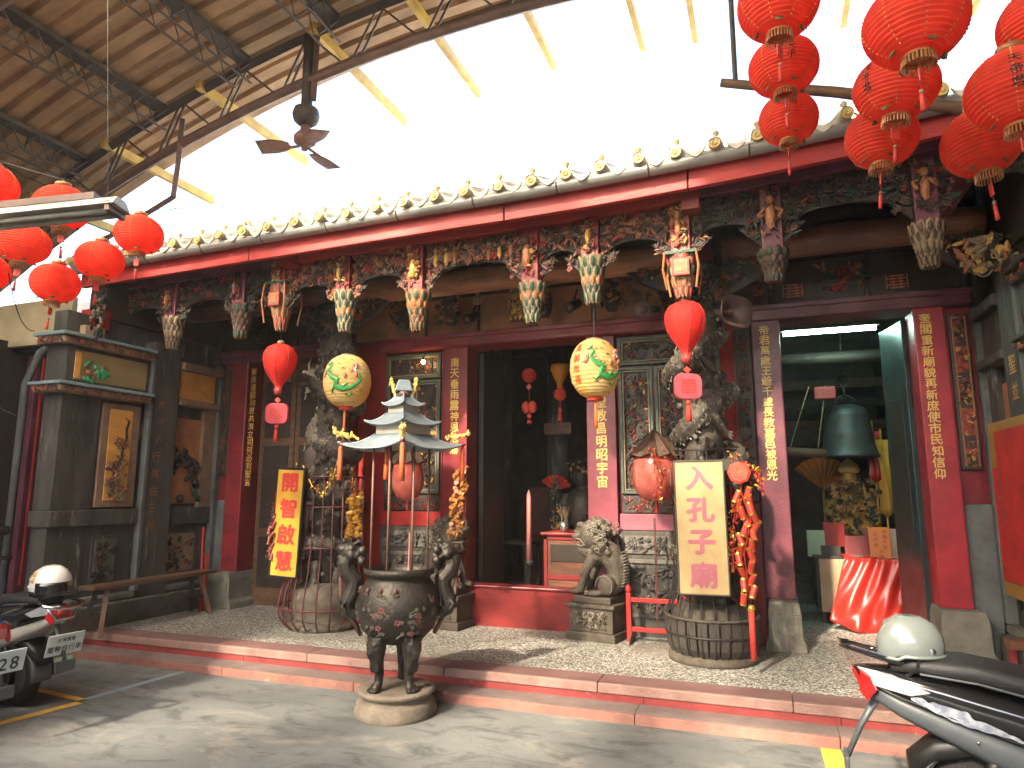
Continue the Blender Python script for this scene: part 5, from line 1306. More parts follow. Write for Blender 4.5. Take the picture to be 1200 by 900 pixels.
# wooden slatted tub at the foot of the right column
mat('slat_dark', (.062, .052, .042), (.036, .03, .025), 9, .65, bump=.3)
tub = thing('slatted_tub', 'round dark slatted basket tub at the foot of the right dragon column', 'tub', (-.47, 6.05, PZ))
for j in range(26):
    w = 2 * math.pi * j / 26; mb = MB(); mb.M = Matrix.Rotation(w, 4, 'Z')
    mb.add([(a, sgy * .036 * (a / .37), z) for a, z in ((.30, .03), (.355, .12), (.372, .24), (.37, .36)) for sgy in (-1, 1)] + [(a - .015, sgy * .036 * (a / .37), z) for a, z in ((.30, .03), (.355, .12), (.372, .24), (.37, .36)) for sgy in (-1, 1)],
           [(0, 1, 3, 2), (2, 3, 5, 4), (4, 5, 7, 6), (8, 10, 11, 9), (10, 12, 13, 11), (12, 14, 15, 13), (0, 2, 10, 8), (2, 4, 12, 10), (4, 6, 14, 12), (1, 9, 11, 3), (3, 11, 13, 5), (5, 13, 15, 7), (6, 7, 15, 14), (0, 8, 9, 1)])
    mb.build('slat', 'slat_dark', tub, world=False)
MB().tube([(math.cos(w * .262) * .376, math.sin(w * .262) * .376, .35) for w in range(24)], .012, 6, True).build('rim_hoop', 'stone_brown', tub, smooth=True, world=False)

# ------------------------------------------------------------------ garlands
def tinsel(path, label, mats, n=160, w=.035, seed=1, sz=.016):
    r = random.Random(seed); P = [Vector(p) for p in path]; mb = MB(); mb.mi = 0
    for i in range(n):
        t = r.random() * (len(P) - 1); k = int(t); c = P[k].lerp(P[k + 1], t - k) + Vector((r.gauss(0, w), r.gauss(0, w), r.gauss(0, w))) * .6
        R = Euler((r.uniform(0, 6), r.uniform(0, 6), r.uniform(0, 6))).to_matrix(); mb.mi = r.randrange(len(mats)); s_ = sz * r.uniform(.6, 1.4)
        mb.add([c + R @ Vector(v) for v in ((-s_, 0, 0), (0, -s_ * .5, s_ * .25), (s_, 0, 0), (0, s_ * .5, s_ * .25), (0, 0, -s_ * .2))], [(0, 1, 2, 3), (0, 4, 1), (1, 4, 2), (2, 4, 3), (3, 4, 0)])
    mb.mi = 0; mb.tube(P, .004, 5)
    o = mb.build('tinsel_garland', mats, loc=P[0]); return tag(o, label, 'garland')
Pp = lambda x, y, Y: at(x, y, Y=Y)
tinsel([Pp(355, 545, 5.72), Pp(366, 570, 5.70), Pp(378, 580, 5.70), Pp(390, 560, 5.72), Pp(396, 540, 5.75)], 'gold tinsel garland looped round the left dragon column above the cage', ['tinsel_gold', 'c_orange', 'tinsel_gold', 'c_umber'], 170)
tinsel([Pp(412, 548, 5.62), Pp(415, 580, 5.62)], 'small gold tinsel bunch above the bright firecracker string left of the burner', ['tinsel_gold', 'c_orange', 'c_umber'], 60)
tinsel([Pp(765, 525, 5.72), Pp(776, 560, 5.68), Pp(772, 590, 5.68)], 'red flower garland over the wrapped lantern by the cream sign', ['tinsel_red', 'tinsel_red', 'c_orange', 'tinsel_gold', 'c_pink'], 130, .04, 3)
tinsel([Pp(858, 535, 5.62), Pp(870, 545, 5.6), Pp(888, 552, 5.6), Pp(892, 575, 5.6)], 'red and gold tinsel bow at the top of the right firecracker string', ['tinsel_red', 'c_red', 'tinsel_gold', 'c_umber'], 150, .04, 4)
tinsel([Pp(862, 590, 5.64), Pp(858, 630, 5.64), Pp(860, 672, 5.64)], 'thin red tinsel strand beside the cream sign\'s right edge', ['tinsel_red', 'c_red', 'tinsel_gold'], 130, .03, 5)
tinsel([Pp(322, 590, 5.66), Pp(317, 620, 5.66), Pp(316, 655, 5.66)], 'pale red paper strand along the yellow sign\'s left edge', ['c_pink', 'c_red', 'c_cream'], 90, .018, 6)
crk = None
def crackers(path, n, label, seed, L_=.075, R=.019, spread=.035, loose=True, mats=('tag_red', 'tinsel_gold'), tail=None, top=None):
    global crk
    P = [Vector(p) for p in path]; r = random.Random(seed); F = thing('firecracker_string', label, 'firecrackers', P[-1])
    def mesh():
        mb = MB(); mb.mi = 0; mb.lathe([(R, -L_ / 2), (R, L_ / 2)], 10); mb.mi = 1
        for z in (-L_ * .47, L_ * .47): mb.lathe([(R * 1.04, z - .006), (R * 1.06, z), (R * 1.04, z + .006)], 10, cap=False)
        return mb.build('firecracker', list(mats), F, world=False)
    m0 = None
    for i in range(n):
        t = (i + .5) / n * (len(P) - 1); k = int(t); c = P[k].lerp(P[k + 1], t - k); sg = -1 if i % 2 else 1
        if m0 is None: m0 = mesh(); o = m0
        else: o = m0.copy(); COL.objects.link(o)
        o.location = (c - P[-1]) + Vector((sg * spread * r.uniform(.6, 1.1), r.uniform(-.03, .02), 0)); o.rotation_euler = (r.uniform(-.3, .3), sg * r.uniform(.15, .6) if loose else sg * RAD(75), r.uniform(0, 6))
    MB().tube(([Vector(top)] if top is not None else []) + P, .004, 5).build('cord', 'tassel_red', F)
    if tail:
        c = P[-1]; mb = MB(); mb.mi = 0; mb.lathe([(.022, 0), (.024, -tail), (.001, -tail)], 10, c - Vector((0, 0, .06))); mb.mi = 1; mb.ball(c - Vector((0, 0, .05)), .03, 8, 6); mb.build('tassel', ['tassel_red', 'tinsel_gold'], F, smooth=True)
    return F
F = crackers([Pp(868, 575, 5.6), Pp(880, 610, 5.6), Pp(872, 650, 5.6), Pp(880, 705, 5.6)], 22, 'long string of red and gold firecrackers hanging right of the cream sign', 2, .095, .024, .045, tail=.36, top=Pp(872, 540, 5.6))
mb = MB(); c = Pp(866, 554, 5.56); mb.M = Matrix.Translation(c) @ Matrix.Rotation(RAD(90), 4, 'X'); mb.lathe([(.001, .012), (.07, .012), (.088, .0), (.07, -.012), (.001, -.012)], 8); mb.build('octagon_tag', 'tag_red', F)
mb = MB(); c2 = Vector((c.x, c.y - .014, c.z))
for q in range(3): mb.box((c2.x, c2.y, c2.z - .03 + .03 * q), (.07, .003, .008)); mb.box((c2.x - .025 + .025 * q, c2.y, c2.z), (.007, .003, .07))
mb.build('tag_seal', 'c_orange', F)
crackers([Pp(417, 578, 5.6), Pp(414, 630, 5.6)], 26, 'gold firecracker string shining left of the burner handle', 5, .07, .022, .045, False, ('tinsel_gold', 'c_orange'), top=Pp(417, 560, 5.6))
crackers([Pp(541, 548, 5.9), Pp(537, 590, 5.9), Pp(533, 630, 5.9)], 34, 'orange firecracker string right of the burner against the couplet jamb', 6, .07, .022, .04, False, ('c_orange', 'tinsel_gold'), top=Pp(543, 530, 5.9))
crackers([Pp(321, 600, 5.64), Pp(316, 655, 5.64)], 9, 'pale red firecracker string at the left edge of the yellow sign', 8, .07, .016, .02, True, ('c_red', 'c_cream'), top=Pp(324, 575, 5.64))

# ------------------------------------------------------------------ stone lions
mat('lion_stone', (.115, .092, .07), (.062, .05, .039), 10, .6, bump=.5, bscale=60)
def lion(X, Y, flip, label, rz=0):
    """sits on its haunches, facing local -x when flip = 1"""
    L = thing('stone_lion', label, 'statue', (X, Y, PZ), rz, 'guardian lions of the centre doorway'); f = -flip
    mb = MB(); mb.bb((-.25, -.22, 0), (.25, .22, .075)); mb.bb((-.22, -.19, .075), (.22, .19, .29)); mb.bb((-.245, -.215, .29), (.245, .215, .325))
    p = mb.build('pedestal', 'stone_brown', L, bev=.008, world=False)
    MB().bb((-.19, -.165, .325), (.19, .165, .385)).build('plinth_slab', 'stone_brown', L, bev=.01, world=False)
    mb = MB(); carve(mb, (0, -.19, .182), (1, 0, 0), (0, 0, 1), .30, .13, .03, 60, 60, [0, 0, 1], .028); mb.build('pedestal_relief', ['stone_brown', 'stone_light_line'], p, smooth=True, world=False)
    z0 = .385; mb = MB(); V = lambda x, y, z: Vector((f * x, y, z0 + z)); r = random.Random(3)
    mb.tube([V(-.02, 0, .44), V(-.13, 0, .38), V(-.19, 0, .26), V(-.19, 0, .14), V(-.13, 0, .06), V(-.02, 0, .035)], [.12, .115, .095, .085, .075, .045], 12)   # S-curved back and seat
    mb.ball(V(.0, 0, .38), (.10, .12, .11), 14, 10)
    mb.ball(V(.03, 0, .55), (.165, .15, .145), 16, 12)                                                                 # great head
    mb.ball(V(.165, 0, .565), (.075, .11, .05), 12, 8); mb.ball(V(.215, 0, .585), (.035, .06, .032), 10, 7)            # broad muzzle, nose
    mb.tube([V(.04, 0, .42), V(.12, 0, .405), V(.195, 0, .425)], [.085, .075, .045], 10)                                # dropped jaw
    for q in (-1, 1):
        mb.ball(V(.14, q * .075, .655), (.05, .04, .03), 8, 6); mb.ball(V(.17, q * .07, .628), .026, 8, 6)              # brow, eye
        mb.ball(V(-.03, q * .155, .66), (.055, .022, .04), 8, 6)                                                      # ear
        mb.ball(V(.19, q * .085, .545), (.045, .035, .03), 8, 6); mb.tube([V(.195, q * .065, .53), V(.195, q * .062, .485)], [.016, .007], 5)
        mb.tube([V(.01, q * .09, .36), V(.07, q * .105, .25), V(.11, q * .105, .15), V(.15, q * .10, .035)], [.06, .046, .038, .044], 9)
        mb.ball(V(.185, q * .10, .032), (.055, .048, .032), 10, 6); mb.ball(V(-.13, q * .11, .11), (.09, .06, .10), 12, 8); mb.ball(V(-.01, q * .13, .03), (.085, .042, .032), 10, 6)
        for t in range(3): mb.ball(V(.23, q * .10 + (t - 1) * .026, .022), .018, 6, 5); mb.ball(V(.07, q * .13 + (t - 1) * .022, .02), .016, 6, 5)
    for i in range(70):                                                                                                # mane of curls
        a = r.uniform(0, 6.28); d = r.uniform(0, 1); b_ = .165 - .045 * d; c = V(.02 - .19 * d, math.cos(a) * b_, .55 - .09 * d + math.sin(a) * b_)
        mb.ball(c, r.uniform(.026, .040), 7, 5)
    mb.ball(V(-.275, 0, .22), (.03, .05, .10)); mb.ball(V(-.27, 0, .33), (.035, .05, .06))
    mb.ball(V(.13, -.03, .15), .055, 10, 8)
    mb.build('lion_body', 'lion_stone', L, remesh=.0085, world=False)
    mb = MB()                                                       # carved curls and outlines
    for q in (-1, 1):
        for k_ in range(34):
            cx, cz = r.uniform(-.17, .05), r.uniform(.38, .70); rr = r.uniform(.02, .032); dd = ((cx + .03) / .20) ** 2 + ((cz - .54) / .19) ** 2
            if dd > 1: continue
            yy = q * (.195 * math.sqrt(max(.1, 1.15 - dd)))
            mb.tube([V(cx + math.cos(t * .9) * rr * (1 - t * .11), yy, cz + math.sin(t * .9) * rr * (1 - t * .11)) for t in range(8)], .0045, 4)
        mb.tube([V(-.13 + math.cos(t * .5) * .085, q * .172, .11 + math.sin(t * .5) * .09) for t in range(9)], .005, 4)
        mb.tube([V(.235, q * .06, .54), V(.20, q * .105, .53), V(.13, q * .125, .515), V(.07, q * .135, .46)], .006, 4)
        mb.tube([V(.215, q * .035, .465), V(.16, q * .08, .455), V(.09, q * .105, .465)], .006, 4)
        for t in range(5): mb.tube([V(.20 - .025 * t, q * (.07 + .011 * t), .522), V(.20 - .025 * t, q * (.07 + .011 * t), .50)], [.007, .002], 4)
        mb.tube([V(.055 + .02 * t, q * .152, .29 - .035 * t) for t in range(4)], .004, 4)
    for t in range(12): mb.tube([V(-.265 - .02 * math.sin(t * .28), -.07, .10 + .028 * t), V(-.29 - .02 * math.sin(t * .28), 0, .11 + .028 * t), V(-.265 - .02 * math.sin(t * .28), .07, .10 + .028 * t)], .005, 4)
    stuff(mb.build('carved_curls', 'stone_light_line', L, smooth=True, world=False))
    return L
lion(-1.53, 6.52, 1, 'grey-brown stone lion with open mouth on a carved pedestal right of the centre threshold', RAD(-12))
lion(-3.12, 6.52, -1, 'stone lion on a pedestal left of the centre threshold, half hidden behind the burner', RAD(-5))
# ------------------------------------------------------------------ scooters (local +x is forward, rear axle at x = 0)
def wheel(par, x, r_, w, name='wheel'):
    W = node(name, par, wm(par) @ Vector((x, 0, r_)))
    mb = MB(); n = 28; k = 10
    for i in range(n):
        pass
    prof = [(r_ - w * .5 + w * .5 * math.cos(a) * .95, w * .5 * math.sin(a)) for a in [math.pi * (-.72 + 1.44 * j / k) for j in range(k + 1)]]
    mb.lathe(prof, n, cap=False); mb.v = [(v[0], v[2], v[1]) for v in mb.v]; mb.build('tyre', 'rubber', W, smooth=True, world=False)
    mb = MB(); mb.lathe([(.001, -.02), (.03, -.035), (.035, -.02), (r_ * .28, -.015), (r_ * .60, -.02), (r_ * .66, -w * .42), (r_ * .70, -w * .42), (r_ * .70, w * .42), (r_ * .60, .02), (.035, .03), (.001, .03)], n); mb.v = [(v[0], v[2], v[1]) for v in mb.v]
    mb.build('rim', 'grey_plastic', W, smooth=True, world=False); return W
def scooter(label, loc, rz, body, side, fancy):
    S = thing('parked_scooter', label, 'scooter', loc, rz, 'parked scooters')
    b = lambda mb, n, m, p=None, **k: mb.build(n, m, p or S, world=False, **k)
    wheel(S, 0, .215, .105); wheel(S, 1.20, .215, .095)
    # engine, swing arm, exhaust, shock
    b(MB().loft([(-.06, .22, .03, .06, 3, .10), (.05, .235, .055, .085, 3, .11), (.30, .24, .06, .09, 3, .11), (.42, .25, .04, .06, 3, .10)], 14), 'engine_case', 'black_paint', smooth=True)
    b(MB().tube([(.40, -.10, .20), (.15, -.13, .16), (-.02, -.14, .20), (-.24, -.15, .27)], [.02, .022, .05, .055], 12), 'exhaust', 'grey_plastic', smooth=True)
    for q in (-1, 1): b(MB().tube([(-.02, q * .10, .24), (.06, q * .10, .50)], .028, 10), 'shock_absorber', 'black_paint', smooth=True)
    b(MB().loft([(-.26, .345, .06, .05, 3), (-.16, .43, .085, .05, 3), (.02, .475, .09, .045, 3), (.18, .44, .085, .05, 3)], 16), 'inner_fender', 'black_paint', smooth=True)
    # rear hugger close over the tyre
    mb = MB(); mb.grid(lambda u, v: ((.245 + .012 * math.sin(math.pi * v)) * math.cos(RAD(185 - 100 * u)), (v - .5) * .15, .215 + (.245 + .012 * math.sin(math.pi * v)) * math.sin(RAD(185 - 100 * u))), 12, 6); b(mb, 'rear_hugger', 'grey_plastic', smooth=True, solid=.006)
    mb = MB(); mb.prism([(-.16, .20), (-.02, .30), (.20, .24), (.28, .16), (.06, .15), (-.10, .15)], -.125, -.10); b(mb, 'side_guard', 'grey_plastic', bev=.008)
    # tail body
    tail = b(MB().loft([(-.44, .715, .018, .018, 2.4), (-.38, .70, .055, .040, 2.6), (-.28, .675, .095, .065, 2.8), (-.12, .635, .125, .088, 3), (.08, .585, .140, .105, 3), (.30, .53, .145, .12, 3), (.46, .47, .14, .13, 3), (.56, .42, .12, .10, 3)], 28), 'tail_cowl', body, smooth=True)
    b(MB().loft([(-.40, .645, .045, .030, 3), (-.28, .590, .088, .048, 3), (-.10, .525, .130, .064, 3), (.12, .445, .150, .084, 3), (.36, .345, .157, .11, 3), (.52, .285, .155, .11, 3), (.62, .25, .14, .08, 3)], 28), 'lower_cowl', side, smooth=True)
    # tail lamp and side lens
    b(MB().add([(-.447, y, z) for y in (-.02, .02) for z in (.70, .735)] + [(-.405, y, z) for y in (-.062, .062) for z in (.625, .665)], [(0, 1, 3, 2), (0, 4, 5, 1), (2, 3, 7, 6), (0, 2, 6, 4), (1, 5, 7, 3), (4, 6, 7, 5)]), 'tail_lamp', 'lens_red', bev=.006)
    for q in (-1, 1):
        mb = MB(); mb.add([(-.435, q * .032, .735), (-.30, q * .098, .725), (-.16, q * .120, .668), (-.24, q * .118, .648), (-.37, q * .082, .668)] + [(-.425, q * .02, .73), (-.30, q * .07, .72), (-.17, q * .09, .668), (-.24, q * .09, .65), (-.365, q * .05, .67)], [(0, 1, 2, 3, 4), (9, 8, 7, 6, 5)] + [(i, 5 + i, 5 + (i + 1) % 5, (i + 1) % 5) for i in range(5)])
        b(mb, 'turn_lens', 'lens_clear', bev=.006)
        mb = MB(); mb.add([(-.42, q * .050, .728), (-.385, q * .078, .70), (-.36, q * .094, .655), (-.40, q * .075, .60), (-.43, q * .06, .64)] + [(-.40, q * .03, .72), (-.37, q * .05, .70), (-.35, q * .06, .65), (-.39, q * .05, .61), (-.42, q * .04, .64)], [(0, 1, 2, 3, 4), (9, 8, 7, 6, 5)] + [(i, 5 + i, 5 + (i + 1) % 5, (i + 1) % 5) for i in range(5)])
        b(mb, 'tail_lens', 'lens_red', bev=.004)
        if fancy:
            mb = MB(); up_, lo_ = [], []; r = random.Random(5)      # silver flash decal, thin relief on the cowl
            for t in range(31):
                u = t / 30; x = -.24 + .40 * u; zc = .640 - .118 * u; hw = .004 + .020 * math.sin(math.pi * min(1, u * 1.25)) ** 1.5 + .006 * abs(math.sin(u * 23)); y = q * (.112 + .034 * min(1, u * 1.6) + .004)
                up_.append((x + .012 * math.sin(u * 19), y, zc + hw + .004 * math.sin(u * 31))); lo_.append((x, y + q * .002, zc - hw * .8))
            mb.add(up_ + lo_, [(i, i + 1, 32 + i, 31 + i) for i in range(30)]); b(mb, 'decal', 'decal_silver', tail, solid=.004)
            b(MB().tube([(.14, q * .150, .58), (.24, q * .155, .555), (.32, q * .155, .525)], .005, 5), 'decal_line', 'chrome', tail)
        c = b(MB().loft([(.0, 0, .085, .045, 2.2), (.012, 0, .08, .04, 2.2)], 24), 'side_vent', 'black_paint', smooth=True); c.location = (.34, q * .157, .365); c.rotation_euler = (0, RAD(20), RAD(90) * q)
    # seat, grab rail
    b(MB().loft([(-.30, .745, .07, .018, 3), (-.22, .765, .115, .035, 3), (-.02, .76, .135, .05, 3), (.18, .725, .14, .055, 3), (.30, .70, .135, .05, 3), (.52, .69, .12, .045, 3), (.66, .665, .085, .035, 3)], 24), 'seat', 'seat_vinyl', smooth=True)
    mb = MB(); mb.prism([(-.50, .828), (-.47, .812), (-.24, .752), (-.12, .742), (-.12, .758), (-.26, .782)], -.09, -.055); mb.prism([(-.50, .828), (-.47, .812), (-.24, .752), (-.12, .742), (-.12, .758), (-.26, .782)], .055, .09); mb.bb((-.49, -.055, .812), (-.45, .055, .83)); g_ = b(mb, 'grab_rail', 'gloss_black', bev=.005)
    b(MB().prism([(-.46, .825), (-.28, .785), (-.28, .790), (-.46, .831)], -.093, -.0905).prism([(-.34, .835), (-.30, .80), (-.22, .775), (-.26, .80)], -.05, .05), 'rail_trim', 'decal_blue', g_)
    # number plate arm
    pa = b(MB().tube([(-.36, 0, .60), (-.43, 0, .48), (-.49, 0, .345)], [.03, .022, .018], 8, flat=.6), 'plate_arm', 'grey_plastic', smooth=True)
    b(MB().bb((-.505, -.07, .285), (-.485, .07, .36)), 'mud_flap', 'grey_plastic', bev=.004)
    # floor, front shield, fork, bars
    b(MB().loft([(.50, .27, .13, .05, 4), (.66, .24, .15, .045, 4), (.90, .25, .15, .05, 4), (1.0, .30, .14, .06, 4)], 20), 'floorboard', side, smooth=True)
    b(MB().loft([(.93, .48, .12, .22, 3), (.98, .56, .19, .30, 3), (1.05, .60, .19, .30, 2.6), (1.13, .62, .14, .24, 2.4), (1.20, .62, .06, .14, 2.2)], 26), 'front_shield', body, smooth=True)
    b(MB().tube([(1.20, .07, .215), (1.13, .07, .45)], .022, 8).tube([(1.20, -.07, .215), (1.13, -.07, .45)], .022, 8), 'fork', 'chrome', smooth=True)
    mb = MB(); mb.grid(lambda u, v: (1.20 + .25 * math.cos(RAD(30 + 130 * u)), (v - .5) * .13, .215 + (.25 + .02 * math.sin(math.pi * v)) * math.sin(RAD(30 + 130 * u))), 12, 6); b(mb, 'front_fender', body, smooth=True, solid=.006)
    hb = b(MB().loft([(.90, .95, .05, .03, 3), (.96, .97, .14, .06, 2.6), (1.04, .98, .12, .06, 2.4), (1.10, .96, .05, .04, 2.2)], 20), 'handlebar_cowl', body, smooth=True)
    for q in (-1, 1):
        b(MB().tube([(.96, q * .1, .97), (.93, q * .26, .985), (.88, q * .36, .985)], [.016, .018, .018], 10), 'grip', 'rubber', smooth=True)
        m_ = b(MB().tube([(.96, q * .22, 1.0), (.97, q * .27, 1.12), (.95, q * .30, 1.18)], .006, 6), 'mirror_stem', 'chrome', smooth=True)
        b(MB().ball((.95, q * .31, 1.21), (.018, .062, .042), 14, 8), 'mirror', 'black_paint', m_, smooth=True)
    b(MB().ball((1.12, 0, .93), (.03, .07, .045), 14, 8), 'headlamp', 'lens_clear', smooth=True)
    b(MB().tube([(.30, .12, .16), (.22, .22, .01)], .012, 6), 'side_stand', 'chrome', smooth=True)
    for q in (-1, 1):
        b(MB().tube([(-.38, q * .062, .672), (-.28, q * .100, .636), (-.10, q * .137, .585), (.12, q * .152, .520), (.36, q * .158, .445), (.50, q * .152, .40)], .0035, 5), 'panel_seam', 'black_paint')
        b(MB().tube([(-.20, q * .122, .742), (0, q * .142, .728), (.18, q * .147, .692), (.32, q * .142, .665), (.52, q * .126, .655)], .005, 5), 'seat_piping', 'grey_plastic')
        b(MB().tube([(.90, q * .16, .96), (.86, q * .10, .80), (.95, q * .05, .60)], .006, 6), 'brake_cable', 'cable', smooth=True)
        for x_, z_ in ((-.02, .505), (.20, .425), (.44, .30)): b(MB().ball((x_, q * (.142 if x_ < .1 else .158), z_), (.007, .004, .007), 8, 5), 'screw', 'chrome')
    mb = MB(); mb.tube([(.34, -.142, .70), (.34, -.10, .752), (.34, 0, .757), (.34, .10, .752), (.34, .142, .70)], .012, 6, flat=.4); b(mb, 'seat_strap', 'grey_plastic', smooth=True)
    return S
SR = scooter('black and grey scooter in the right foreground with silver flash decals', (.80, 3.60, 0), RAD(-3), 'gloss_black', 'grey_plastic', True); SR.scale = (1.04, 1.04, 1.035)
def round_top(name, label, loc, rz, m, k=1.0, pattern=False):
    H = thing(name, label, 'helmet', loc, rz)
    n = 28; prof = [(.001, .165), (.05, .158), (.095, .13), (.122, .085), (.130, .04), (.128, .0), (.122, -.012)]
    mb = MB(); mb.lathe([(a * k, z * k) for a, z in prof], n, cap=False); mb.v = [(x * 1.12, y * .96, z - (.015 if x > .08 else 0)) for x, y, z in mb.v]
    s_ = mb.build('shell', m, H, smooth=True, world=False, solid=.008)
    mb = MB(); mb.tube([(math.cos(w * .2244) * .128 * 1.13 * k, math.sin(w * .2244) * .128 * .97 * k, -.008 - (.015 if math.cos(w * .2244) > .6 else 0)) for w in range(28)], .008, 6, True); mb.build('edge_trim', m if not pattern else 'black_paint', H, smooth=True, world=False)
    mb = MB()
    for q in (-1, 1): mb.ball((-.05, q * .122 * k, .02), (.012, .006, .012), 8, 5)
    mb.build('rivets', 'chrome', H, world=False)
    mb = MB()
    for q in (-1, 1): mb.tube([(.0, q * .115 * k, 0), (.02, q * .12 * k, -.06), (.05, q * .05, -.10)], .007, 5)
    mb.build('chin_strap', 'black_paint', H, world=False)
    if pattern:
        mb = MB(); r = random.Random(2)
        for t in range(22):
            a = r.uniform(.15, .75); b_ = r.uniform(-2.3, -1.2); c = Vector((math.cos(b_) * math.cos(a) * .150 * k, math.sin(b_) * math.cos(a) * .128 * k, .165 * math.sin(a) * k + .005)); mb.ball(c, (.018, .012, .016), 6, 4)
        mb.build('gold_print', 'gold', H, world=False)
        mb = MB(); mb.grid(lambda u, v: (.150 * math.cos(RAD(-55 + 110 * u)) * (1.04 + .05 * v), .130 * math.sin(RAD(-55 + 110 * u)) * (1.05), .06 - .10 * v), 12, 4); mb.build('visor', 'gloss_black', H, smooth=True, world=False, solid=.003)
    return H
hp = at(1068, 772, Y=3.60); round_top('silver_helmet', 'silver open-face helmet resting on the right scooter\'s seat', (hp.x, 3.60, .842), RAD(190), 'helmet_silver', .92)
SL = scooter('black scooter with pale side panels under the white helmet, parked at the left', (-5.22, 3.66, 0), RAD(176), 'gloss_black', 'scooter_white', False)
S2 = copytree(SL, (-4.94, 3.04, 0), RAD(177), 'blue and pale scooter with plate 328 cut by the left edge')
MT_blue = mat('scooter_blue', (.03, .05, .16), (.025, .04, .13), 8, .2, coat=.8)
def remat(root, names, m):
    for ch in [q for q in COL.objects if q.parent == root]:
        if ch.name.split('.')[0] in names:
            ch.data = ch.data.copy(); ch.data.materials[0] = MT[m]
remat(S2, ('tail_cowl', 'handlebar_cowl', 'front_shield'), 'scooter_blue'); remat(SL, ('front_shield', 'handlebar_cowl'), 'scooter_white')
def plate(S, w, h, lines, tilt, z, x, name='number_plate'):
    P = MB(); P.M = Matrix.Translation((x, 0, z)) @ Matrix.Rotation(RAD(tilt), 4, 'Y'); P.bb((-.004, -w / 2, -h / 2), (.004, w / 2, h / 2)); o = P.build(name, 'plate_white', S, bev=.003, world=False)
    for txt, zz, sz in lines:
        mb = MB(); mb.M = P.M; n = len(txt)
        for i, ch in enumerate(txt):
            vs, fs = glyph(ch, .012); mb.add([(-.0055, -(((i - (n - 1) / 2) * sz * (1.02 if ord(ch) > 999 else .62)) + a * sz), zz + b * sz) for a, b in vs], fs)
        mb.build('plate_text', 'plate_ink', o, world=False)
    return o
plate(SL, .26, .15, (('台灣嘉義', .035, .032), ('電動自行車', -.028, .048)), -14, .47, -.475)
mb = MB().bb((-.482, -.06, .355), (-.478, .07, .385)); mb.build('sticker', 'sticker_green', SL, world=False)
plate(S2, .26, .14, (('328', -.01, .11),), -12, .50, -.475)
mb = MB(); r = random.Random(8); mb.tube([(-.10 + .012 * math.sin(t), -.075 - .02 * (t % 2), .20 + .018 * t) for t in range(8)], .008, 5); mb.build('chain_lock', 'gold_lock', SL, world=False)
MB().tube([(-.30, -.12, .76), (-.42, -.14, .74), (-.47, -.08, .72), (-.475, 0, .715), (-.47, .08, .72), (-.42, .14, .74), (-.30, .12, .76)], .012, 8).tube([(-.40, -.12, .74), (-.44, -.06, .64), (-.44, .06, .64), (-.40, .12, .74)], .009, 8).build('chrome_rail', 'chrome', SL, smooth=True, world=False)
round_top('white_helmet', 'white helmet with gold print resting on the rear of the left scooter', (-5.00, 3.66, .83), RAD(-25), 'helmet_white', 1.05, True)

# ------------------------------------------------------------------ porch furniture
Bn = thing('wooden_bench', 'long weathered wooden bench along the left stone wall', 'bench', (-6.08, 5.55, PZ))
tl, tr = Vector((-6.08, 4.82, .64)), Vector((-6.08, 6.32, .64))
MB().bb((-6.19, 4.80, .615), (-5.97, 6.34, .650)).build('seat', 'brown_wood', Bn, bev=.005)
for y, sl in ((4.98, -1), (6.14, 1)):
    for q in (-1, 1): MB().tube([(-6.08 + q * .06, y, .615), (-6.08 + q * .14, y + sl * .10, PZ)], .030, 4).build('leg', 'dark_wood' if q < 0 else 'brown_wood', Bn)
    MB().bb((-6.19, y + sl * .035 - .015, .36), (-5.97, y + sl * .035 + .015, .395)).build('stretcher', 'dark_wood', Bn)
for i, (px, py0, py1, d, m, lb) in enumerate(((238.5, 618, 704, .02, 'bright_red', 'thin red pole leaning on the wall behind the bench'), (243, 648, 704, .0, 'bright_red', 'thicker short red pole leaning beside the bench end'))):
    p0, p1 = at(px - 4, py1, X=-6.12 + d), at(px, py0, X=-6.28 + d); tag(MB().tube([(p0.x, p0.y, PZ), p1], .012 + .008 * i, 8).build('red_pole', m, loc=(p0.x, p0.y, PZ), smooth=True), lb, 'pole')
p = at(230, 708, Z=PZ); bk = thing('red_bucket', 'small red bucket with green rags under the far bench end', 'bucket', (-6.02, p.y, PZ))
MB().lathe([(.07, 0), (.095, .16), (.10, .165), (.088, .16), (.065, .01)], 18, (-6.02, p.y, PZ)).build('pail', 'red_paint', bk, smooth=True)
mb = MB(); r = random.Random(3)
for k in range(9): mb.ball((-6.02 + r.uniform(-.07, .07), p.y + r.uniform(-.07, .07), PZ + .17 + r.uniform(-.01, .03)), (.04, .035, .025), 6, 4)
mb.build('rags', 'green_plastic', bk, smooth=True)
# red wooden rail stand left of the right cage
a = at(738, 752, Z=PZ); X0, Y0 = a.x, a.y
rs = thing('rail_stand', 'red wooden rail stand on splayed feet between the lion and the black cage', 'barrier', (X0 + .25, Y0, PZ))
for dx in (0, .52):
    MB().bb((X0 + dx - .022, Y0 - .022, PZ), (X0 + dx + .022, Y0 + .022, .62)).build('post', 'bright_red', rs, bev=.006)
    MB().lathe([(.022, 0), (.03, .03), (.024, .06), (.001, .075)], 10, (X0 + dx, Y0, .62)).build('post_knob', 'bright_red', rs, smooth=True)
    MB().prism([(-.17, PZ), (.17, PZ), (.16, PZ + .035), (.03, PZ + .09), (-.03, PZ + .09), (-.16, PZ + .035)], -.03, -.0225, Matrix.Translation((X0 + dx, Y0, 0)) @ Matrix.Rotation(RAD(90), 4, 'Z')).build('foot', 'brown_wood', rs)
for z in (.30, .56): MB().bb((X0 + .022, Y0 - .014, z - .02), (X0 + .498, Y0 + .014, z + .02)).build('rail', 'bright_red', rs, bev=.004)
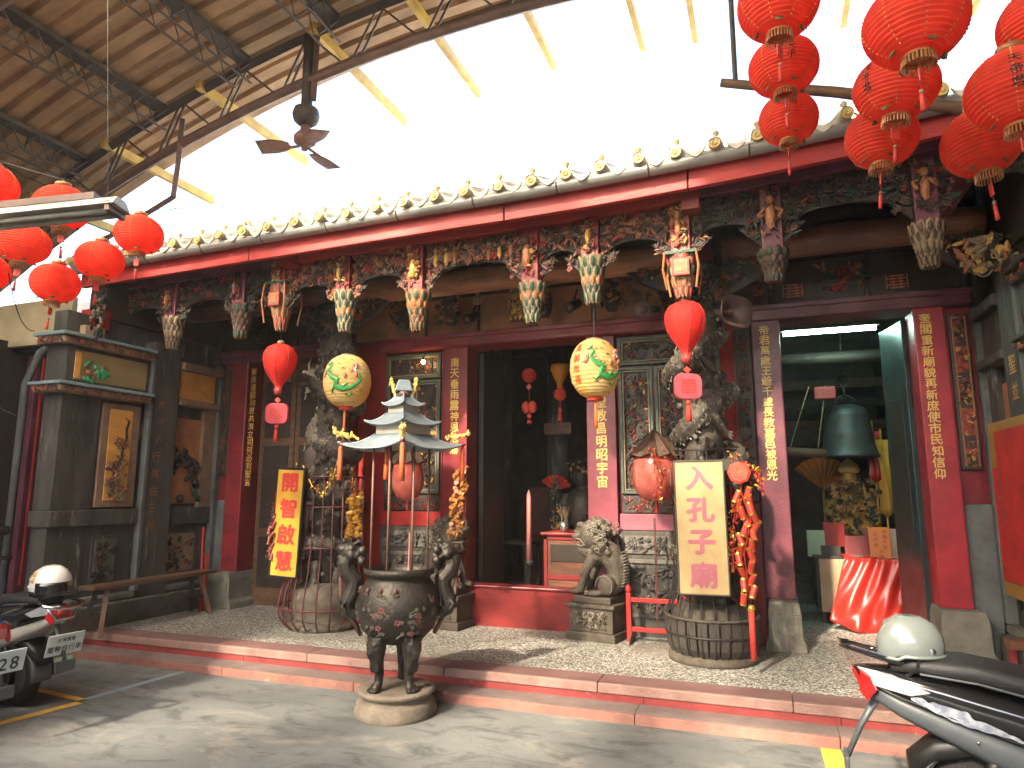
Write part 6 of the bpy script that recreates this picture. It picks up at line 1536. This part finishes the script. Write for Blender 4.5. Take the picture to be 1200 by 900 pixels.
MB().bb((X0 + .25, Y0 - .008, PZ + .14), (X0 + .268, Y0 + .01, 1.30)).build('upright', 'cage_red', rs)
# wooden stand at the right edge
p = at(1130, 782, Z=PZ); st = thing('wood_stand', 'small brown wooden stand beside the right column base', 'stand', (1.72, 6.18, PZ))
MB().bb((1.62, 6.10, .40), (1.78, 6.24, .47)).build('top_rail', 'log_paint', st, bev=.008)
for dx in (1.645, 1.745): MB().bb((dx - .022, 6.13, PZ), (dx + .022, 6.20, .40)).build('leg', 'red_paint' if dx < 1.7 else 'log_paint', st, bev=.004)
MB().bb((1.60, 6.05, PZ), (1.79, 6.30, PZ + .04)).build('foot_board', 'brown_wood', st)
# poster board on the right wall
pb = thing('poster_board', 'bright red paper posters on a yellow board at the right wall', 'poster board', (1.70, 6.1, .75))
MB().bb((1.66, 5.20, .78), (1.70, 6.22, 2.06)).build('board', 'yellow_board', pb, bev=.004)
MB().bb((1.652, 5.25, .98), (1.659, 6.06, 1.99)).build('red_paper', 'bright_red', pb)
MB().bb((1.645, 5.25, .90), (1.651, 6.16, 1.72)).build('red_paper', 'bright_red', pb)
mb = MB()
for i in range(4):
    for j in range(7):
        mb.box((1.6435, 6.12 - .045 - i * .05, 1.66 - j * .055), (.002, .03, .035))
mb.build('small_print', 'c_red', pb)
# loudspeaker horn and cameras under the eaves
def horn(px, py, Y, s_, label, tx, ty):
    c = at(px, py, Y=Y); H = thing('horn_speaker', label, 'loudspeaker', c); d = Vector((tx, ty, -.12)).normalized(); q = d.to_track_quat('Z', 'Y').to_matrix().to_4x4()
    mb = MB(); mb.M = q; n = 20; V = [(.03, -.22), (.04, -.10), (.05, -.02), (.09, .06), (.17, .13)]
    for (r_, z) in V: pass
    vs = []; fs = []
    for r_, z in V:
        for k in range(n):
            w = 2 * math.pi * k / n; cc, ss = math.cos(w), math.sin(w); e = 4; f = (abs(cc) ** e + abs(ss) ** e) ** (-1 / e); vs.append((cc * r_ * 1.25 * f * s_, ss * r_ * .8 * f * s_, z * s_))
    for i in range(len(V) - 1):
        for k in range(n): fs.append((i * n + k, i * n + (k + 1) % n, (i + 1) * n + (k + 1) % n, (i + 1) * n + k))
    fs.append(tuple(range(n))); mb.add(vs, fs); mb.build('horn_bell', 'horn_grey', H, smooth=True, world=False, solid=.006)
    mb = MB(); mb.M = q; mb.lathe([(.05 * s_, -.30 * s_), (.065 * s_, -.28 * s_), (.065 * s_, -.18 * s_), (.03 * s_, -.15 * s_)], 16); mb.build('driver', 'black_paint', H, smooth=True, world=False)
    mb = MB(); mb.M = q; mb.ball((0, 0, .03 * s_), (.03 * s_, .03 * s_, .06 * s_), 10, 7); mb.build('phase_plug', 'c_pink', H, smooth=True, world=False)
    MB().tube([(0, 0, .0), (0, .05, .16), (0, .3, .22)], .012, 6).build('mount_arm', 'truss', H, world=False)
horn(850, 366, 5.95, .95, 'brown rectangular horn loudspeaker above the right dragon column', .75, -.55)
horn(758, 362, 6.25, .5, 'small dark horn speaker behind the right pear lantern', -.6, -.7)
def bullet_cam(px, py, Y, label, m1, tx, ty):
    c = at(px, py, Y=Y); H = thing('security_camera', label, 'camera', c); d = Vector((tx, ty, -.45)).normalized(); q = d.to_track_quat('Z', 'Y').to_matrix().to_4x4()
    mb = MB(); mb.M = q; mb.lathe([(.001, -.10), (.045, -.10), (.05, -.08), (.05, .07), (.055, .09), (.045, .09), (.001, .075)], 16); mb.build('housing', m1, H, smooth=True, world=False)
    mb = MB(); mb.M = q; mb.lathe([(.022, .076), (.022, .082), (.001, .084)], 12); mb.build('lens', 'c_pink', H, world=False)
    MB().tube([(0, 0, .04), (0, .1, .15), (0, .15, .2)], .012, 6).build('bracket', m1, H, world=False)
bullet_cam(672, 358, 6.2, 'black bullet camera under the beam over the centre doorway', 'black_paint', -.25, -.8)
bullet_cam(553, 372, 6.3, 'black bullet camera under the cream bracket left of the centre doorway', 'black_paint', -.3, -.8)
c = at(559, 350, Y=6.2); sc_ = thing('wall_lamp', 'small cream lamp head on a bracket under the centre log', 'lamp', c)
MB().bb((-.02, -.01, 0), (.02, .03, .16)).build('bracket', 'c_cream', sc_, world=False, bev=.004)
mb = MB(); mb.M = Matrix.Rotation(RAD(90), 4, 'X'); mb.lathe([(.045, -.02), (.045, .02), (.02, .03), (.018, .02), (.001, .02)], 16, (0, -.02, 0)); mb.build('lamp_head', 'c_cream', sc_, smooth=True, world=False)
# little bulb over the left lattice window
c = at(496, 424, Y=6.60); bl = thing('bare_bulb', 'small glowing bulb over the left lattice window', 'bulb', c)
MB().ball((0, 0, 0), .022, 10, 7).build('glass', 'bulb', bl, smooth=True, world=False); MB().lathe([(.012, .02), (.014, .06)], 10).build('socket', 'black_paint', bl, world=False); MB().tube([(0, 0, .06), (0, .06, .10)], .004, 5).build('flex', 'cable', bl, world=False)

# ------------------------------------------------------------------ inside the right hall
tl_ = thing('tube_light', 'lit white fluorescent tube inside the right doorway', 'light', (.72, 7.6, 3.20))
MB().tube([(-.44, 0, 0), (.44, 0, 0)], .022, 12).build('tube', 'tube_light', tl_, smooth=True, world=False)
MB().bb((-.47, -.035, .025), (.47, .035, .07)).build('batten', 'black_wood', tl_, world=False, bev=.004)
for q in (-1, 1): MB().tube([(q * .35, 0, .07), (q * .35, 0, .80)], .003, 5).build('hanger', 'cable', tl_, world=False)
bc = at(993, 505, Y=8.6); bell = thing('bronze_bell', 'large dark bronze bell hanging in the right hall', 'bell', bc)
k = 62 / ppm(bc) / 2
MB().lathe([(a * k, b * k) for a, b in ((.001, 1.0), (.35, .98), (.62, .88), (.74, .70), (.76, .62), (.78, .60), (.78, .55), (.80, .30), (.84, -.1), (.86, -.15), (.86, -.22), (.88, -.5), (.98, -.85), (1.04, -.92), (1.04, -1.0), (.95, -1.0), (.85, -.6), (.7, .6))], 36, cap=False).build('bell_body', 'bell_bronze', bell, smooth=True, world=False)
mb = MB()
for j in range(5): mb.tube([(.34 * k * math.cos(t * .524), 0, (1.0 + .34 * math.sin(t * .524)) * k) for t in range(7)], .05 * k, 8)
mb.build('crown_loop', 'bell_bronze', bell, smooth=True, world=False)
mb = MB()
for j in range(5): z = (1.5 + j * .42) * k; mb.tube([((.18 * k * math.cos(t * .7)) * (1 if j % 2 else .2), (.18 * k * math.cos(t * .7)) * (.2 if j % 2 else 1), z + .25 * k * math.sin(t * .7)) for t in range(9)], .045 * k, 6, True)
mb.tube([(0, 0, 3.4 * k), (0, 0, 3.62 - bc.z)], .01, 6); mb.build('chain', 'iron', bell, smooth=True, world=False)
c = at(943, 530, Y=8.3); sk = thing('bell_striker', 'wooden log striker hung on cords beside the bell', 'striker', c)
MB().tube([(-.25, 0, .02), (.22, .02, -.02)], .05, 12).build('log', 'brown_wood', sk, smooth=True, world=False)
for dx in (-.15, .14): MB().tube([(dx, 0, .05), (dx * .6 + .18, 0, .75)], .006, 5).build('cord', 'c_cream', sk, world=False)
MB().box((.25, 0, .66), (.22, .1, .14)).build('red_block', 'c_red', sk, world=False, bev=.01)
# counter with a tan front and a folding table under a red satin cloth
ct = thing('counter', 'low counter with tan front panel inside the right doorway', 'counter', (.72, 8.25, PZ))
MB().bb((.45, 8.0, .84), (1.05, 8.5, .87)).build('top', 'dark_wood', ct, bev=.004); MB().bb((.50, 8.0, .30), (.98, 8.03, .84)).build('front_panel', 'tan_board', ct, bev=.004)
for x in (.52, .96): MB().bb((x - .02, 8.04, PZ), (x + .02, 8.08, .84)).build('leg', 'dark_wood', ct)
MB().bb((.47, 8.03, .30), (.50, 8.45, .84)).build('side_panel', 'dark_wood', ct)
cl = MB(); r = random.Random(12)
cx0, cx1, cy0, cy1, zt = .72, 1.50, 7.72, 8.15, .88
def cloth(u, v):
    X = cx0 + (cx1 - cx0) * u; 
    if v < .35: t = v / .35; return Vector((X, cy1 + (cy0 - cy1) * t, zt + .008 * math.sin(u * 17 + t * 3)))
    t = (v - .35) / .65; sw = .045 * t * math.sin(u * 19 + 2.2 * math.sin(t * 3 + u)) + .05 * t * math.sin(u * 8 + 2 + t) + .018 * math.sin(u * 37 + t * 9)
    return Vector((cx0 - .18 * t + (cx1 - cx0 + .20 * t) * u, cy0 - .05 * t ** .5 - .06 * t + sw * .8, zt - (.55 + .12 * math.sin(u * 3.4 + .4) + .08 * u) * t))
cl.grid(cloth, 60, 34)
tbl = thing('folding_table', 'metal-legged table under the red cloth in the right doorway', 'table', (1.1, 7.93, PZ))
MB().bb((.74, 7.74, .845), (1.48, 8.13, .868)).build('table_top', 'tan_board', tbl)
for x in (.80, 1.42):
    for y in (7.80, 8.08): MB().tube([(x, y, PZ), (x, y, .845)], .011, 8).build('leg', 'chrome', tbl, smooth=True)
MB().tube([(.80, 7.80, .33), (1.42, 7.80, .33)], .008, 6).build('cross_bar', 'chrome', tbl)
tag(cl.build('red_satin_cloth', 'red_cloth', loc=(1.1, 7.93, .88), smooth=True, solid=.004), 'shiny red satin cloth draped over the table in the right doorway', 'cloth')
def card(px0, py0, px1, py1, Y, m, name, label, cat, th=.02, lean=0):
    a, b = at(px0, py1, Y=Y), at(px1, py0, Y=Y); w, h = b.x - a.x, b.z - a.z
    o = MB().bb((0, 0, 0), (w, th, h)).build(name, m, bev=.003, world=False); o.location = a; o.rotation_euler = (-lean, 0, 0); return tag(o, label, cat)
card(947, 622, 966, 652, 8.15, 'sticker_green', 'green_box', 'green printed box at the left of the counter', 'box', .08)
card(966, 613, 989, 640, 8.3, 'bright_red', 'red_box', 'bright red box standing at the back of the counter', 'box', .10)
card(963, 640, 985, 656, 8.1, 'black_wood', 'dark_box', 'dark open box holding small goods on the counter', 'box', .10)
card(991, 628, 1019, 653, 8.05, 'red_paint', 'red_case', 'dark red square case leaning at the middle of the counter', 'case', .03, .15)
card(996, 651, 1012, 657, 7.98, 'c_cream', 'cream_pad', 'cream paper pad lying before the red case', 'notepad', .06)
o = card(1021, 618, 1043, 661, 7.85, 'orange_board', 'orange_placard', 'orange placard with small dark writing leaning on the red cloth table', 'placard', .015, .1)
mb = MB(); r = random.Random(4); wv = o.data.vertices; w_ = max(v.co.x for v in wv); h_ = max(v.co.z for v in wv)
letters(mb, '祈福平安', (w_ * .72, -.003, h_ * .88), (1, 0, 0), (0, 0, 1), h_ * .11, h_ * .14, .01); letters(mb, '光明燈', (w_ * .30, -.003, h_ * .80), (1, 0, 0), (0, 0, 1), h_ * .11, h_ * .14, .01); letters(mb, '功德', (w_ * .52, -.003, h_ * .34), (1, 0, 0), (0, 0, 1), h_ * .11, h_ * .14, .01)
mb.build('placard_text', 'c_red', o, world=False)
card(1045, 620, 1058, 661, 7.9, 'white_enamel', 'white_scroll', 'narrow black and white upright print beside the orange placard', 'print', .015, .05)
card(1012, 619, 1026, 634, 8.2, 'c_pink', 'pink_fan', 'pale pink round-topped card behind the orange placard', 'card', .01)
# seated deity with garments behind the counter
dt = at(1000, 610, Y=9.0); D_ = thing('deity_shrine', 'gilt seated figure in yellow and green robes below the bell', 'statue', (dt.x, 9.05, PZ))
mb = MB(); mb.mi = 0; mb.bb((dt.x - .45, 8.9, PZ), (dt.x + .45, 9.5, .9)); mb.build('altar', 'dark_wood', D_, bev=.01)
mb = MB(); zb = .9; mb.ball((dt.x, 9.1, zb + .18), (.32, .24, .2), 14, 9); mb.ball((dt.x, 9.12, zb + .48), (.19, .14, .24), 12, 9); mb.ball((dt.x, 9.08, zb + .80), (.09, .09, .11), 10, 8)
for q in (-1, 1): mb.tube([(dt.x + q * .17, 9.1, zb + .6), (dt.x + q * .26, 9.0, zb + .4), (dt.x + q * .12, 8.92, zb + .34)], [.07, .06, .045], 9); mb.ball((dt.x + q * .2, 8.96, zb + .12), (.14, .12, .1), 10, 7)
mb.build('figure', 'gold', D_, remesh=.018)
mb = MB(); carve(mb, (dt.x, 8.86, zb + .42), (1, 0, 0), (0, 0, 1), .56, .72, .16, 77, 150, [7, 7, 5, 0, 4, 6, 0, 5], .045); mb.build('robe_ornament', CARVE, D_)
mb = MB(); mb.lathe([(.10, 0), (.13, .04), (.10, .10), (.03, .16), (.001, .18)], 12, (dt.x, 9.08, zb + .86)); mb.build('headdress', 'gold_leaf', D_, smooth=True)
for i, (px, py0, py1, m, lb) in enumerate(((1027, 505, 560, 'red_cloth', 'narrow red ceremonial banner right of the bell'), (1040, 515, 600, 'sign_yellow', 'narrow yellow ceremonial banner beside the open door leaf'))):
    a, b = at(px, py1, Y=8.8), at(px, py0, Y=8.8); mb = MB(); mb.grid(lambda u, v: Vector((a.x - .07 + .14 * u + .01 * math.sin(v * 6), 8.8 + .02 * math.sin(u * 7 + v * 3), a.z + (b.z - a.z) * v - (.06 * (1 - abs(2 * u - 1)) if v == 0 else 0))), 8, 12)
    o = mb.build('banner', m, loc=a, smooth=True, solid=.004); tag(o, lb, 'banner')
    MB().tube([(a.x, 8.83, PZ), (a.x, 8.83, b.z + .12)], .012, 8).build('pole', 'gold', o)
fb = at(965, 575, Y=9.4); fs_ = thing('palm_fan_lantern', 'orange pleated half-round canopy left of the gilt figure', 'canopy', fb)
mb = MB(); mb.grid(lambda u, v: Vector((.42 * v * math.cos(RAD(10 + 130 * u)), .02 * (-1) ** int(u * 24), .42 * v * math.sin(RAD(10 + 130 * u)))), 24, 4); mb.build('pleats', 'orange_board', fs_, world=False, solid=.005)
MB().tube([(0, .02, -.9), (0, .02, .40)], .014, 8).build('stem', 'gold', fs_, world=False)
# ------------------------------------------------------------------ inside the centre hall
ac = thing('altar_cabinet', 'worn red altar cabinet inside the centre doorway behind the lion', 'cabinet', (-1.85, 8.0, PZ))
a, b = at(638, 688, Y=7.75), at(690, 628, Y=7.75); MB().bb((a.x, 7.75, PZ), (a.x + .95, 8.25, b.z)).build('carcass', 'log_paint', ac, bev=.006)
for lo, hi in (((a.x, 7.735, PZ), (a.x + .04, 7.75, b.z)), ((a.x, 7.735, b.z - .05), (a.x + .95, 7.75, b.z)), ((a.x + .04, 7.735, PZ + .35), (a.x + .95, 7.75, PZ + .40))): MB().bb(lo, hi).build('frame_rail', 'red_paint', ac)
MB().bb((a.x + .08, 7.738, b.z - .30), (a.x + .6, 7.75, b.z - .10)).build('drawer_panel', 'mural_dark', ac, bev=.004)
MB().bb((a.x - .03, 7.70, b.z), (a.x + 1.0, 8.3, b.z + .03)).build('top', 'red_paint', ac, bev=.006)
cn = thing('incense_cup', 'small steel cup of incense sticks on the altar cabinet', 'cup', (a.x + .22, 7.85, b.z + .03)); MB().lathe([(.05, 0), (.06, .12), (.055, .12), (.045, .01)], 16).build('cup', 'steel', cn, smooth=True, world=False)
mb = MB(); r = random.Random(2)
for k_ in range(10): mb.tube([(r.uniform(-.03, .03), r.uniform(-.03, .03), .02), (r.uniform(-.09, .09), r.uniform(-.05, .05), .30)], .003, 4)
mb.build('sticks', 'c_cream', cn, world=False)
lampb = thing('altar_lamp', 'small pink and dark lamp stand on the altar cabinet behind the lion', 'lamp', (a.x + .72, 7.9, b.z + .03)); MB().lathe([(.05, 0), (.05, .10), (.09, .12), (.09, .15), (.04, .17), (.001, .17)], 16).build('lamp_body', 'c_pink', lampb, smooth=True, world=False); MB().lathe([(.10, .171), (.11, .19), (.05, .22), (.001, .22)], 16).build('lamp_top', 'dark_wood', lampb, smooth=True, world=False)
c = at(682, 575, Y=8.6); D2 = thing('dark_deity', 'dark seated figure with a glittering crown and tinsel behind the altar cabinet', 'statue', (c.x, 8.6, PZ))
mb = MB(); mb.bb((c.x - .3, 8.45, PZ), (c.x + .3, 8.9, 1.05)); mb.build('stand', 'black_wood', D2)
mb = MB(); mb.ball((c.x, 8.62, 1.32), (.26, .2, .28), 14, 9); mb.ball((c.x, 8.6, 1.72), (.11, .11, .13), 12, 8)
for q in (-1, 1): mb.tube([(c.x + q * .2, 8.6, 1.5), (c.x + q * .28, 8.5, 1.3), (c.x + q * .12, 8.42, 1.22)], [.07, .06, .045], 9)
mb.build('figure', 'black_wood', D2, remesh=.018)
mb = MB(); carve(mb, (c.x, 8.48, 1.84), (1, 0, 0), (0, 0, 1), .3, .2, .08, 88, 60, [6, 7, 5, 0], .022); mb.build('crown', CARVE, D2); mb = MB(); carve(mb, (c.x - .3, 8.4, 1.35), (1, 0, 0), (0, 0, 1), .12, .7, .08, 89, 110, [6, 5, 7, 0, 5], .022); mb.build('tinsel', CARVE, D2); mb = MB(); carve(mb, (c.x + .3, 8.4, 1.35), (1, 0, 0), (0, 0, 1), .12, .7, .08, 90, 110, [2, 6, 5, 7, 0], .022); mb.build('tinsel', CARVE, D2)
c = at(650, 575, Y=8.5); um = thing('paper_umbrella', 'small red paper fan canopy left of the dark figure', 'canopy', c); mb = MB(); mb.grid(lambda u, v: Vector((.22 * v * math.cos(RAD(15 + 130 * u)), .012 * (-1) ** int(u * 20), .2 * v * math.sin(RAD(15 + 130 * u)))), 20, 3); mb.build('pleats', 'tag_red', um, world=False, solid=.004); MB().tube([(0, .01, -1.2), (0, .01, .19)], .01, 6).build('stem', 'dark_wood', um, world=False)
o = card(638, 495, 669, 509, 8.2, 'brown_wood', 'hanging_box', 'plain brown box hanging in the centre hall below the orange lantern', 'box', .3); ow = max(v.co.x for v in o.data.vertices)
for q in (.05, ow - .05): MB().tube([(q, .15, .1), (q, .15, 3.9 - o.location.z)], .006, 5).build('hanging_wire', 'cable', o, world=False)
tb2 = thing('hall_table', 'dark wooden table inside the centre doorway', 'table', (-2.75, 8.1, PZ)); a, b = at(558, 633, Y=7.9), at(622, 633, Y=7.9)
MB().bb((a.x - .1, 7.85, a.z - .04), (b.x, 8.45, a.z)).build('top', 'dark_wood', tb2, bev=.005)
for x in (a.x + .3, b.x - .06):
    for y in (7.92, 8.38): MB().bb((x - .025, y - .025, PZ), (x + .025, y + .025, a.z - .04)).build('leg', 'dark_wood', tb2)
MB().bb((a.x + .3, 7.90, .42), (b.x - .06, 7.94, .46)).build('stretcher', 'dark_wood', tb2)
c = at(620, 640, Y=7.75); cd = tag(MB().lathe([(.035, 0), (.028, 1.2 * .62), (.012, .80), (.001, .82)], 12).build('tall_candle', 'incense_pink', world=False, smooth=True), 'tall pale pink candle standing by the hall table', 'candle'); cd.location = (c.x, 7.75, .74)
tag(MB().lathe([(.12, 0), (.12, .02), (.02, .05), (.02, .48), (.05, .50), (.05, .555)], 14).build('candle_stand', 'black_wood', world=False, smooth=True), 'black stand under the tall pink candle', 'stand').location = (c.x, 7.75, PZ)
ph = MB().bb((R_(-.98), 9.6, PZ), (R_(-.55), 9.65, 1.6)).build('pale_screen', 'c_pink', loc=(R_(-.75), 9.6, PZ)); tag(ph, 'pale pinkish upright panel deep in the centre hall', 'panel')

# ------------------------------------------------------------------ overhead: fan, lamp fixture, pipes
fc = at(358, 150, Y=5.0); fan = thing('ceiling_fan', 'old brown ceiling fan on a long pipe under the shed arch', 'fan', fc)
MB().tube([(0, 0, .20), (0, 0, zarch(fc.x) - fc.z)], .055, 12).build('down_pipe', 'truss', fan, smooth=True, world=False)
MB().tube([(.075, 0, .28), (.08, 0, zarch(fc.x) - fc.z)], .038, 4).build('pipe_brace', 'pipe_brown', fan, world=False)
MB().lathe([(.06, .22), (.115, .19), (.13, .13), (.115, .07), (.08, .04), (.05, .02)], 24).build('canopy', 'truss', fan, smooth=True, world=False)
MB().lathe([(.045, .03), (.05, -.03), (.085, -.07), (.105, -.10), (.105, -.15), (.08, -.17), (.03, -.18), (.03, -.23), (.001, -.23)], 24).build('motor', 'rust_pole', fan, smooth=True, world=False)
for j in range(3):
    w = RAD(200) + j * 2.094; mb = MB(); mb.M = Matrix.Rotation(w, 4, 'Z') @ Matrix.Rotation(RAD(10), 4, 'X')
    mb.grid(lambda u, v: (.13 + .30 * u, (v - .5) * (.09 + .11 * math.sin(min(1, u * 1.4) * 1.9)), -.205 - .02 * u), 10, 4); bl_ = mb.build('blade', 'rust_pole', fan, smooth=True, world=False, solid=.008)
    mb = MB(); mb.M = Matrix.Rotation(w, 4, 'Z'); mb.tube([(.05, 0, -.19), (.2, 0, -.205)], .014, 6); mb.build('blade_iron', 'rust_pole', bl_, world=False)
a, b = at(-60, 262, D=4.3), at(143, 241, D=4.3); d = (b - a); L0 = d.length; fx = thing('lamp_fixture', 'long white-enamel double fluorescent batten, unlit, hung among the left lanterns', 'light fixture', (a + b) / 2, math.atan2(d.y, d.x)); fx.rotation_euler = (0, -math.asin(d.z / L0), math.atan2(d.y, d.x))
mb = MB(); mb.prism([(-.10, -.02), (.10, -.02), (.045, .045), (-.045, .045)], -L0 / 2, L0 / 2, Matrix.Rotation(RAD(90), 4, 'Z')); mb.build('reflector', 'white_enamel', fx, world=False, bev=.004)
for q in (-1, 1): MB().tube([(-L0 / 2 + .06, q * .045, -.045), (L0 / 2 - .06, q * .045, -.045)], .016, 10).build('tube', 'white_enamel', fx, smooth=True, world=False)
MB().bb((L0 / 2 - .06, -.09, -.06), (L0 / 2 - .03, .09, .0)).build('end_cap', 'pipe_brown', fx, world=False); MB().bb((-L0 / 2, -.05, .046), (L0 / 2 - .15, .05, .09)).build('spine', 'pipe_brown', fx, world=False)
for q in (-.3, .42): MB().tube([(q * L0, 0, .09), (q * L0 - .05, .1, 1.9)], .002, 5).build('hanger', 'cable', fx, world=False)
pp = [at(214, 140, Y=4.98), at(209, 190, Y=4.98), at(203, 231, Y=4.98), at(140, 270, Y=4.98), at(70, 312, Y=4.98)]
pf = thing('hanging_pipe', 'bent brown steel pipe hung from the arch near the left lanterns', 'pipe', pp[0]); MB().tube(pp[:3], .035, 4).build('drop_bar', 'pipe_brown', pf); MB().tube(pp[2:], .035, 4).build('level_bar', 'pipe_brown', pf)
pp = [at(845, 97, Y=4.5), at(900, 102, Y=4.5), at(980, 108, Y=4.5), at(1060, 118, Y=4.5), at(1140, 129, Y=4.5), at(1260, 145, Y=4.5)]
bp = thing('bamboo_pole', 'brown bamboo pole hung level behind the right lanterns', 'pole', pp[0]); MB().tube(pp, [.030, .032, .036, .038, .040, .042], 10).build('cane', 'brown_wood', bp, smooth=True)
q0 = at(862, 98, Y=4.5); MB().tube([q0, (q0.x, 4.5, zarch(q0.x) + .05)], .018, 8).build('hanger_rod', 'truss', bp); q1 = at(1260, 145, Y=4.5); MB().tube([q1, (q1.x, 4.5, zarch(q1.x) + .05)], .018, 8).build('hanger_rod', 'truss', bp)
MB().tube(sag(at(640, -10, Y=5.3), at(400, 75, Y=5.4), -.02), .03, 6).build('tie_pipe', 'truss', shed)
wire(sag(at(0, 190, Y=4.2), at(100, 230, Y=4.6), .05), 'loose_wire', 'thin loose wire above the lamp fixture', .006)
wire(sag(at(10, 320, D=5.2), at(40, 388, D=5.6), .12), 'loose_wire', 'thin dark wire hanging down from the left lanterns', .004)
wire(sag(at(0, 478, X=-6.9), at(58, 492, X=-6.9), .04), 'loose_wire', 'upper pale cable across the dark gap at the left', .005, 'wall_grey')
wire(sag(at(1130, 300, Y=6.0), at(1165, 312, Y=5.8), .12), 'loose_wire', 'white cable looping below the carved corner at the right', .006, 'white_enamel')
# painted corner carving and box at the right end under the eaves
c = at(1175, 295, Y=5.8); mb = MB(); mb.mi = 0; mb.box((c.x, 5.9, c.z), (.5, .1, .2)); carve(mb, (c.x, 5.84, c.z), (1, 0, 0), (0, 0, 1), .55, .26, .1, 91, 120, [6, 6, 7, 4, 0], .05); mb.build('corner_carving', CARVE, T)
# red box, cardboard and bundles on the left wall head
c = at(105, 372, X=-6.5); bx = MB().bb((-6.62, c.y - .12, 3.10), (-6.38, c.y + .10, 3.22)).build('cardboard_box', 'tan_board', loc=(-6.5, c.y, 3.10), bev=.004); tag(bx, 'small cardboard box on top of the left stone cornice', 'box')
bx = MB().bb((-6.60, c.y - .02, 3.222), (-6.40, c.y + .16, 3.42)).build('red_carton', 'bright_red', loc=(-6.5, c.y, 3.222), bev=.004); tag(bx, 'red carton on the cardboard box above the left cornice', 'box')
mb = MB(); mb.mi = 0; carve(mb, (-6.45, c.y + .12, 3.30), (1, -.6, 0), (0, 0, 1), .6, .45, .2, 95, 70, [0, 0, 1, 6, 5], .07); tag(mb.build('carved_bundle', CARVE, loc=(-6.45, c.y + .12, 3.1)), 'dark carved bracket bundle behind the red carton at the left eave', 'carving')

# ------------------------------------------------------------------ neighbour at the left; unseen house added at the right to darken the court
NB = thing('left_house', 'dark neighbouring house with a red post and cream fascia at the left edge', 'building', (-8.4, 5.2, 0))
MB().bb((-9.6, -14.0, 0), (-8.3, 7.2, 3.3)).build('wall', 'black_wood', NB)  # black stands in for the shade under the canopy
MB().bb((-9.5, 6.6, 0), (-6.75, 6.9, 4.2)).build('rear_wall', 'black_wood', NB)
MB().bb((-9.6, -14.0, 3.3), (-8.0, 2.6, 3.9)).build('upper_wall', 'wall_grey', NB)
a, b = at(-10, 300, Y=5.3), at(84, 362, Y=5.3); MB().bb((-9.5, 5.25, 3.22), (at(84, 362, Y=5.25).x, 5.32, 3.75)).build('fascia_board', 'cream_wall', NB, bev=.01)
MB().bb((-9.5, 5.32, 3.18), (-7.1, 6.6, 3.24)).build('canopy_soffit', 'black_paint', NB)
p = at(30, 540, Y=5.6); MB().bb((p.x - .20, 5.5, 0), (p.x + .16, 5.8, 3.18)).build('red_post', 'plum_paint', NB, bev=.01)
p = at(45, 500, Y=5.48); MB().tube([(p.x + .02, 5.45, .5), (p.x + .02, 5.45, 3.1)], .015, 8).build('red_conduit', 'bright_red', NB)
p = at(22, 520, Y=5.2); MB().tube([(p.x, 5.2, 0), (p.x, 5.2, 2.75), (p.x + .18, 5.2, 3.1), (p.x + .25, 5.25, 3.2)], .04, 10).build('downpipe', 'wall_grey', NB, smooth=True)
p = at(70, 410, Y=5.9); mb = MB(); mb.grid(lambda u, v: Vector((p.x - .35 + .7 * u, 5.9 + .05 * math.sin(u * 20), 1.9 + 1.25 * v)), 30, 4); tag(mb.build('hanging_cloth', 'cloth_lilac' if 'cloth_lilac' in MT else mat('cloth_lilac', (.26, .25, .36), (.34, .33, .46), 6, .8), loc=(p.x, 5.9, 1.9), smooth=True, solid=.004), 'lilac cloth hanging in the gap behind the left stone wall', 'cloth')
c = at(15, 636, D=5.0)
NR = thing('added_house', 'unseen grey house added beyond the right edge to darken the court', 'building', (5.2, 0, 0))  # added enclosure that keeps side sky light off the court
MB().bb((4.0, -14.0, 0), (5.6, 7.5, 4.6)).build('wall', 'wall_grey', NR)
MB().bb((-8.3, -13.2, 0), (4.0, -12.8, 4.8)).build('sky_blocker', 'wall_grey', NR)  # unseen wall behind the camera, added to cut frontal sky light
for y in (-10, -6, -2, 2): MB().bb((3.985, y, 1.1), (4.0, y + 1.2, 2.4)).build('window', 'door_teal', NR)
for o in COL.objects:                                              # masses of small carved work: real geometry, too fine to count
    if o.name.split('.')[0] in ('stone_relief', 'panel_carving', 'lattice_carving', 'plaque_carving', 'carved_panel', 'cornice_carving', 'tree_relief', 'rock_relief', 'low_relief', 'mural_figures', 'robe_ornament', 'crown', 'tinsel', 'pedestal_relief', 'small_print', 'sticks', 'arch_lattice', 'purlin_web', 'placard_text', 'gold_print', 'rivets', 'chin_strap', 'seal_pattern', 'gilt_marks', 'lotus_head', 'gilt_leaves', 'fringe_ring', 'ribs', 'folds', 'green_figure', 'stone_frame', 'bracket_carving', 'carved_figure', 'corner_carving', 'gilt_bracket', 'capital', 'carved_strut', 'carved_wing'): o['kind'] = 'stuff'
hz = MB().bb((-59, -59, -1), (59, 59, 7.4)).build('haze', bpy.data.materials.new('haze')); stuff(hz)
hm = hz.data.materials[0]; hm.use_nodes = True; hn = hm.node_tree.nodes; hn.remove(hn['Principled BSDF'])
hv = hn.new('ShaderNodeVolumePrincipled'); hv.inputs['Color'].default_value = (.95, .93, .90, 1); hv.inputs['Density'].default_value = .002
hm.node_tree.links.new(hv.outputs[0], hn['Material Output'].inputs['Volume'])
COL.objects.unlink(_fo)
